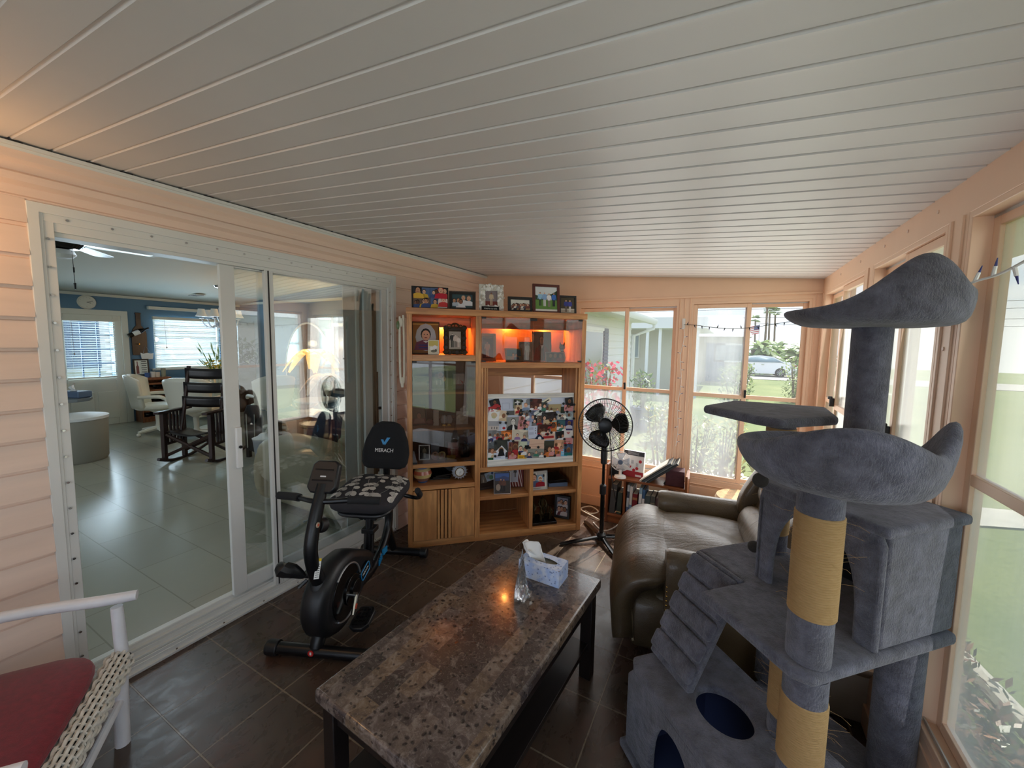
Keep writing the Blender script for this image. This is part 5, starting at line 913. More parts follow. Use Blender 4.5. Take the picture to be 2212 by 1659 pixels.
for i,(x,c,l) in enumerate(((.195,(226,196,186),'small pink heart shaped picture frame'),(.245,(196,180,130),'small gold round picture frame with a bow'))):
    r=thing('framed_photo',l+' on the bottom smoked glass shelf','photo frame',cw(x,.09,.622),CA,G3); ob('rim',M().C(*c).tube([(.024*cos(2*pi*k/20),0,.028+.026*sin(2*pi*k/20)) for k in range(20)],.006,n=6,closed=True),'paint_gloss',r); p=M(); picture(p,-.022,.006,.044,.044,[('e',.5,.5,.5,.5,(220,200,180)),('h',.5,.1,.7,(226,190,190),SKN[0],(80,60,50))]); ob('print',p,'print',r,solid=.002)
fr('photo_frame','pink toned couple photo at the centre right of the bottom smoked glass shelf',.33,.13,.620,.082,.115,[('r',0,0,1,1,(170,96,92)),('r',0,.7,1,1,(196,150,146)),('f',.4,.1,.6,(230,210,200),(220,200,190),SKN[0],(70,50,40)),('f',.62,.1,.56,(200,160,150),(190,150,140),SKN[0],(70,50,40))],border=.006,col=(120,60,56),group=G3)
r=thing('calendar_block','small gold perpetual date block in front of the pink photo','ornament',cw(.308,.05,.622),CA,G3); ob('case',M().box(-.032,.032,-.008,.012,0,.038),'brass',r,bev=.002); text('date','19',.026,'black_metal',r,TR(0,-.0085,.019)@RX(pi/2)); 
r=thing('dark_figurine','dark bronze figure group at the right of the bottom smoked glass shelf','figurine',cw(.42,.13,.620),CA,G3); m=M(); m.box(-.03,.03,-.025,.025,0,.008).tube([(0,0,.0),(.004,0,.06),(0,0,.1)],[.012,.017,.01],n=8).ball((0,0,.115),.011,8,6); ob('left_figure',m,'black_gloss',r); ob('right_figure',M().tube([(.026,0,.0),(.024,0,.05),(.026,0,.08)],[.01,.014,.008],n=8).ball((.026,0,.092),.009,8,6),'black_gloss',r)
# open niche with vase and clock
def bands(r):
    pr=[(0,0),(.034,0),(.04,.012),(.062,.04),(.068,.065),(.060,.09),(.042,.105),(.044,.118),(.038,.118),(.03,.1)]; cs=[(60,96,150),(60,96,150),(150,110,100),(214,190,130),(186,100,74),(222,202,150),(70,110,170),(70,110,170),(60,90,140)]
    m=M(); 
    for i in range(len(pr)-1): m.C(*cs[i]); m.lathe(pr[i:i+2],24) if i else m.lathe([(0.001,0),pr[1]],24)
    ob('body',m,'paint_gloss',r)
orn('vase','round striped blue and sand coloured pottery vase in the niche above the cabinet doors',.105,.10,.458,bands,None,'vase')
for i,(dz,w) in enumerate(((0,.15),(.012,.14),(.024,.13))): solo('photo_album',M(TR(*cw(.235,.20,.458+dz))@RZ(CA+.15*i)).box(-w/2,w/2,-.09,.09,.0005,.0115),'black_gloss','thin black album, %s of the stack of three behind the vase'%('lowest','middle one','topmost')[i],'album','black albums behind the vase',bev=.002)
solo('black_folder',M(TR(*cw(.25,.30,.458))@RZ(CA)@RX(-.25)).box(-.09,.09,-.004,.004,0,.115),'black_plastic','black folder standing upright behind the stack of black albums','folder')
def clk(r):
    T=TR(0,0,.062)@RX(pi/2); m=M(T); n=16
    for i in range(n):
        a=2*pi*i/n; b=2*pi*(i+.5)/n; m.add([(.034*cos(a),.034*sin(a),.014),(.034*cos(a+2*pi/n),.034*sin(a+2*pi/n),.014),(.064*cos(b),.064*sin(b),.004),(.050*cos(b),.050*sin(b),-.014)],[(0,2,1),(0,3,2),(1,2,3),(0,1,3)])
    m.lathe([(.034,.014),(.05,.006),(.056,-.008),(.03,-.016),(0,-.016)],16); ob('crystal',m,'clear_bin',r,ang=10); ob('dial',M(T).cyl((0,0,.01),(0,0,.0165),.031,n=24),'white_plain',r); ob('bezel',M(T).tube([(.032*cos(2*pi*i/24),.032*sin(2*pi*i/24),.016) for i in range(24)],.003,n=6,closed=True),'brass',r)
    h=M(T).tube([(0,0,.0175),(.012,.0,.0175)],.0012,n=4).tube([(0,0,.0175),(0,-.02,.0175)],.001,n=4)
    for i in range(12): a=2*pi*i/12; h.ball((.026*cos(a),.026*sin(a),.017),.0012,5,4)
    ob('hands',h,'black_metal',r)
orn('crystal_clock','faceted crystal desk clock with white dial in the niche above the cabinet doors',.375,.08,.460,clk,None,'clock')
# lower right bays
LB='photographs in the lower right bays'
fr('photo_frame','dark brown frame with two loose prints tucked in, behind the leaning blue snapshot',.605,.17,.333,.185,.165,[('r',0,0,1,1,(62,46,38)),('r',.16,.25,.5,.78,(130,120,110)),('f',.3,.28,.4,(150,150,150),(220,210,190),SKN[0],(60,40,30)),('p',[(.36,.82),(.92,.92),(.94,.40),(.5,.30)],(186,206,222)),('e',.6,.6,.12,.14,(150,160,170)),('e',.75,.55,.12,.14,(110,150,120)),('e',.82,.8,.07,.08,(90,110,150))],border=.02,col=(52,38,32),yaw=10,tilt=.18,group=LB)
fr('snapshot','unframed print of two people hugging before blue hills, in the lower left bay',.70,.05,.333,.128,.165,[('r',0,0,1,1,(230,230,234)),('r',.07,.06,.93,.94,(120,100,90)),('r',.07,.68,.93,.94,(80,110,176)),('p',[(.07,.6),(.93,.6),(.93,.74),(.6,.82),(.3,.74),(.07,.72)],(70,80,120)),('f',.42,.1,.6,(96,60,50),(40,34,34),SKN[0],(50,36,30)),('f',.6,.1,.58,(110,70,56),(44,38,38),SKN[1],(50,36,30)),('e',.25,.3,.14,.16,(160,140,124))],border=.001,col=(230,230,234),yaw=-6,tilt=.22,group=LB,depth=.006)
fr('photo_frame','red and white striped frame with two white prints in the lower left bay',.825,.17,.333,.15,.19,[('r',0,0,1,1,(128,44,36))]+[('p',[(-.2+.16*i,1),(-.14+.16*i,1),(.16+.16*i,0),(.1+.16*i,0)],(226,206,196)) for i in range(7)]+[('r',.2,.2,.72,.86,(216,220,232)),('f',.32,.4,.42,(240,240,240),(236,236,240),SKN[0],(60,50,44)),('f',.55,.42,.38,(90,90,90),(120,110,100),SKN[0],(60,50,44))],border=.004,col=(96,34,30),yaw=-10,group=LB)
fr('photo_frame','square silver frame with a couple in sun hats in the lower right bay',1.00,.07,.333,.152,.15,[('r',0,0,1,1,(196,192,184)),('r',.0,.14,.82,.80,(140,168,190)),('r',.02,.82,.40,.95,(236,232,224)),('r',.05,.87,.34,.90,(60,60,64)),('h',.24,.15,.62,(86,104,140),SKN[0],(70,60,50)),('h',.60,.15,.50,(150,36,50),SKN[1],(236,226,210)),('p',[(.44,.50),(.80,.50),(.70,.56),(.52,.56)],(226,214,196)),('r',.86,.12,.95,.86,(228,224,214)),('e',.80,.74,.05,.08,(60,60,60)),('r',.16,.06,.6,.09,(120,116,110))],border=.004,mt='silver',yaw=4,group=LB)
solo('hardback_book',M(TR(*cw(1.185,.20,.333))@RZ(CA-.1)).box(-.08,.08,-.1,.1,.0,.032),'ext_blue','blue hardback book lying flat behind the silver framed couple','book',bev=.002)
solo('hardback_book',M(TR(*cw(1.18,.20,.365))@RZ(CA+.05)).box(-.085,.075,-.1,.1,.0,.024),'black_gloss','black hardback book lying on the blue one in the lower right bay','book',bev=.002)
r=thing('bronze_sculpture','dark bronze sculpture of standing figures on a slab in the bottom right bay','sculpture',cw(1.035,.12,.052),CA); ob('slab',M().box(-.115,.115,-.08,.08,0,.022),'black_gloss',r,bev=.003)
R=random.Random(3)
for i,(x,y,h) in enumerate(((-.085,-.03,.19),(-.055,.02,.15),(.015,.0,.215),(.06,.03,.13),(.075,-.03,.11),(-.01,-.045,.10))):
    m=M(); s=h/.2
    for q in (-1,1): m.tube([(x+q*.009*s,y,.022),(x+q*.011*s,y-.004,.022+.05*s),(x+q*.006*s,y,.022+.095*s)],[.006*s,.008*s,.009*s],n=7)
    m.tube([(x,y,.022+.09*s),(x,y,.022+.13*s),(x,y,.022+.152*s),(x,y,.022+.165*s)],[.014*s,.018*s,.017*s,.006*s],n=8); m.ball((x,y-.002,.022+.18*s),(.0095*s,.0105*s,.013*s),9,7)
    for q in (-1,1): m.tube([(x+q*.017*s,y,.022+.148*s),(x+q*.03*s,y-.006,.022+.115*s),(x+q*.018*s,y-.022*s,.022+.095*s)],[.0065*s,.0055*s,.0045*s],n=6)
    ob('figure',m,'bronze',r)
fr('photo_frame','black framed family group standing at an angle in the bottom right bay',1.225,.13,.052,.13,.185,[('r',0,0,1,1,(150,146,160))]+[('h',.2+.2*i,.35+.1*(i%2),.38,[(90,96,130),(200,196,200),(60,60,80),(210,200,200)][i],SKN[i],(40,30,26)) for i in range(4)]+[('h',.25+.25*i,.04,.42,[(230,226,230),(120,60,60),(200,190,190)][i],SKN[i],(50,40,34)) for i in range(3)],border=.017,yaw=-38,depth=.022,group=LB)
# ---- the magnetic photo board in the television opening
pb=thing('photo_board','whitewashed magnetic board crowded with snapshots in the open bay of the wall unit','notice board',cw(.915,.012,.565),CA); BT=RX(-.035); BW,BH=.686,.545
ob('panel',M(BT).C(206,214,232).box(-BW/2,BW/2,.002,.014,.035,BH-.03),'paint_gloss',pb); ob('frame',M(BT).box(-BW/2,BW/2,-.008,.016,0,.052).box(-BW/2,BW/2,-.008,.016,BH-.034,BH).box(-BW/2,-BW/2+.006,-.004,.016,.05,BH-.03).box(BW/2-.006,BW/2,-.004,.016,.05,BH-.03),'weathered_white',pb,bev=.002)
ob('printed_lines',M(BT).C(120,128,150).box(-.23,-.175,.0012,.002,.43,.431).box(-.23,-.175,.0012,.002,.475,.476).box(-.23,-.229,.0012,.002,.43,.476).box(-.175,-.174,.0012,.002,.43,.476),'paint',pb)
WT=(236,236,236); K=(36,34,36); NV=(50,56,104); RD=(176,50,52); PK=(216,150,150); OR=(206,120,60); GN=(70,130,110); BE=(214,190,156); GY=(120,120,122); PU=(150,120,170)
def P(bg,*hs,lo=None):
    s=[('r',0,0,1,1,bg)]
    if lo: s.append(('r',0,0,1,.35,lo))
    n=len(hs)
    rr_=random.Random(sum(bg)+n*7+hs[0][0])
    for i in range(3): c=rr_.uniform(.6,1.25); s.append(('e',rr_.uniform(0,1),rr_.uniform(.3,1),rr_.uniform(.1,.4),rr_.uniform(.1,.3),tuple(min(255,v*c) for v in bg)))
    for i,h in enumerate(hs): s.append(('h',((i+.5)/n if n>1 else .5)+rr_.uniform(-.06,.06),rr_.uniform(-.12,.16),rr_.uniform(.42,.60) if n>1 else rr_.uniform(.56,.74),h,SKN[(i*2+len(bg)+h[0])%5],[(44,32,28),(96,64,42),(150,110,70),(60,50,46)][(i+h[1])%4]))
    return s
SN=[(270,300,180,180,-16,P(K,RD),'a dark night scene with red','night scene'),(235,410,220,110,-8,P(RD,PK,BE),'two laughing people in red','red shirts pair'),(235,540,200,230,14,[('r',0,0,1,1,WT),('e',.5,.55,.28,.2,BE),('e',.5,.4,.2,.12,(196,190,150))],'a white sketch of a bonnet','bonnet sketch'),
(240,740,190,170,3,[('r',0,0,1,1,(206,196,190)),('r',0,.5,1,1,(170,170,176)),('r',.3,.15,.36,.4,K),('r',.55,.15,.61,.4,K),('r',.78,.15,.84,.4,K)],'a long pale building','pale building'),(200,910,150,150,0,P(GY,WT,PU),'two women by a grey curtain','two women'),(175,1025,90,80,2,P(NV,WT),'a tiny blue night portrait','tiny portrait'),(195,1210,150,290,2,P((90,96,100),WT,WT,BE),'a team in white tops','white team'),(160,1400,90,90,0,[('r',0,0,1,1,(40,90,60))],'a plain green scrap','green scrap'),
(430,540,150,190,8,P((226,206,180),BE),'a sepia baby','sepia baby'),(480,740,165,200,6,[('r',0,0,1,1,(206,216,232)),('e',.3,.3,.18,.12,RD),('e',.7,.4,.2,.1,PK),('e',.55,.75,.14,.16,(120,140,180))],'a pastel cartoon card','pastel card'),(355,930,120,170,4,P(GY,RD,K),'a couple with a red skirt','red skirt couple'),(500,920,200,180,-5,P(OR,RD,BE,OR),'an orange indoor party','orange party'),
(390,1190,240,330,-3,P((70,72,66),K)+[('p',[(.2,.1),(.75,.1),(.62,.5),(.42,.5)],(30,30,34))],'a person in black against olive grey','olive portrait'),(395,1240,150,150,-42,[('r',0,0,1,1,(226,228,236)),('r',.2,.45,.8,.5,(180,180,150))],'a white invitation turned on its corner','white invitation'),(360,1385,210,120,3,[('r',0,0,1,1,(214,222,240)),('r',.15,.55,.75,.62,(150,60,70)),('r',.15,.35,.6,.4,GY)],'a pale printed note','pale note'),
(620,690,250,240,0,[('r',0,0,1,1,(150,150,146)),('p',[(.0,0),(.95,0),(.8,.3),(.6,.42),(.35,.42),(.1,.28)],(40,40,42)),('p',[(.42,.0),(.62,.0),(.55,.4),(.46,.4)],WT),('e',.5,.66,.19,.26,(60,58,56)),('e',.5,.62,.16,.24,(214,210,204)),('r',.40,.64,.46,.66,K),('r',.54,.64,.60,.66,K)],'a black and white man in a suit','suit portrait'),(565,480,140,80,0,[('r',0,0,1,1,(96,96,94))],'a grey strip','grey strip'),
(700,300,150,170,3,[('r',0,0,1,1,(110,120,100)),('e',.4,.6,.25,.25,WT),('e',.65,.5,.2,.25,WT),('e',.3,.4,.15,.2,(60,60,60))],'black and white cows','cows'),(715,420,140,180,-4,P(BE,RD),'a red haired child','red haired child'),(865,320,150,210,-2,P((206,214,226),(130,150,180)),'a smiling man in grey blue','grey blue man'),(800,480,130,130,18,P(K,K,WT),'a dancing couple','dancing couple'),(880,510,110,150,-25,P(GY,WT),'a woman in a white dress','white dress'),(795,620,110,160,-10,P(PK,PK),'a red headed woman in pink','pink redhead'),(820,720,210,170,6,P(PK,PK,(150,190,210)),'two babies in pink','pink babies'),
(770,920,330,220,2,P((214,204,184),PU,NV),'a couple in violet and navy','violet navy couple'),(1000,540,120,200,-4,P((120,130,160),(150,160,190)),'a blue toned crowd','blue crowd'),(1040,640,90,190,4,P(K,GY),'a dark slim portrait','slim dark portrait'),(1060,310,220,210,2,P((90,50,44),WT,PK,WT),'a choir in white by dark red','choir'),(1120,480,170,110,-28,[('r',0,0,1,1,(226,230,226)),('r',.1,.45,.9,.55,GN)],'a white and green ticket','green ticket'),(1275,240,180,80,-28,[('r',0,0,1,1,(232,226,206)),('r',.2,.35,.8,.6,K)],'a cream name tag','name tag'),
(1230,360,110,180,2,P((70,80,80),GN),'a woman in a green dress','green dress'),(1290,380,60,170,2,P(GY,WT),'a slim woman in white','slim white woman'),(1445,380,250,150,0,P((176,160,120),WT,(150,160,190)),'two dogs at a picnic','picnic'),(1620,410,110,120,2,[('r',0,0,1,1,(50,62,50))],'a dark garden','dark garden'),(1785,220,150,170,-8,P(K,K),'a figure in a black hat','black hat'),(1770,370,170,120,2,P(PK,PK),'a pink blouse woman','pink blouse'),(1770,520,160,150,3,P((190,206,210),(206,226,226)),'a woman in pale aqua','pale aqua'),
(1590,540,170,110,4,P((216,210,196),GY),'a cream and grey house','cream house'),(1140,620,110,180,4,P((110,90,80),RD),'a man in a red coat','red coat'),(1235,560,110,190,3,P((60,60,60),NV),'a man in a navy jacket','navy jacket'),(1380,550,180,190,-3,P((60,50,50),(226,200,150),(150,200,200)),'a yellow and aqua pair','yellow aqua pair'),(1300,690,160,170,-6,P(BE,PK,RD),'red hatted friends','red hats'),(1420,720,130,230,-8,P(OR,OR),'a girl in an orange hood','orange hood'),(1220,800,230,200,6,P((90,50,44),RD,BE,RD),'a red lit supper','red supper'),(1580,710,180,210,1,P((70,110,120),WT,GN,WT),'three in white and aqua tops','aqua tops'),(1755,700,150,200,3,P((56,52,110),(206,206,220)),'a white dress on violet','violet white'),
(1000,850,170,230,-3,[('r',0,0,1,1,(206,214,234)),('r',.1,.7,.6,.9,(180,188,210)),('r',.1,.3,.6,.5,(180,188,210)),('e',.82,.8,.06,.05,GY),('e',.82,.6,.06,.05,GY),('e',.82,.4,.06,.05,GY)],'a printed form with symbols','printed form'),(1315,920,260,150,-2,[('r',0,0,1,1,(226,196,176)),('r',.1,.2,.9,.5,RD),('r',0,.75,1,1,(236,226,214))],'a red roofed building','red roof'),(1140,970,140,110,40,[('r',0,0,1,1,(30,42,66)),('e',.5,.5,.25,.3,WT)],'a navy card with a white crest','navy crest'),(1560,920,160,180,-8,P(K,WT,WT),'a pair in white shirts','white shirts'),(1740,880,170,150,2,[('r',0,0,1,1,(232,226,222)),('r',.3,.7,.7,.8,RD),('e',.5,.6,.15,.06,RD)],'a white card with a red logo','red logo card'),(1725,1010,190,120,2,P(PK,RD,RD),'two people in red tops','red tops'),
(580,1230,110,310,3,P((130,80,70),RD,PK),'a tall pinkish party print','tall pink party'),(660,1180,110,270,2,P((90,40,36),RD),'a dark red dancer','red dancer'),(610,1340,180,120,0,[('r',0,0,1,1,(140,60,50)),('e',.5,.4,.4,.4,PK)],'a red lit table','red lit table'),(800,1170,160,250,2,P((206,214,190),NV,WT),'a sunny garden pair','sunny garden'),(890,1230,90,230,0,P(K,GY),'a dark doorway figure','doorway figure'),(795,1330,165,110,3,[('r',0,0,1,1,(236,178,46)),('r',.1,.6,.7,.66,K),('r',.1,.38,.85,.44,K),('r',.1,.18,.6,.24,K)],'a yellow note with handwriting','yellow note'),
(1085,1090,290,200,6,[('r',0,0,1,1,(224,190,166)),('r',.1,.3,.8,.34,(200,150,130)),('p',[(0,.4),(1,.6),(1,.7),(0,.5)],(210,170,150))],'a peach map','peach map'),(1060,1270,310,170,3,P((150,150,140),NV,GN,WT),'three seated friends in navy, green and white','seated friends'),(1335,1190,200,270,2,P((60,56,50),OR,OR,PK),'diners in warm lamplight','lamplit diners'),(1335,1060,200,90,2,[('r',0,0,1,1,(70,70,58))],'a dark olive strip','olive strip'),(1530,1100,190,210,5,P((206,160,130),RD,PK),'a woman and child in red','red mother'),(1520,1260,130,140,2,P(OR,PK),'an orange close up','orange close up'),(1640,1250,130,130,2,[('r',0,0,1,1,(120,190,226)),('r',.1,.6,.9,.66,WT),('r',.1,.3,.8,.36,WT)],'a sky blue postcard','blue postcard'),(1745,1180,160,220,3,P((70,86,110),(36,110,110)),'a boy in a teal shirt','teal boy')]
def bmap(x,y):
    u=(x-125)/1710; top=120-45*u; bot=1555-140*u; return (-BW/2+u*BW, BH*(bot-y)/(bot-top))
spots=[]
for i,(x,y,w,h,rot,spec,desc,short) in enumerate(SN):
    X,Z=bmap(x,y); ww,hh=w/1710*BW,h/1390*BH; ww*=1.06; hh*=1.06
    X=max(-BW/2+.008+ww/2,min(BW/2-.008-ww/2,X)); Z=max(.05+hh/2,min(BH-.036-hh/2,Z)); yy=-.0006-.00018*i
    T=TR(*cw(.915,.012,.565))@RZ(CA)@BT@TR(X,yy,Z)@RY(RAD(rot)); m=M(T); picture(m,-ww/2,-hh/2,ww,hh,spec,step=.00006); solo('snapshot',m,'print','snapshot of %s pinned to the photo board'%desc if spec and len(spec)>1 else 'scrap of %s pinned to the photo board'%desc.replace('a ',''),'photograph','snapshots pinned to the photo board'); spots.append((X,Z,short))
MG=[(200,285),(500,490),(470,670),(360,670),(730,300),(650,240),(780,245),(960,230),(940,440),(830,670),(835,780),(850,630),(1045,535),(1140,440),(1355,620),(1350,710),(1370,850),(1290,885),(1610,285),(1540,520),(1465,500),(1835,300),(1835,435),(1830,570),(1680,590),(1690,440),(525,1010),(615,1030),(280,1075),(270,1330),(935,1150),(1110,1140),(1245,1320),(1445,1300),(1640,975),(1815,930),(1665,1090),(870,1160),(740,1270)]
used=set()
for i,(x,y) in enumerate(MG):
    X,Z=bmap(x,y); sx=sorted(spots,key=lambda s:(s[0]-X)**2+(s[1]-Z)**2); lab=None
    for s in sx[:6]:
        lab='small round black magnet nearest the %s picture on the photo board'%s[2]
        if lab not in used: break
    used.add(lab); T=TR(*cw(.915,.012,.565))@RZ(CA)@BT; solo('magnet',M(T).cyl((X,-.0128,Z),(X,-.0185,Z),.0095,n=14),'black_plastic',lab,'magnet','black magnets on the photo board')
# garland of shells hung beside the unit
gl=thing('hanging_garland','cream cord garland hanging beside the left edge of the wall unit','garland',cw(-.035,.03,1.20),CA)
ob('cord',M().tube([(-.01,0,.46),(-.012,-.004,.25),(-.008,0,.03),(.004,0,.0),(.016,0,.03),(.018,-.004,.25),(.014,0,.47)],.008,n=7,smooth=4),'rope_white',gl); ob('knot',M().ball((0,-.005,.42),(.014,.012,.03),10,7),'rope_white',gl); ob('sprig',M().C(120,140,90).ball((-.022,-.006,.40),(.012,.008,.03),8,6),'leaf_paint',gl); ob('tassel',M().lathe([(.004,.05),(.012,.0),(.010,-.02)],10,o=(.004,0,-.01)),'rope_white',gl)
# ================================================================== CAT TREE (u runs along its front, v away from the camera)
q=.5**.5
UV=Matrix(((q,q,0,0),(-q,q,0,0),(0,0,1,0),(0,0,0,1)))
def uvp(u,v,z=0): return UV@Vector((u,v,z))
ct=thing('cat_tree','tall grey plush cat tree with sisal posts, hut, ramp and two hammock perches','cat tree',uvp(-.9,1.1))
CT=TR(*ct.location).inverted()@UV
def arch_pts(u0,u1,z0,zs,zt,n=40):
    """matching outer rectangle / inner arch outlines from bottom right round over the top to bottom left"""
    return None
def arch_panel(m,U0,U1,Z0,Z1,u0,u1,zt,v0,v1,n=18):
    c=(u0+u1)/2; hw=(u1-u0)/2; pts=[]
    for i in range(n+1):
        a=pi*i/n; x=c+hw*cos(a); z=Z0+(zt-Z0)*sin(a)**.62; pts.append((x,z))
    # left, right and over-arch fill as strips from arch to outline
    out=[]
    for (x,z),i in zip(pts,range(n+1)):
        a=pi*i/n; 
        if a<.6: out.append((U1,Z0+(Z1-Z0)*a/.6))
        elif a>pi-.6: out.append((U0,Z0+(Z1-Z0)*(pi-a)/.6))
        else: t=(a-.6)/(pi-1.2); out.append((U1+(U0-U1)*t,Z1))
    vs=[];N=n+1
    for v in (v0,v1): vs+=[(a,v,b) for a,b in out]+[(a,v,b) for a,b in pts]
    fs=[]
    for i in range(n): j=i+1; fs+=[(i,j,N+j,N+i),(2*N+i,3*N+i,3*N+j,2*N+j),(N+i,N+j,3*N+j,3*N+i),(i,2*N+i,2*N+j,j)]
    m.add(vs,fs)
def rectring(U0,U1,V0,V1,c,r,n=48):
    o=[];i_=[]
    for k in range(n):
        a=2*pi*k/n; d=(cos(a),sin(a)); t=min(((U1-c[0]) if d[0]>0 else (c[0]-U0))/max(1e-6,abs(d[0])),((V1-c[1]) if d[1]>0 else (c[1]-V0))/max(1e-6,abs(d[1]))); o.append((c[0]+d[0]*t,c[1]+d[1]*t)); i_.append((c[0]+d[0]*r[0],c[1]+d[1]*r[1]))
    return o,i_
PB=dict(bev=.008,seg=3)
# lower cube with a round hole on top and an arch in front
U0,U1,V0,V1=-1.172,-.60,.80,1.165
lc=M(CT); o_,i_=rectring(U0,U1,V0,V1,(-.905,.975),(.088,.076)); lc.ring(o_,i_,'z',.328,.356); arch_panel(lc,U0,U1,.03,.335,-1.03,-.83,.285,V0,V0+.025)
lc.box(U0,U0+.025,V0+.02,V1,.03,.335).box(U1-.025,U1,V0+.02,V1,.03,.335).box(U0,U1,V1-.025,V1,.03,.335); lo=ob('lower_cube',lc,'plush',ct,**PB)
ob('lining',M(CT).box(U0+.026,U1-.026,V0+.04,V1-.027,.031,.036).box(U0+.026,U0+.03,V0+.04,V1-.03,.03,.32).box(U0+.03,U1-.03,V1-.032,V1-.027,.03,.32),'navy_lining',lo)
ob('base_board',M(CT).box(U0-.015,U1+.02,V0-.015,V1+.01,0,.03),'plush',ct,**PB)
ob('back_step',M(CT).box(-1.10,-.63,1.178,1.46,0,.20),'plush',ct,bev=.012,seg=3)
# ramp
rp=M(CT); A=Vector((-1.065,1.085,.722)); B=Vector((-1.085,.915,.350)); d=(B-A); L_=d.length; d.normalize(); nrm=Vector((0,-d.z,d.y))*-1; nrm=nrm if nrm.y<0 else -nrm
def slab(m,s0,s1,w,t0,t1,r=0):
    P=lambda s,x,t:A+d*s+Vector((x,0,0))+nrm*t
    m.add([P(s,x,t) for t in (t0,t1) for s in (s0,s1) for x in (-w,w)],[(0,2,3,1),(4,5,7,6),(0,1,5,4),(2,6,7,3),(0,4,6,2),(1,3,7,5)])
slab(rp,-.005,L_,.1,-.012,.018); ra=ob('ramp',rp,'plush',ct,bev=.008,seg=3)
for k in range(5):
    s=.040+k*.078; m=M(CT); P=lambda s,x,t:A+d*s+Vector((x,0,0))+nrm*t
    slab(m,s-.034,s+.032,.100,.012,.036); ob('rung',m,'plush',ra,bev=.014,seg=4)
# platform with a front lobe
ob('platform',M(CT).prism([(-1.18,1.09),(-.97,1.09),(-.967,.912),(-.66,.905),(-.622,.935),(-.618,1.46),(-1.18,1.44)],'z',.692,.726),'plush',ct,bev=.012,seg=3)
# hut
U0,U1,V0,V1,Z0,Z1=-.985,-.632,1.15,1.462,.727,1.055
h=M(CT); arch_panel(h,U0,U1,Z0,Z1-.01,-.930,-.688,1.005,V0,V0+.022)
h.box(U1-.022,U1,V0+.02,V1,Z0,Z1-.01).box(U0,U1,V1-.02,V1,Z0,Z1-.01).box(U0-.006,U1+.012,V0-.006,V1+.012,Z1-.025,Z1+.004)
n=14; P_=[]; 
hs=M(CT@Matrix(((0,1,0,0),(1,0,0,0),(0,0,1,0),(0,0,0,1)))); arch_panel(hs,V0,V1,Z0,Z1-.01,V0+.06,V1-.06,.98,U0,U0+.02); h.v+=[] ; ho=ob('hut',h,'plush',ct,bev=.012,seg=3); ob('hut_side',hs,'plush',ho,bev=.004)
ob('lining',M(CT).box(U0+.022,U1-.024,V1-.026,V1-.022,Z0,Z1-.03).box(U1-.030,U1-.024,V0+.03,V1-.026,Z0,Z1-.03).box(U0+.022,U1-.024,V0+.02,V1-.026,Z1-.034,Z1-.028),'black_fabric',ho)
# posts
def post(name,u,v,z0,z1,r,sisal=None,seam=True):
    p=ob(name,M(CT).lathe([(r,z0),(r*1.015,z0+.01),(r*1.01,(z0+z1)/2),(r*1.015,z1-.01),(r,z1)],28,o=(u,v,0)),'plush',ct,ang=60)
    if sisal:
        a,b=sisal; pr=[]; k=0; N=int((b-a)/.0062)
        for i in range(N*4+1): z=a+(b-a)*i/(N*4); pr.append((r*.985+.0022*abs(sin(pi*i/4))+.001,z))
        ob('sisal_wrap',M(CT).lathe([(r*1.012,a)]+[(x+r*.03,z) for x,z in pr]+[(r*1.012,b)],28,o=(u,v,0)),'sisal',p,ang=80)
        R=random.Random(int(u*-1000)); m=M(CT)
        for i in range(26):
            an=R.uniform(0,2*pi); z=R.uniform(a+.02,b); e=Vector((cos(an),sin(an),R.uniform(-.5,.6))); p0=Vector((u+r*cos(an),v+r*sin(an),z)); l=R.uniform(.015,.05); m.tube([p0,p0+e*l*.6,p0+e*l+Vector((0,0,R.uniform(-.01,.01)))],.00035,n=3)
        ob('fray',m,'sisal',p,kind='stuff')
    return p
post('front_post',-.673,.978,.727,1.185,.0475,(.845,1.10)); post('lower_front_post',-.673,.978,.357,.692,.0475,(.445,.622)); post('inner_post',-.80,1.09,.357,.692,.043,(.42,.64))
post('right_post',-.715,1.42,.20,.692,.054); post('back_post',-1.09,1.38,.20,.692,.045); post('top_perch_post',-.815,1.335,1.058,1.565,.047); post('shelf_post',-1.10,1.365,.727,1.25,.045,(.80,1.20))
ob('shelf',M(CT).prism([(-1.19,1.085),(-1.275,1.31),(-1.06,1.53),(-.90,1.36),(-.90,1.12),(-.97,1.09)],'z',1.247,1.278),'plush',ct,bev=.013,seg=3)
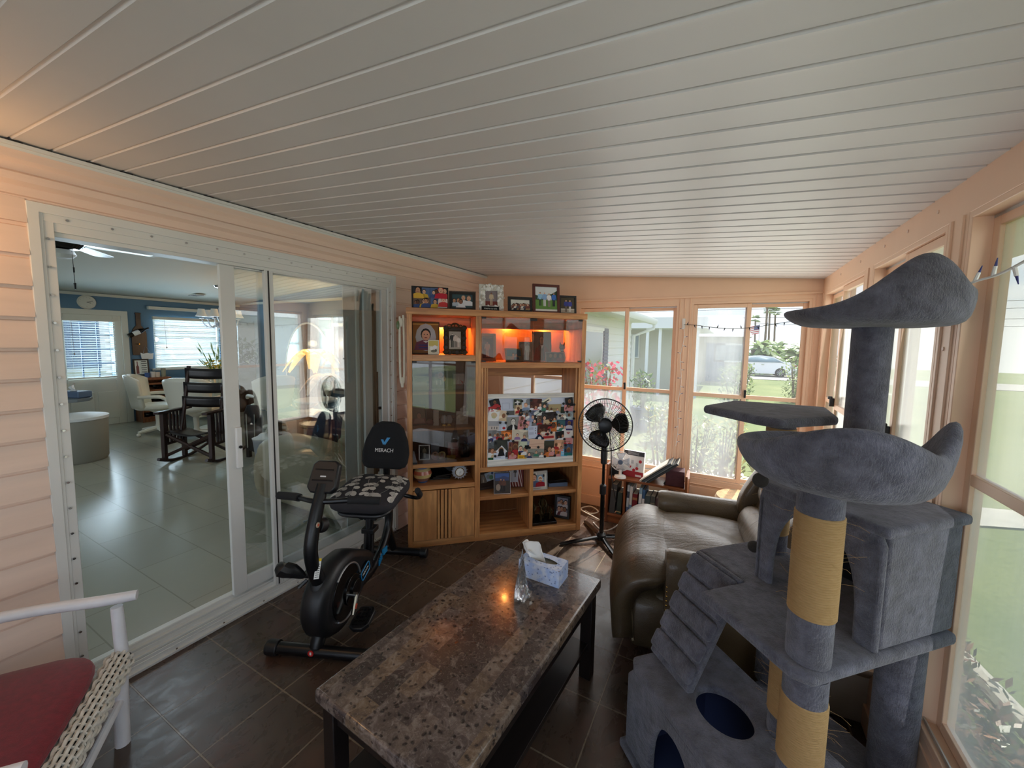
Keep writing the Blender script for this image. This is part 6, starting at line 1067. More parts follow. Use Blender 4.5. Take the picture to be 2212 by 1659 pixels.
# hammock perches: soft bowls whose rim rises into peaks
def perch(name,c,R0,ears,base=.16,h0=.055):
    """ears: list of (azimuth in camera terms, height, sharpness, radius factor)"""
    n=72; cyv=Vector((c[0],c[1],0)).normalized(); cx=Vector((cyv.y,-cyv.x,0)); m=M(TR(*ct.location).inverted()); rows=[]
    def H(a):
        h=h0;f=1
        for (az,hh,sh,rf) in ears:
            dlt=(a-az+pi)%(2*pi)-pi; w=math.exp(-(dlt/sh)**2); h+=hh*w; f+=(rf-1)*w
        return h,f
    prof=[(0,0,0),(.45,0,0),(.72,.012,.0),(.90,.10,.1),(1.0,.40,.3),(1.04,.70,.45),(1.03,.93,.6),(.97,1.02,.75),(.90,.95,.9),(.84,.72,1),(.70,.42,1),(.45,.30,1),(0,.27,1)]
    vs=[];
    for (rr,zz,_) in prof:
        for k in range(n):
            a=2*pi*k/n; h,f=H(a); r=R0*rr*(1+(f-1)*min(1,zz*1.2)); z=zz*h if zz>.5 else zz*(h0*.8+h*.2)
            if zz<=.5: z=zz*(h0*1.0)*1.0
            p=Vector(c)+cx*(r*cos(a))+cyv*(r*sin(a)); vs.append((p.x,p.y,c[2]+z))
    fs=[]
    for i in range(len(prof)-1):
        for k in range(n): fs.append((i*n+k,i*n+(k+1)%n,(i+1)*n+(k+1)%n,(i+1)*n+k))
    m.add(vs,fs); return ob(name,m,'plush',ct,sub=1)
perch('middle_perch',tuple(uvp(-.66,.99,1.178)),.180,[(RAD(-78),.080,.90,1.0),(RAD(8),.085,.26,1.12),(RAD(180),.0,.7,1.10)],h0=.085)
perch('top_perch',tuple(uvp(-.81,1.325,1.558)),.190,[(RAD(-58),.125,.62,.97),(RAD(180),.0,.8,1.12),(RAD(5),.045,.4,1.0)],h0=.052)
for (u,v,z,zt) in ((-.862,1.005,1.112,1.20),(-1.09,1.262,.757,1.25)):
    b=ob('pompom',M(CT).ball((u,v,z),.021,14,10),'dark_pompom',ct)
    if zt<1.22: ob('string',M(CT).cyl((u,v,z+.02),(u,v,zt),.0009,n=5),'dark_gap',b)
# ================================================================== LEATHER RECLINER
rc=thing('recliner','brown leather recliner with rolled arms and nail trim beside the cat tree','armchair',(-.02,2.20,0),RAD(191))
ob('body',M().box(-.30,.30,-.335,.335,.075,.36),'leather_brown',rc,bev=.04,seg=4)
for s in (1,-1):
    o=s*.365
    m=M(); pr=[(.0,.09),(.055,.10),(.06,.30),(.062,.46),(.07,.53),(.055,.575),(.02,.595),(-.02,.592),(-.055,.57),(-.068,.52),(-.06,.46),(-.055,.2),(-.055,.09)]
    vs=[];K=len(pr)
    for x,k,dz in ((-.33,.98,.0),(-.1,1,.0),(.1,1,.005),(.20,1,.008),(.235,.97,.006),(.25,.86,.0)): vs+=[(x,o+p[0]*k,.09+(p[1]-.09)*(.97+.03*k)+dz) for p in pr]
    fs=[(j*K+i,j*K+(i+1)%K,(j+1)*K+(i+1)%K,(j+1)*K+i) for j in range(5) for i in range(K)]+[tuple(range(K)),tuple(range(5*K,6*K))[::-1]]
    m.add(vs,fs); ar=ob('arm',m,'leather_brown',rc,ang=60,bev=0); st=M()
    for i in range(20): st.ball((.243,o+s*.052-(0 if i<17 else 0),.12+i*.021),.0055,8,5); st.ball((.243,o-s*.052,.12+i*.021),.0055,8,5)
    ob('nail_trim',st,'brass',ar)
# T-shaped seat cushion that rolls over into the footrest flap, with white-ish piping
def seat(u,v):
    t=v; y=(u-.5)
    if t<.55: x=-.22+t/.55*.48; z=.425+.03*sin(pi*min(1,t/.55*.8))
    else: a=(t-.55)/.45; x=.26+.145*sin(min(1,a*1.6)*pi/2)-.03*max(0,a-.6); z=.455-.035*a-.25*max(0,a-.28)*1.25
    w=.56 if t<.50 else .56+.20*min(1,(t-.50)/.12)
    f=1-abs(2*y)**6; return (x-.02*(1-f),y*w,z-.045*(1-f)+.012*sin(u*9+t*7)*f)
sc=ob('seat_cushion',M().surf(seat,24,30),'leather_brown',rc,sub=1); k=sc.modifiers.new('s','SOLIDIFY'); k.thickness=.09; k.offset=-1
ob('piping',M().tube([tuple(Vector(seat(.02,t/20))+Vector((0,0,.006))) for t in range(8,21)],.0055,n=6).tube([tuple(Vector(seat(.98,t/20))+Vector((0,0,.006))) for t in range(8,21)],.0055,n=6).tube([tuple(Vector(seat(u/16,1))) for u in range(17)],.0055,n=6),'leather_tan',sc)
ob('front_panel',M().pillow((.293,0,.215),.218,.735,.34,p=5),'leather_brown',rc)
bk=ob('backrest',M().pillow((-.40,0,.70),.22,.64,.62,p=3.0,R=RY(-.50)),'leather_brown',rc)
for z,x in ((.56,-.22),(.73,-.31),(.88,-.40)): ob('back_tuft',M().pillow((x,0,z),.13,.52,.19,R=RY(-.50)),'leather_brown',bk)
for s in (1,-1): ob('wing',M().pillow((-.31,s*.30,.70),.20,.10,.42,R=RY(-.50)),'leather_brown',bk)
for x in (-.25,.27):
    for y in (-.27,.27): ob('foot',M().lathe([(.0,0),(.028,0),(.034,.02),(.03,.05),(.045,.075)],14,o=(x,y,0)),'dark_wood',rc)
# ================================================================== PEDESTAL FAN
pf=thing('pedestal_fan','black pedestal fan on a cross base standing in the sun patch','fan',(-.775,2.85,0),RAD(-74.8))   # local x points to the camera
for a in (25,115,205,295):
    t=RZ(RAD(a)); m=M(t); m.tube([(.02,0,.042),(.17,0,.028),(.30,0,.016),(.325,0,.013)],[.02,.02,.018,.012],n=8,flat=.55); ob('foot',m,'black_gloss',pf)
ob('hub',M().lathe([(.0,.02),(.035,.02),(.035,.06),(.022,.075)],16),'black_plastic',pf); ob('lower_pole',M().cyl((0,0,.04),(0,0,.42),.0165,n=16),'black_gloss',pf); ob('collar',M().lathe([(.017,.37),(.024,.375),(.024,.44),(.014,.45)],16),'black_plastic',pf); ob('upper_pole',M().cyl((0,0,.42),(0,0,.74),.011,n=12),'black_gloss',pf); ob('control_box',M().lathe([(.012,.60),(.024,.61),(.026,.70),(.02,.74)],14),'black_plastic',pf)
FT=TR(.02,0,.905)@RY(RAD(-2)); R0=.192
ob('motor',M(FT@RY(pi/2)).lathe([(0,-.13),(.045,-.12),(.055,-.05),(.05,.0),(0,.0)],18),'black_plastic',pf)
cg=M(FT@RY(pi/2)); n=84
for i in range(n):
    a=2*pi*i/n; u=(cos(a),sin(a)); cg.tube([(u[0]*.045,u[1]*.045,.088),(u[0]*.10,u[1]*.10,.085),(u[0]*.165,u[1]*.165,.062),(u[0]*R0,u[1]*R0,.025)],.0011,n=4); 
    if i%2: cg.tube([(u[0]*.05,u[1]*.05,-.055),(u[0]*.11,u[1]*.11,-.045),(u[0]*.17,u[1]*.17,-.018),(u[0]*R0,u[1]*R0,.015)],.0011,n=4)
cg.lathe([(.0,.086),(.045,.088),(.047,.092),(.03,.097),(0,.098)],20)
for r,z in ((R0,.02),(.165,.062),(.10,.085)): cg.tube([(r*cos(2*pi*i/40),r*sin(2*pi*i/40),z) for i in range(40)],.0045 if r==R0 else .0014,n=6,closed=True)
ob('cage',cg,'black_metal',pf); 
for k in range(3):
    a0=RAD(100+120*k)
    def bl(u,v,a0=a0): r=.04+.125*u; a=a0+(v-.5)*(1.15*(.55+.6*sin(pi*min(1,u*.9)))); return tuple(FT@RY(pi/2)@Vector((r*cos(a),r*sin(a),.02+.045*(v-.5))))
    ob('blade',M().surf(bl,8,8),'black_gloss',pf,solid=.002)
ob('spinner',M(FT@RY(pi/2)).lathe([(.034,0),(.034,.05),(.02,.062),(0,.064)],16),'black_gloss',pf)
m=M(); m.tube([(-.04,.03,.86),(-.05,.05,.70),(-.03,.06,.5),(-.06,.10,.3)],.004,n=6,smooth=5); ob('cord',m,'black_plastic',pf)
# ================================================================== BOOKCASE UNDER THE BACK WINDOW
BX,BY=-.525,3.205; bc=thing('bookcase','low reddish brown bookcase standing under the back window','bookcase',(BX,BY,0)); x0,x1=-.305,.285
for a,b in ((x0-.018,x0),(x1,x1+.018)): ob('side_panel',M().box(a,b,0,.22,0,.495),'mahogany_v',bc,bev=.003)
ob('top_shelf',M().box(x0,x1,.0,.22,.375,.393),'mahogany',bc,bev=.002); ob('bottom_shelf',M().box(x0,x1,.0,.22,.06,.078),'mahogany',bc,bev=.002); ob('toe_board',M().box(x0,x1,.01,.025,0,.06),'mahogany',bc)
for x in (-.17,.175): ob('divider',M().box(x-.008,x+.008,.005,.215,.078,.375),'mahogany_v',bc)
def book(label,x,w,h,d,col,z=.078,lean=0,grp='books on the lower bookcase shelf',sp=None,y=.02,Rm=None,name='book'):
    b=thing(name,label,'book',(BX+x,BY+y,z),0,grp); T=Rm if Rm is not None else RY(lean)
    m=M(T).C(*col); m.box(-w/2,-w/2+.0025,0,d,0,h).box(w/2-.0025,w/2,0,d,0,h).box(-w/2,w/2,-.002,.001,0,h)
    if sp:
        for a,b_,c in sp: m.C(*c); m.box(-w/2-.0003,w/2+.0003,-.003,0,h*a,h*b_)
    ob('cover',m,'paint',b); ob('pages',M(T).C(226,218,200).box(-w/2+.0025,w/2-.0025,.001,d-.004,.003,h-.004),'paint_matte',b); return b
L1=[('tall dark grey book leaning at the left end of the lower bookcase shelf',-.272,.045,.25,.17,(66,70,74),.07,[(.8,.83,(150,150,140))]),('short dark green book beside the leaning grey book',-.214,.036,.19,.15,(50,64,62),.05,[(.1,.14,(180,170,120))]),
('thin pale blue and white book right of the first bookcase divider',-.146,.018,.265,.17,(196,206,214),.03,[(.1,.3,(90,110,150)),(.6,.8,(60,70,90))]),('thin white book with blue spine bands',-.123,.02,.258,.17,(214,214,214),.03,[(.15,.4,(110,140,180))]),('thick dark red book on the lower shelf',-.090,.038,.20,.16,(120,28,40),.03,[(.75,.85,(170,120,80))]),('tall light blue and white book right of the red one',-.050,.022,.262,.17,(150,186,214),.04,[(.05,.2,(236,236,236)),(.5,.8,(236,240,244))]),('slim blue book with white title panel',-.026,.018,.25,.17,(70,110,160),.04,[(.4,.7,(226,230,236))]),
('wide slate blue hardback with small silver lettering band',.010,.04,.205,.16,(70,84,92),.02,[(.45,.50,(170,176,180))]),('mottled dark grey hardback next to the slate one',.050,.034,.208,.16,(84,86,84),.02,[(.7,.74,(150,146,130))]),('dark plum hardback with a small red mark',.084,.026,.20,.16,(84,64,66),.02,[(.06,.14,(170,60,60))]),('brown marbled hardback beside the green book',.112,.024,.195,.16,(104,76,72),.02,[(.06,.14,(196,150,120))]),('pale green hardback at the right of the main row of books',.145,.034,.225,.16,(92,140,112),.0,[])]
for l,x,w,h,d,c,le,sp in L1: book(l,x,w,h,d,c,lean=le,sp=sp)
bx=thing('small_box','small white box with a blue and red label in the right bay of the bookcase','box',(BX+.232,BY+.05,.078)); ob('carton',M().box(-.035,.035,0,.05,0,.16),'white_plain',bx,bev=.003); ob('printed_label',M().C(90,110,140).box(-.02,.02,-.001,0,.10,.14).C(60,64,70).box(.0,.012,-.002,0,.11,.13).C(170,50,50).box(.0,.03,-.001,0,.02,.06),'paint',bx)
Lt='things on top of the bookcase'
solo('black_box',M(TR(BX-.255,BY+.10,.3935)@RZ(.1)).box(-.045,.045,-.05,.05,0,.085),'black_fabric','small black box on the bookcase behind the little white fan','box',Lt,bev=.003)
wf=thing('desk_fan','small white desk fan standing on the left end of the bookcase','fan',(BX-.215,BY+.03,.3935),RAD(-80),Lt); ob('base',M().lathe([(0,0),(.05,0),(.045,.014),(.012,.02),(.01,.06)],18),'white_plain',wf); W2=TR(.0,0,.135)@RY(pi/2); m=M(W2)
for i in range(36): a=2*pi*i/36; m.tube([(.014*cos(a),.014*sin(a),.03),(.05*cos(a),.05*sin(a),.028),(.082*cos(a),.082*sin(a),.004)],.0009,n=4).tube([(.014*cos(a),.014*sin(a),-.024),(.082*cos(a),.082*sin(a),0)],.0009,n=4)
for r,z in ((.082,.002),(.05,.028)): m.tube([(r*cos(2*pi*i/30),r*sin(2*pi*i/30),z) for i in range(30)],.0026 if r>.06 else .001,n=5,closed=True)
ob('cage',m,'white_plain',wf); ob('hub_cap',M(W2).lathe([(0,.036),(.02,.034),(.02,.026),(0,.026)],16),'ext_blue',wf); ob('motor',M(W2).lathe([(0,-.05),(.025,-.045),(.025,-.02),(0,-.02)],14),'white_plain',wf)
for k in range(4): ob('blade',M(W2@RZ(k*pi/2)).surf(lambda u,v:(.016+.055*u,(v-.5)*.05*(.5+u),.004+.012*(v-.5)),4,4),'clear_bin',wf,solid=.001)
rb=thing('boxed_item','white and red product box with round red dots behind the little fan','box',(BX-.125,BY+.09,.3935),RAD(-6),Lt); T=RX(-.10); ob('carton',M(T).box(-.085,.085,0,.035,0,.215),'white_plain',rb,bev=.002); m=M(T)
m.C(170,34,44).box(-.0855,.0855,-.001,0,0,.048).C(60,62,66).box(-.0855,.0855,-.001,0,.178,.2155)
for x,z in ((-.03,.085),(.03,.075),(.055,.135),(.005,.058)): m.C(190,40,50).cyl((x,-.0005,z),(x,-.0018,z),.013,n=14)
m.C(190,192,196); [m.box(-.06+.04*i,-.04+.04*i,-.001,0,.09+.02*(i%2),.12+.02*(i%2)) for i in range(3)]; m.C(236,226,226).box(.02,.07,-.0016,0,.008,.024); m.C(170,172,176); [m.box(-.05,.04,-.0014,0,.187+.008*i,.190+.008*i) for i in range(3)]
ob('printed_face',m,'paint',rb)
for i,(x,z0,w,h,c,l) in enumerate(((-.050,.0,.014,.26,(206,202,190),'cream covered book leaning lowest in the slanted stack on the bookcase'),(-.032,.0,.02,.275,(70,78,84),'dark grey book leaning second in the slanted stack'),(-.010,.0,.012,.27,(120,130,134),'thin grey green book leaning in the middle of the slanted stack'),(.008,.0,.018,.285,(52,58,62),'black book leaning on top of the slanted stack'))):
    book(l,x,w,h,.19,c,z=.3955,grp='books slanting across the bookcase top',Rm=RZ(0)@RY(RAD(50)),y=.01)
book('short black book leaning against the maroon box',.135,.022,.13,.14,(24,24,28),z=.3955,grp='books slanting across the bookcase top',Rm=RY(RAD(34)),y=.03)
mb=thing('maroon_box','square maroon leatherette box with a small handle on the right end of the bookcase','box',(BX+.205,BY+.085,.3935),RAD(4),Lt); ob('case',M().box(-.068,.068,-.06,.06,0,.125),'rail_wood' if 0 else 'maroon',mb,bev=.006,seg=3) if 'maroon' in MATS else None
# ================================================================== OTHER FLOOR THINGS
tp=thing('cat_perch','round tan plush cat stool with two discs on a post behind the recliner','cat stool',(.14,3.24,0)); ob('base',M().lathe([(0,0),(.17,0),(.17,.03),(0,.03)],24),'tan_plush',tp); ob('post',M().cyl((0,.02,.03),(0,.02,.36),.04,n=16),'tan_plush',tp); ob('upper_disc',M().lathe([(0,.355),(.155,.355),(.175,.375),(.165,.40),(.10,.392),(0,.385)],30),'tan_plush',tp)
ob('lower_disc',M().lathe([(0,.225),(.10,.225),(.115,.24),(.10,.255),(0,.25)],26,o=(-.17,.02,0)),'tan_plush',tp); ob('lower_post',M().cyl((-.15,.02,.03),(-.15,.02,.23),.03,n=12),'tan_plush',tp)
bx=thing('beige_box','beige cardboard box on the floor under the right windows behind the cat tree','box',(.47,2.22,0),RAD(5)); ob('carton',M().box(-.07,.07,-.28,.28,0,.20),'concrete_pale',bx,bev=.006); ob('flap',M().add([(-.07,-.28,.20),(.07,-.28,.20),(.075,-.33,.26),(-.065,-.33,.26)],[(0,1,2,3)]),'concrete_pale',bx,solid=.004)
m=M(); m.tube([(-1.05,3.30,.012),(-.98,3.25,.02),(-.93,3.30,.03),(-1.02,3.36,.035),(-1.08,3.27,.03),(-.94,3.20,.02),(-.86,3.17,.012)],.006,n=6,smooth=6); solo('extension_cord',m,'rope_white','beige extension cord coiled on the floor beside the wall unit','cord')
m=M(); m.tube([(-.92,3.12,.008),(-.82,3.02,.008),(-.74,2.98,.05),(-.66,2.96,.13),(-.60,2.98,.20),(-.56,3.02,.17),(-.60,3.05,.10),(-.66,3.0,.05),(-.64,2.86,.012),(-.60,2.78,.008)],.005,n=6,smooth=6); solo('power_cable',m,'white_plain','white power cable looping up behind the fan pole','cord')
# ---- coffee table
tb=thing('coffee_table','long coffee table with a polished brown faux marble top and black wood legs','table',(-.745,1.182,0),RAD(-3.64)); W_,L2=.536,1.015
ob('table_top',M().box(-W_/2,W_/2,-L2/2,L2/2,.405,.45),'marble_blocks',tb,bev=.010,seg=3)
ob('apron',M().box(-W_/2+.03,W_/2-.03,-L2/2+.03,-L2/2+.05,.34,.405).box(-W_/2+.03,W_/2-.03,L2/2-.05,L2/2-.03,.34,.405).box(-W_/2+.025,-W_/2+.045,-L2/2+.03,L2/2-.03,.34,.405).box(W_/2-.045,W_/2-.025,-L2/2+.03,L2/2-.03,.34,.405),'espresso_wood',tb,bev=.002)
for x in (-1,1):
    for y in (-1,1): ob('leg',M().box(x*(W_/2-.042)-.026,x*(W_/2-.042)+.026,y*(L2/2-.042)-.026,y*(L2/2-.042)+.026,0,.405),'espresso_wood',tb,bev=.003)
ob('lower_shelf',M().box(-W_/2+.06,W_/2-.03,-L2/2+.06,L2/2-.06,.15,.172),'espresso_wood',tb,bev=.002)
ti=thing('tissue_box','blue floral tissue box with a white tissue on the far end of the coffee table','tissue box',(-.683,1.563,.4505),RAD(-1.5))
g=G('tissue_print'); v1=g.n('ShaderNodeTexVoronoi',{'Vector':g.coords(),'Scale':62}).outputs[0]; v2=g.noise(g.coords(),34,3); c_=g.mix(g.ramp(v2,(.4,0),(.6,1)),L(214,224,246),L(176,198,240)); c_=g.mix(g.ramp(v1,(.20,.8),(.27,0),interp='LINEAR'),c_,L(104,120,168)); g.pbr(c_,.5)
m=M(); m.box(-.098,.098,-.052,-.0515,0,.075).box(-.098,.098,.0515,.052,0,.075).box(-.098,-.0975,-.052,.052,0,.075).box(.0975,.098,-.052,.052,0,.075); o_,i_=rectring(-.098,.098,-.052,.052,(0,0),(.068,.021)); m.ring(o_,i_,'z',.0745,.0752); ob('carton',m,'tissue_print',ti)
ob('inner_stack',M().box(-.09,.09,-.045,.045,.0,.062),'warm_grey',ti)
def tis(u,v): 
    w=.105*(1-.15*v); return (-.05+w*(u-.5)+.012*sin(7*u+3*v)-.02*v*(1 if u<.5 else .4),.012*sin(9*u+2*v)*(1-.4*v)+.02*(v-.3),.06+.085*v*(1-.75*abs(u-.62)**1.2*1.6)+.01*sin(6*u))
ob('tissue',M().surf(tis,16,10).surf(lambda u,v:(-.085+.05*u-.03*v,.01+.03*sin(5*u)*v,.065+.055*v*(1-.4*u)+.012*sin(8*u)),10,8),'white_plain',ti,solid=.0012)
gt=thing('glass_ornament','tall clear twisted glass tree ornament in front of the tissue box','ornament',(-.700,1.385,.4505),RAD(20)); n=64; m=M(); rows=22; vs=[];fs=[]
for i in range(rows+1):
    t=i/rows; z=.205*t; r=.042*(1-t)**1.15+.002
    for k in range(n):
        a=2*pi*k/n; w=1+.42*(1-t)*max(0,cos(3*a+5*t)) -.12*abs(sin(9*a+14*t)); x_=r*w*cos(a)*.72; y_=r*w*sin(a)*1.05; vs.append((x_,y_,z*(1)+(.012*(1-t)*cos(3*a+5*t) if i==0 else 0)+.012*(i==0)))
for i in range(rows): fs+=[(i*n+k,i*n+(k+1)%n,(i+1)*n+(k+1)%n,(i+1)*n+k) for k in range(n)]
fs+=[tuple(range(n))[::-1],tuple(range(rows*n,rows*n+n))]; m.add(vs,fs); ob('glass',m,'crystal',gt,ang=25) if 'crystal' in MATS else None
# ================================================================== RECUMBENT EXERCISE BIKE (local x towards its front, y towards the table side)
bk=thing('exercise_bike','black recumbent exercise bike with a floral seat cover in front of the glass door','exercise bike',(-1.80,1.498,0),math.atan2(-.921,.389))
fb=ob('front_stabilizer',M().tube([(.43,-.21,.034),(.43,-.18,.034),(.43,.24,.034),(.43,.27,.034)],[.027,.027,.027,.027],n=16),'black_metal',bk)
for y in (-.215,.275): ob('end_cap',M().cyl((.43,y-.03,.034),(.43,y+.03,.034),.034,n=16),'black_plastic',fb,bev=.006)
m=M().C(196,40,36); m.cyl((.455,-.012,.042),(.4585,-.012,.042),.014,n=18); m.C(240,240,240); m.box(.4585,.459,-.016,-.008,.036,.049); ob('round_sticker',m,'paint',fb)
rb=ob('rear_stabilizer',M().tube([(-.475,-.20,.034),(-.475,.22,.034)],.026,n=16),'black_metal',bk)
for y in (-.205,.215): ob('end_cap',M().cyl((-.475,y-.025,.034),(-.475,y+.025,.034),.033,n=16),'black_plastic',rb,bev=.006)
ob('front_leg',M().tube([(.43,0,.05),(.40,0,.10),(.33,0,.16)],[.03,.034,.036],n=12,smooth=4),'black_metal',bk)
# flywheel housing: teardrop shell with silver rim
sh=M(); C_=(.275,.225); pr=[]
for i in range(36):
    a=2*pi*i/36; x=C_[0]+.205*cos(a); z=C_[1]+.185*sin(a)
    if cos(a)<-.2: x-= .14*((-cos(a)-.2)/.8)**1.4; z=C_[1]+(z-C_[1])*(1-.45*((-cos(a)-.2)/.8)**1.5)+.01
    pr.append((x,z))
vs=[];K=len(pr); LV=((-.062,.80),(-.056,.93),(-.035,1),(.035,1),(.056,.93),(.062,.80))
for y,s in LV: vs+=[(.22+(x-.22)*s,y,.22+(z-.22)*s) for x,z in pr]
fs=[(j*K+i,j*K+(i+1)%K,(j+1)*K+(i+1)%K,(j+1)*K+i) for j in range(5) for i in range(K)]+[tuple(range(K)),tuple(range(5*K,6*K))[::-1]]
sh.add(vs,fs); ho=ob('flywheel_housing',sh,'black_plastic',bk,ang=50)
ob('silver_rim',M().tube([(.265+.135*cos(a),.066,.225+.135*sin(a)) for a in [RAD(50+i*260/30) for i in range(31)]],.005,n=8),'silver',ho); ob('inner_disc',M().cyl((.265,.058,.225),(.265,.0665,.225),.128,n=32).cyl((.22,.06,.21),(.22,.075,.21),.075,n=28).cyl((.20,.07,.205),(.20,.085,.205),.045,n=20),'black_gloss',ho,bev=.002)
m=M(); 
def rr(m,x0,x1,z0,z1,y,r=.014):
    pts=[]
    for cx,cz,a0 in ((x1-r,z1-r,0),(x0+r,z1-r,90),(x0+r,z0+r,180),(x1-r,z0+r,270)):
        for k in range(4): a=RAD(a0+k*30); pts.append((cx+r*cos(a),y,cz+r*sin(a)))
    return pts
LT=TR(.095,.0,.235)@RY(RAD(18)); ob('logo_outline',M(LT).tube(rr(None,-.048,.048,-.026,.026,.079),.003,n=6,closed=True),'bike_blue',ho); ob('logo_panel',M(LT).box(-.05,.05,.06,.0785,-.028,.028),'black_gloss',ho,bev=.008); text('brand_lettering','MERACH',.017,'white_plain',ho,LT@TR(0,.0795,0)@RZ(pi)@RX(pi/2))
cr=ob('crank',M().cyl((.235,.07,.19),(.235,.10,.19),.014,n=12).tube([(.235,.095,.19),(.29,.105,.12)],[.012,.009],n=8),'chrome',bk); m=M(TR(.30,.165,.115)@RX(.12)@RY(.2)); m.prism([(-.065,-.035),(-.03,-.05),(.05,-.048),(.068,-.02),(.068,.025),(.04,.048),(-.04,.048),(-.065,.03)],'z',-.011,.011)
pd=ob('pedal',m,'black_plastic',cr,bev=.004); m=M(TR(.30,.165,.128)@RX(.12)@RY(.2)); [m.box(-.05+.022*i,-.04+.022*i,-.036,.036,0,.003) for i in range(5)]; [m.box(-.05,.05,-.034+.02*i,-.028+.02*i,0,.003) for i in range(4)]; ob('tread',m,'black_gloss',pd)
ob('reflector',M(TR(.266,.112,.152)@RY(.9)).C(210,80,50).box(-.012,.012,-.003,.003,-.004,.004),'paint',cr)
ob('crank_far',M().tube([(.235,-.07,.19),(.235,-.105,.19),(.18,-.11,.26)],.01,n=8),'chrome',bk); ob('pedal',M(TR(.17,-.16,.265)).box(-.06,.06,-.045,.045,-.012,.012),'black_plastic',bk,bev=.006)
# front mast, knob, lever, console, handlebar
mast=ob('mast',M().tube([(.385,0,.33),(.425,0,.42),(.452,0,.52),(.44,0,.60),(.40,0,.70),(.345,0,.81)],[.033,.031,.03,.03,.029,.026],n=14,smooth=6,flat=1),'black_metal',bk)
ob('mast_socket',M().lathe([(.05,.30),(.05,.34),(.04,.36),(.036,.37)],16,o=(.39,0,0)),'black_plastic',bk); ob('bottle_clip',M().tube([(.46,-.03,.42),(.49,-.06,.46),(.52,-.09,.485),(.50,-.11,.50)],[.012,.03,.034,.01],n=10,smooth=3).tube([(.455,-.02,.40),(.48,-.045,.375)],.008,n=6),'black_plastic',mast)
m=M(TR(.437,.018,.45)@RY(-.32)@RZ(.8)); m.C(240,240,236).box(.012,.0135,-.011,.011,-.045,.03).C(240,200,40).box(.012,.0137,-.011,.011,.03,.042).C(60,60,60); [m.box(.0135,.0138,-.008,.008,-.038+.009*i,-.0355+.009*i) for i in range(7)]; ob('warning_label',m,'paint',mast)
ob('tension_knob',M().cyl((.40,.0,.63),(.355,0,.615),.032,.036,n=18).cyl((.41,0,.632),(.40,0,.63),.02,n=12),'black_plastic',mast,bev=.004)
m=M().C(180,160,140).cyl((.438,.027,.655),(.438,.031,.655),.012,n=16).C(206,80,50).cyl((.438,.030,.655),(.438,.0325,.655),.006,n=10); ob('bolt_cap',m,'paint',mast)
CT2=TR(.318,0,.845)@RY(RAD(-28)); co=ob('console',M(CT2).prism([(-.072,-.06),(-.05,-.085),(.05,-.085),(.072,-.06),(.066,.05),(.045,.068),(-.045,.068),(-.066,.05)],'x',-.018,.02),'black_plastic',bk,bev=.008); co2=M(CT2); 
ob('screen_label',M(CT2).C(226,226,226).box(.0205,.022,-.014,.014,-.012,-.006),'paint',co); ob('screen',M(CT2).box(-.0195,-.018,-.05,.05,-.02,.045),'black_gloss',co); ob('back_ribs',M(CT2).box(.02,.024,-.045,.045,.02,.026).box(.02,.024,-.05,.05,-.03,-.024),'black_gloss',co)
hb=ob('handlebar',M().tube([(.30,-.255,.725),(.33,-.15,.735),(.375,-.04,.74),(.375,.04,.74),(.33,.15,.735),(.30,.255,.725)],.013,n=10,smooth=4),'black_metal',bk)
for s in (1,-1): ob('grip',M().tube([(.345,s*.12,.738),(.33,s*.15,.735),(.298,s*.26,.724)],[.0185,.019,.0185],n=12),'grip_foam',hb)
# frame, seat rail, seat post
ob('main_tube',M().tube([(.10,0,.13),(-.02,0,.10),(-.16,0,.10),(-.30,0,.16),(-.395,0,.27),(-.40,0,.40),(-.36,0,.50)],.025,n=12,smooth=6,flat=1.15),'black_metal',bk); ob('rear_leg',M().tube([(-.385,0,.24),(-.44,0,.12),(-.475,0,.05)],[.026,.026,.024],n=12),'black_metal',bk)
m=M(); [m.box(-.19-.012*i,-.183-.012*i,.024,.0305,.095+.012*i*.6,.13+.012*i*.6) for i in range(4)]; m.box(-.30,-.245,.02,.031,.13,.165); ob('blue_stripes',m,'bike_blue',bk)
sp=ob('seat_post',M().tube([(-.09,0,.14),(-.12,0,.36)],.03,n=12).tube([(-.115,0,.34),(-.135,0,.50)],.024,n=12),'black_metal',bk); ob('adjust_clamp',M().box(-.165,-.09,-.038,.038,.345,.375).box(-.17,-.11,-.03,.045,.42,.45),'black_plastic',sp,bev=.004)
ob('seat_rail',M().tube([(-.02,0,.485),(-.34,0,.565),(-.37,0,.70),(-.36,0,.80)],.022,n=10,smooth=4),'black_metal',bk)
se=ob('seat',M().pillow((-.155,0,.575),.40,.40,.13,p=2.6,R=RY(.10)),'flower_cloth',bk); ob('seat_pan',M().pillow((-.155,0,.515),.34,.32,.06,R=RY(.10)),'black_plastic',bk)
R=random.Random(11); m=M(); ST=TR(-.155,0,.575)@RY(.10)
def onseat(x,y):   # top of the cushion
    f=lambda w,e:abs(w)**e; k=(abs(x/.2)**4.2+abs(y/.2)**4.2)**(1/4.2); c=min(.985,k); th=math.acos(min(1,c**1.1)); return Vector((x,y,.065*abs(sin(th))**(2/2.6)+.0035))
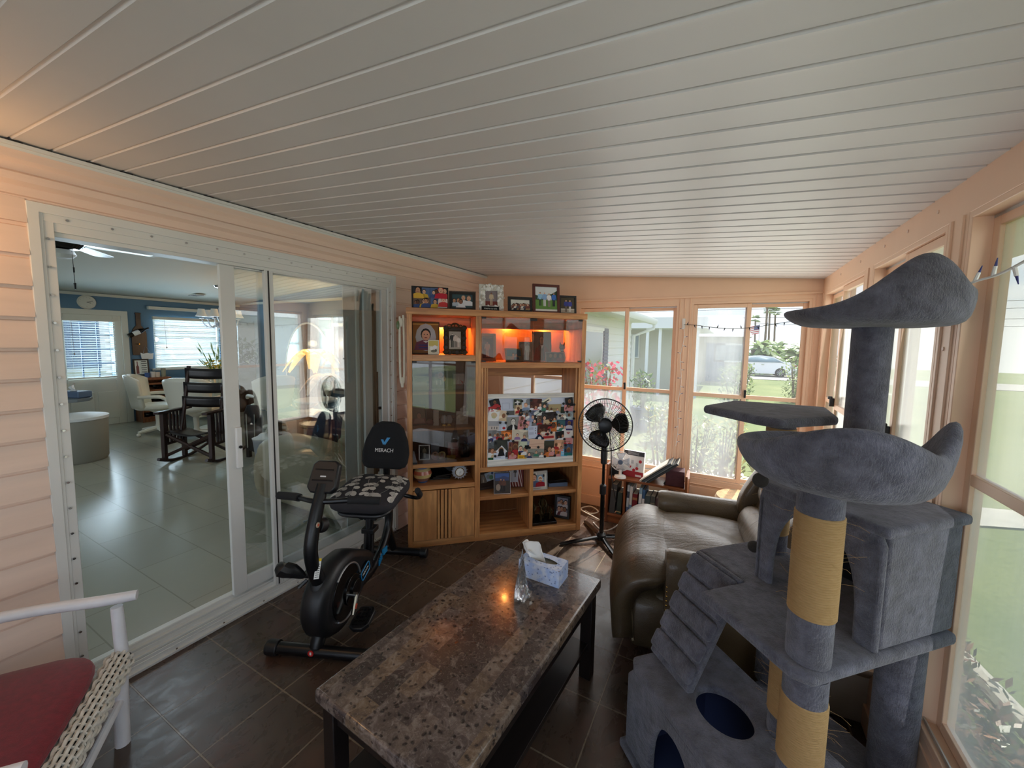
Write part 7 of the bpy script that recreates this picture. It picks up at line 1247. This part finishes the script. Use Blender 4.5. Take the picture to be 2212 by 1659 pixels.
for i in range(7):
    x=-.185; y=-.16+.32*i/6+R.uniform(-.02,.02); a=R.uniform(-.4,.4)
    for k in range(7):
        a=.75*a+R.uniform(-.4,.4); nx,ny=max(-.18,min(.18,x+.052*cos(a))),max(-.178,min(.178,y+.052*sin(a)))
        p0,p1=onseat(x,y),onseat(nx,ny); sd=Vector((-sin(a),cos(a),0))*.0016; m.C(150,146,140); m.add([ST@(p0-sd),ST@(p1-sd),ST@(p1+sd),ST@(p0+sd)],[(0,1,2,3)])
        for s in (1,-1):
            if (k+s)%2==0 or R.random()<.35:
                b=a+s*R.uniform(.5,1.1); l=R.uniform(.036,.052); w=l*.36; c=Vector((nx+cos(b)*l*.5,ny+sin(b)*l*.5,0)); m.C(*R.choice([(176,172,166),(150,148,144),(196,192,186)])); pts=[]
                for t in range(10): q_=2*pi*t/10; px_,py_=c.x+cos(b)*l*.5*cos(q_)-sin(b)*w*sin(q_),c.y+sin(b)*l*.5*cos(q_)+cos(b)*w*sin(q_); pts.append(ST@(onseat(max(-.19,min(.19,px_)),max(-.19,min(.19,py_)))+Vector((0,0,.0012))))
                m.add(pts,[tuple(range(10))])
        x,y=nx,ny
ob('floral_print',m,'paint_matte',se)
br=M(); out=[(-.135,.0),(-.105,-.012),(.105,-.012),(.135,.0),(.15,.03),(.155,.09),(.14,.17),(.105,.25),(.075,.28),(.04,.293),(-.04,.293),(-.075,.28),(-.105,.25),(-.14,.17),(-.155,.09),(-.15,.03)]
BT2=TR(-.345,0,.675)@RY(RAD(-14)); vs=[];K=len(out); 
for x,s in ((-.02,.93),(-.012,.99),(.012,1.0),(.022,.97),(.028,.90),(.031,.6)): vs+=[BT2@Vector((x,a*s,.14+(b-.14)*s)) for a,b in out]
fs=[(j*K+i,j*K+(i+1)%K,(j+1)*K+(i+1)%K,(j+1)*K+i) for j in range(5) for i in range(K)]+[tuple(range(K)),tuple(range(5*K,6*K))[::-1]]
b_=ob('backrest',br.add(vs,fs),'black_fabric',bk,ang=80); text('brand_lettering','MERACH',.034,'white_plain',b_,BT2@TR(.0325,0,.105)@RZ(pi/2)@RX(pi/2),sx=.92)
lg=M(BT2); lg.prism([(-.028,.175),(-.012,.175),(-.002,.150),(-.010,.140)],'x',.0318,.033).prism([(-.012,.16),(.002,.138),(.034,.188),(.012,.188),(-.002,.160)],'x',.0318,.0335); ob('check_logo',lg,'bike_blue',b_)
for s in (1,-1): hh=ob('side_handle',M().tube([(-.30,s*.10,.52),(-.32,s*.20,.49),(-.27,s*.26,.515),(-.21,s*.28,.565),(-.16,s*.285,.60)],.012,n=10,smooth=4),'black_metal',bk); ob('grip',M().tube([(-.235,s*.273,.545),(-.155,s*.286,.603)],.018,n=12),'grip_foam',hh)
# ================================================================== WHITE WICKER ARMCHAIR
wc=thing('wicker_armchair','white painted wicker armchair with a red cushion at the lower left corner','chair',(-1.745,.125,0),math.atan2(.83,.55)); WD=.33
ft=Vector((.25,WD))
for s in (1,-1):
    ob('front_leg',M().tube([(.235,s*WD,0),(.24,s*WD,.20),(.25,s*WD,.36),(.245,s*WD,.53)],[.022,.021,.019,.017],n=12),'white_paint',wc); ob('back_leg',M().tube([(-.28,s*.22,0),(-.24,s*.22,.36),(-.30,s*.21,.85)],.018,n=10),'white_paint',wc)
    ob('armrest',M().tube([(.30,s*(WD+.005),.555),(.20,s*(WD+.005),.56),(-.02,s*(WD+.01),.575),(-.27,s*.24,.60)],[.017,.019,.018,.017],n=12,smooth=4),'white_paint',wc)
ob('stretcher',M().cyl((.24,-WD,.175),(.24,WD,.175),.012,n=10).cyl((.0,-WD*.9,.15),(.0,WD*.9,.15),.012,n=10).cyl((.235,WD,.14),(-.26,.22,.14),.012,n=10).cyl((.235,-WD,.14),(-.26,-.22,.14),.012,n=10),'white_paint',wc)
# woven front edge: strands that pass over and under
m=M(); nst=9
for j in range(nst):
    pts=[];a=-1.9+3.0*j/(nst-1)
    for i in range(53):
        y=-WD+.015+(2*WD-.03)*i/52; r=.042+.0048*(1 if (i//2+j)%2 else -1)*min(1,abs(sin(pi*i/2+.8)))
        pts.append((.255+r*sin(a+1.2)*.9-.01,y,.325+r*cos(a+1.2)))
    m.tube(pts,.0058,n=5)
for i in range(26): y=-WD+.02+(2*WD-.04)*i/25; m.tube([(.245+.040*sin(a)*.9,y,.325+.040*cos(a)) for a in [(-.7+2.9*k/8) for k in range(9)]],.0035,n=5)
ob('woven_front_rail',m,'wicker',wc); ob('rail_core',M().tube([(.245,-WD,.325),(.245,WD,.325)],.034,n=12),'dark_gap',wc)
ob('woven_seat',M().box(-.25,.24,-.25,.25,.30,.335),'wicker',wc); ob('seat_cushion',M().pillow((-.02,0,.378),.50,.66,.085,p=2.6),'red_cloth',wc)
m=M()
for i in range(18): x=-.2+.4*i/17; m.tube([(-.245,x,.34),(-.275,x*1.02,.6),(-.305,x*.95,.88)],.006,n=5)
for k in range(9): z=.40+.055*k; m.tube([(-.245-.06*(z-.34)/.54-.004,-.22,z),(-.245-.06*(z-.34)/.54-.012,0,z),(-.245-.06*(z-.34)/.54-.004,.22,z)],.005,n=5)
ob('woven_back',m,'wicker',wc); ob('top_rail',M().tube([(-.30,-.22,.84),(-.315,-.12,.90),(-.315,.12,.90),(-.30,.22,.84)],.019,n=10,smooth=4),'white_paint',wc)
# a grey plastic tub pushed under the chair
pt=thing('plastic_tub','pale blue grey plastic tub on the floor under the wicker chair','tub',tuple(wc.matrix_basis@Vector((-.02,.05,0)))); ob('tub',M().lathe([(0,0),(.13,0),(.155,.18),(.165,.19),(.16,.20),(.148,.19),(.125,.01)],26),'blue_tub',pt)
# ================================================================== STRING LIGHTS
def lights(name,label,path,nb,seed,wire='white_plain',dirs=None,wr=.0022,L_=.026,ws=5):
    r=thing(name,label,'string lights',path[0]); off=Vector(path[0]); P=[Vector(p)-off for p in path]; wm=M().tube([tuple(p) for p in P],wr,n=5,smooth=ws); ob('wire',wm,wire,r); R=random.Random(seed)
    seg=[(P[i],P[i+1],(P[i+1]-P[i]).length) for i in range(len(P)-1)]; tot=sum(s[2] for s in seg)
    for k in range(nb):
        t=(k+.5)/nb*tot
        for a,b,l in seg:
            if t<=l: break
            t-=l
        p=a.lerp(b,t/l); d=Vector((R.uniform(-.3,.3),R.uniform(-.3,.3),(1 if R.random()<.45 else -1)*R.uniform(.6,1))) if dirs is None else Vector(dirs)*(1 if k%3 else -1)+Vector((0,R.uniform(-.2,0),R.uniform(-.5,.5))); d.normalize()
        s=ob('socket',M().cyl(p,p+d*L_*.55,.0042,.0036,n=7),'white_plain' if dirs or wire=='white_plain' else 'black_plastic',r); ob('bulb',M().cyl(p+d*L_*.5,p+d*L_,.003,.0009,n=7),'bulb_navy',s)
    return r
y=YB-.025
lights('string_lights','string of small dark bulbs across the right back window and round the corner',[(-.335,y,1.66),(-.24,y,1.655),(-.10,y,1.635),(.04,y,1.628),(.18,y,1.642),(.32,y,1.668),(.46,y,1.69),(.53,y-.02,1.70)],16,2,wire='dark_wire')
lights('string_lights','white cord of dark tipped bulbs hanging down the post between the back windows',[(-.335,y,1.66),(-.325,y,1.55),(-.345,y,1.40),(-.33,y,1.20),(-.345,y,1.0),(-.335,y,.80),(-.345,y,.66)],15,3,dirs=(1,0,.05),L_=.03)
x=XR_-.03
lights('string_lights','white corded blue tipped bulbs strung along the right hand windows',[(x,3.42,1.70),(x,3.0,1.655),(x,2.7,1.672),(x,2.44,1.71),(x,2.2,1.66),(x,1.9,1.655),(x,1.66,1.71),(x-.01,1.56,1.665),(x-.01,1.49,1.655),(x,1.42,1.668),(x,1.30,1.672),(x,1.15,1.70)],30,6,L_=.04,wr=.003)
wh=thing('wall_hook','small clear hook holding the string lights on the window post','hook',(-.335,YB-.004,1.66)); ob('plate',M().box(-.012,.012,-.004,0,-.03,.05),'white_plain',wh,bev=.002); ob('hook',M().tube([(0,-.004,-.01),(0,-.022,-.014),(0,-.024,.006)],.004,n=6),'white_plain',wh)
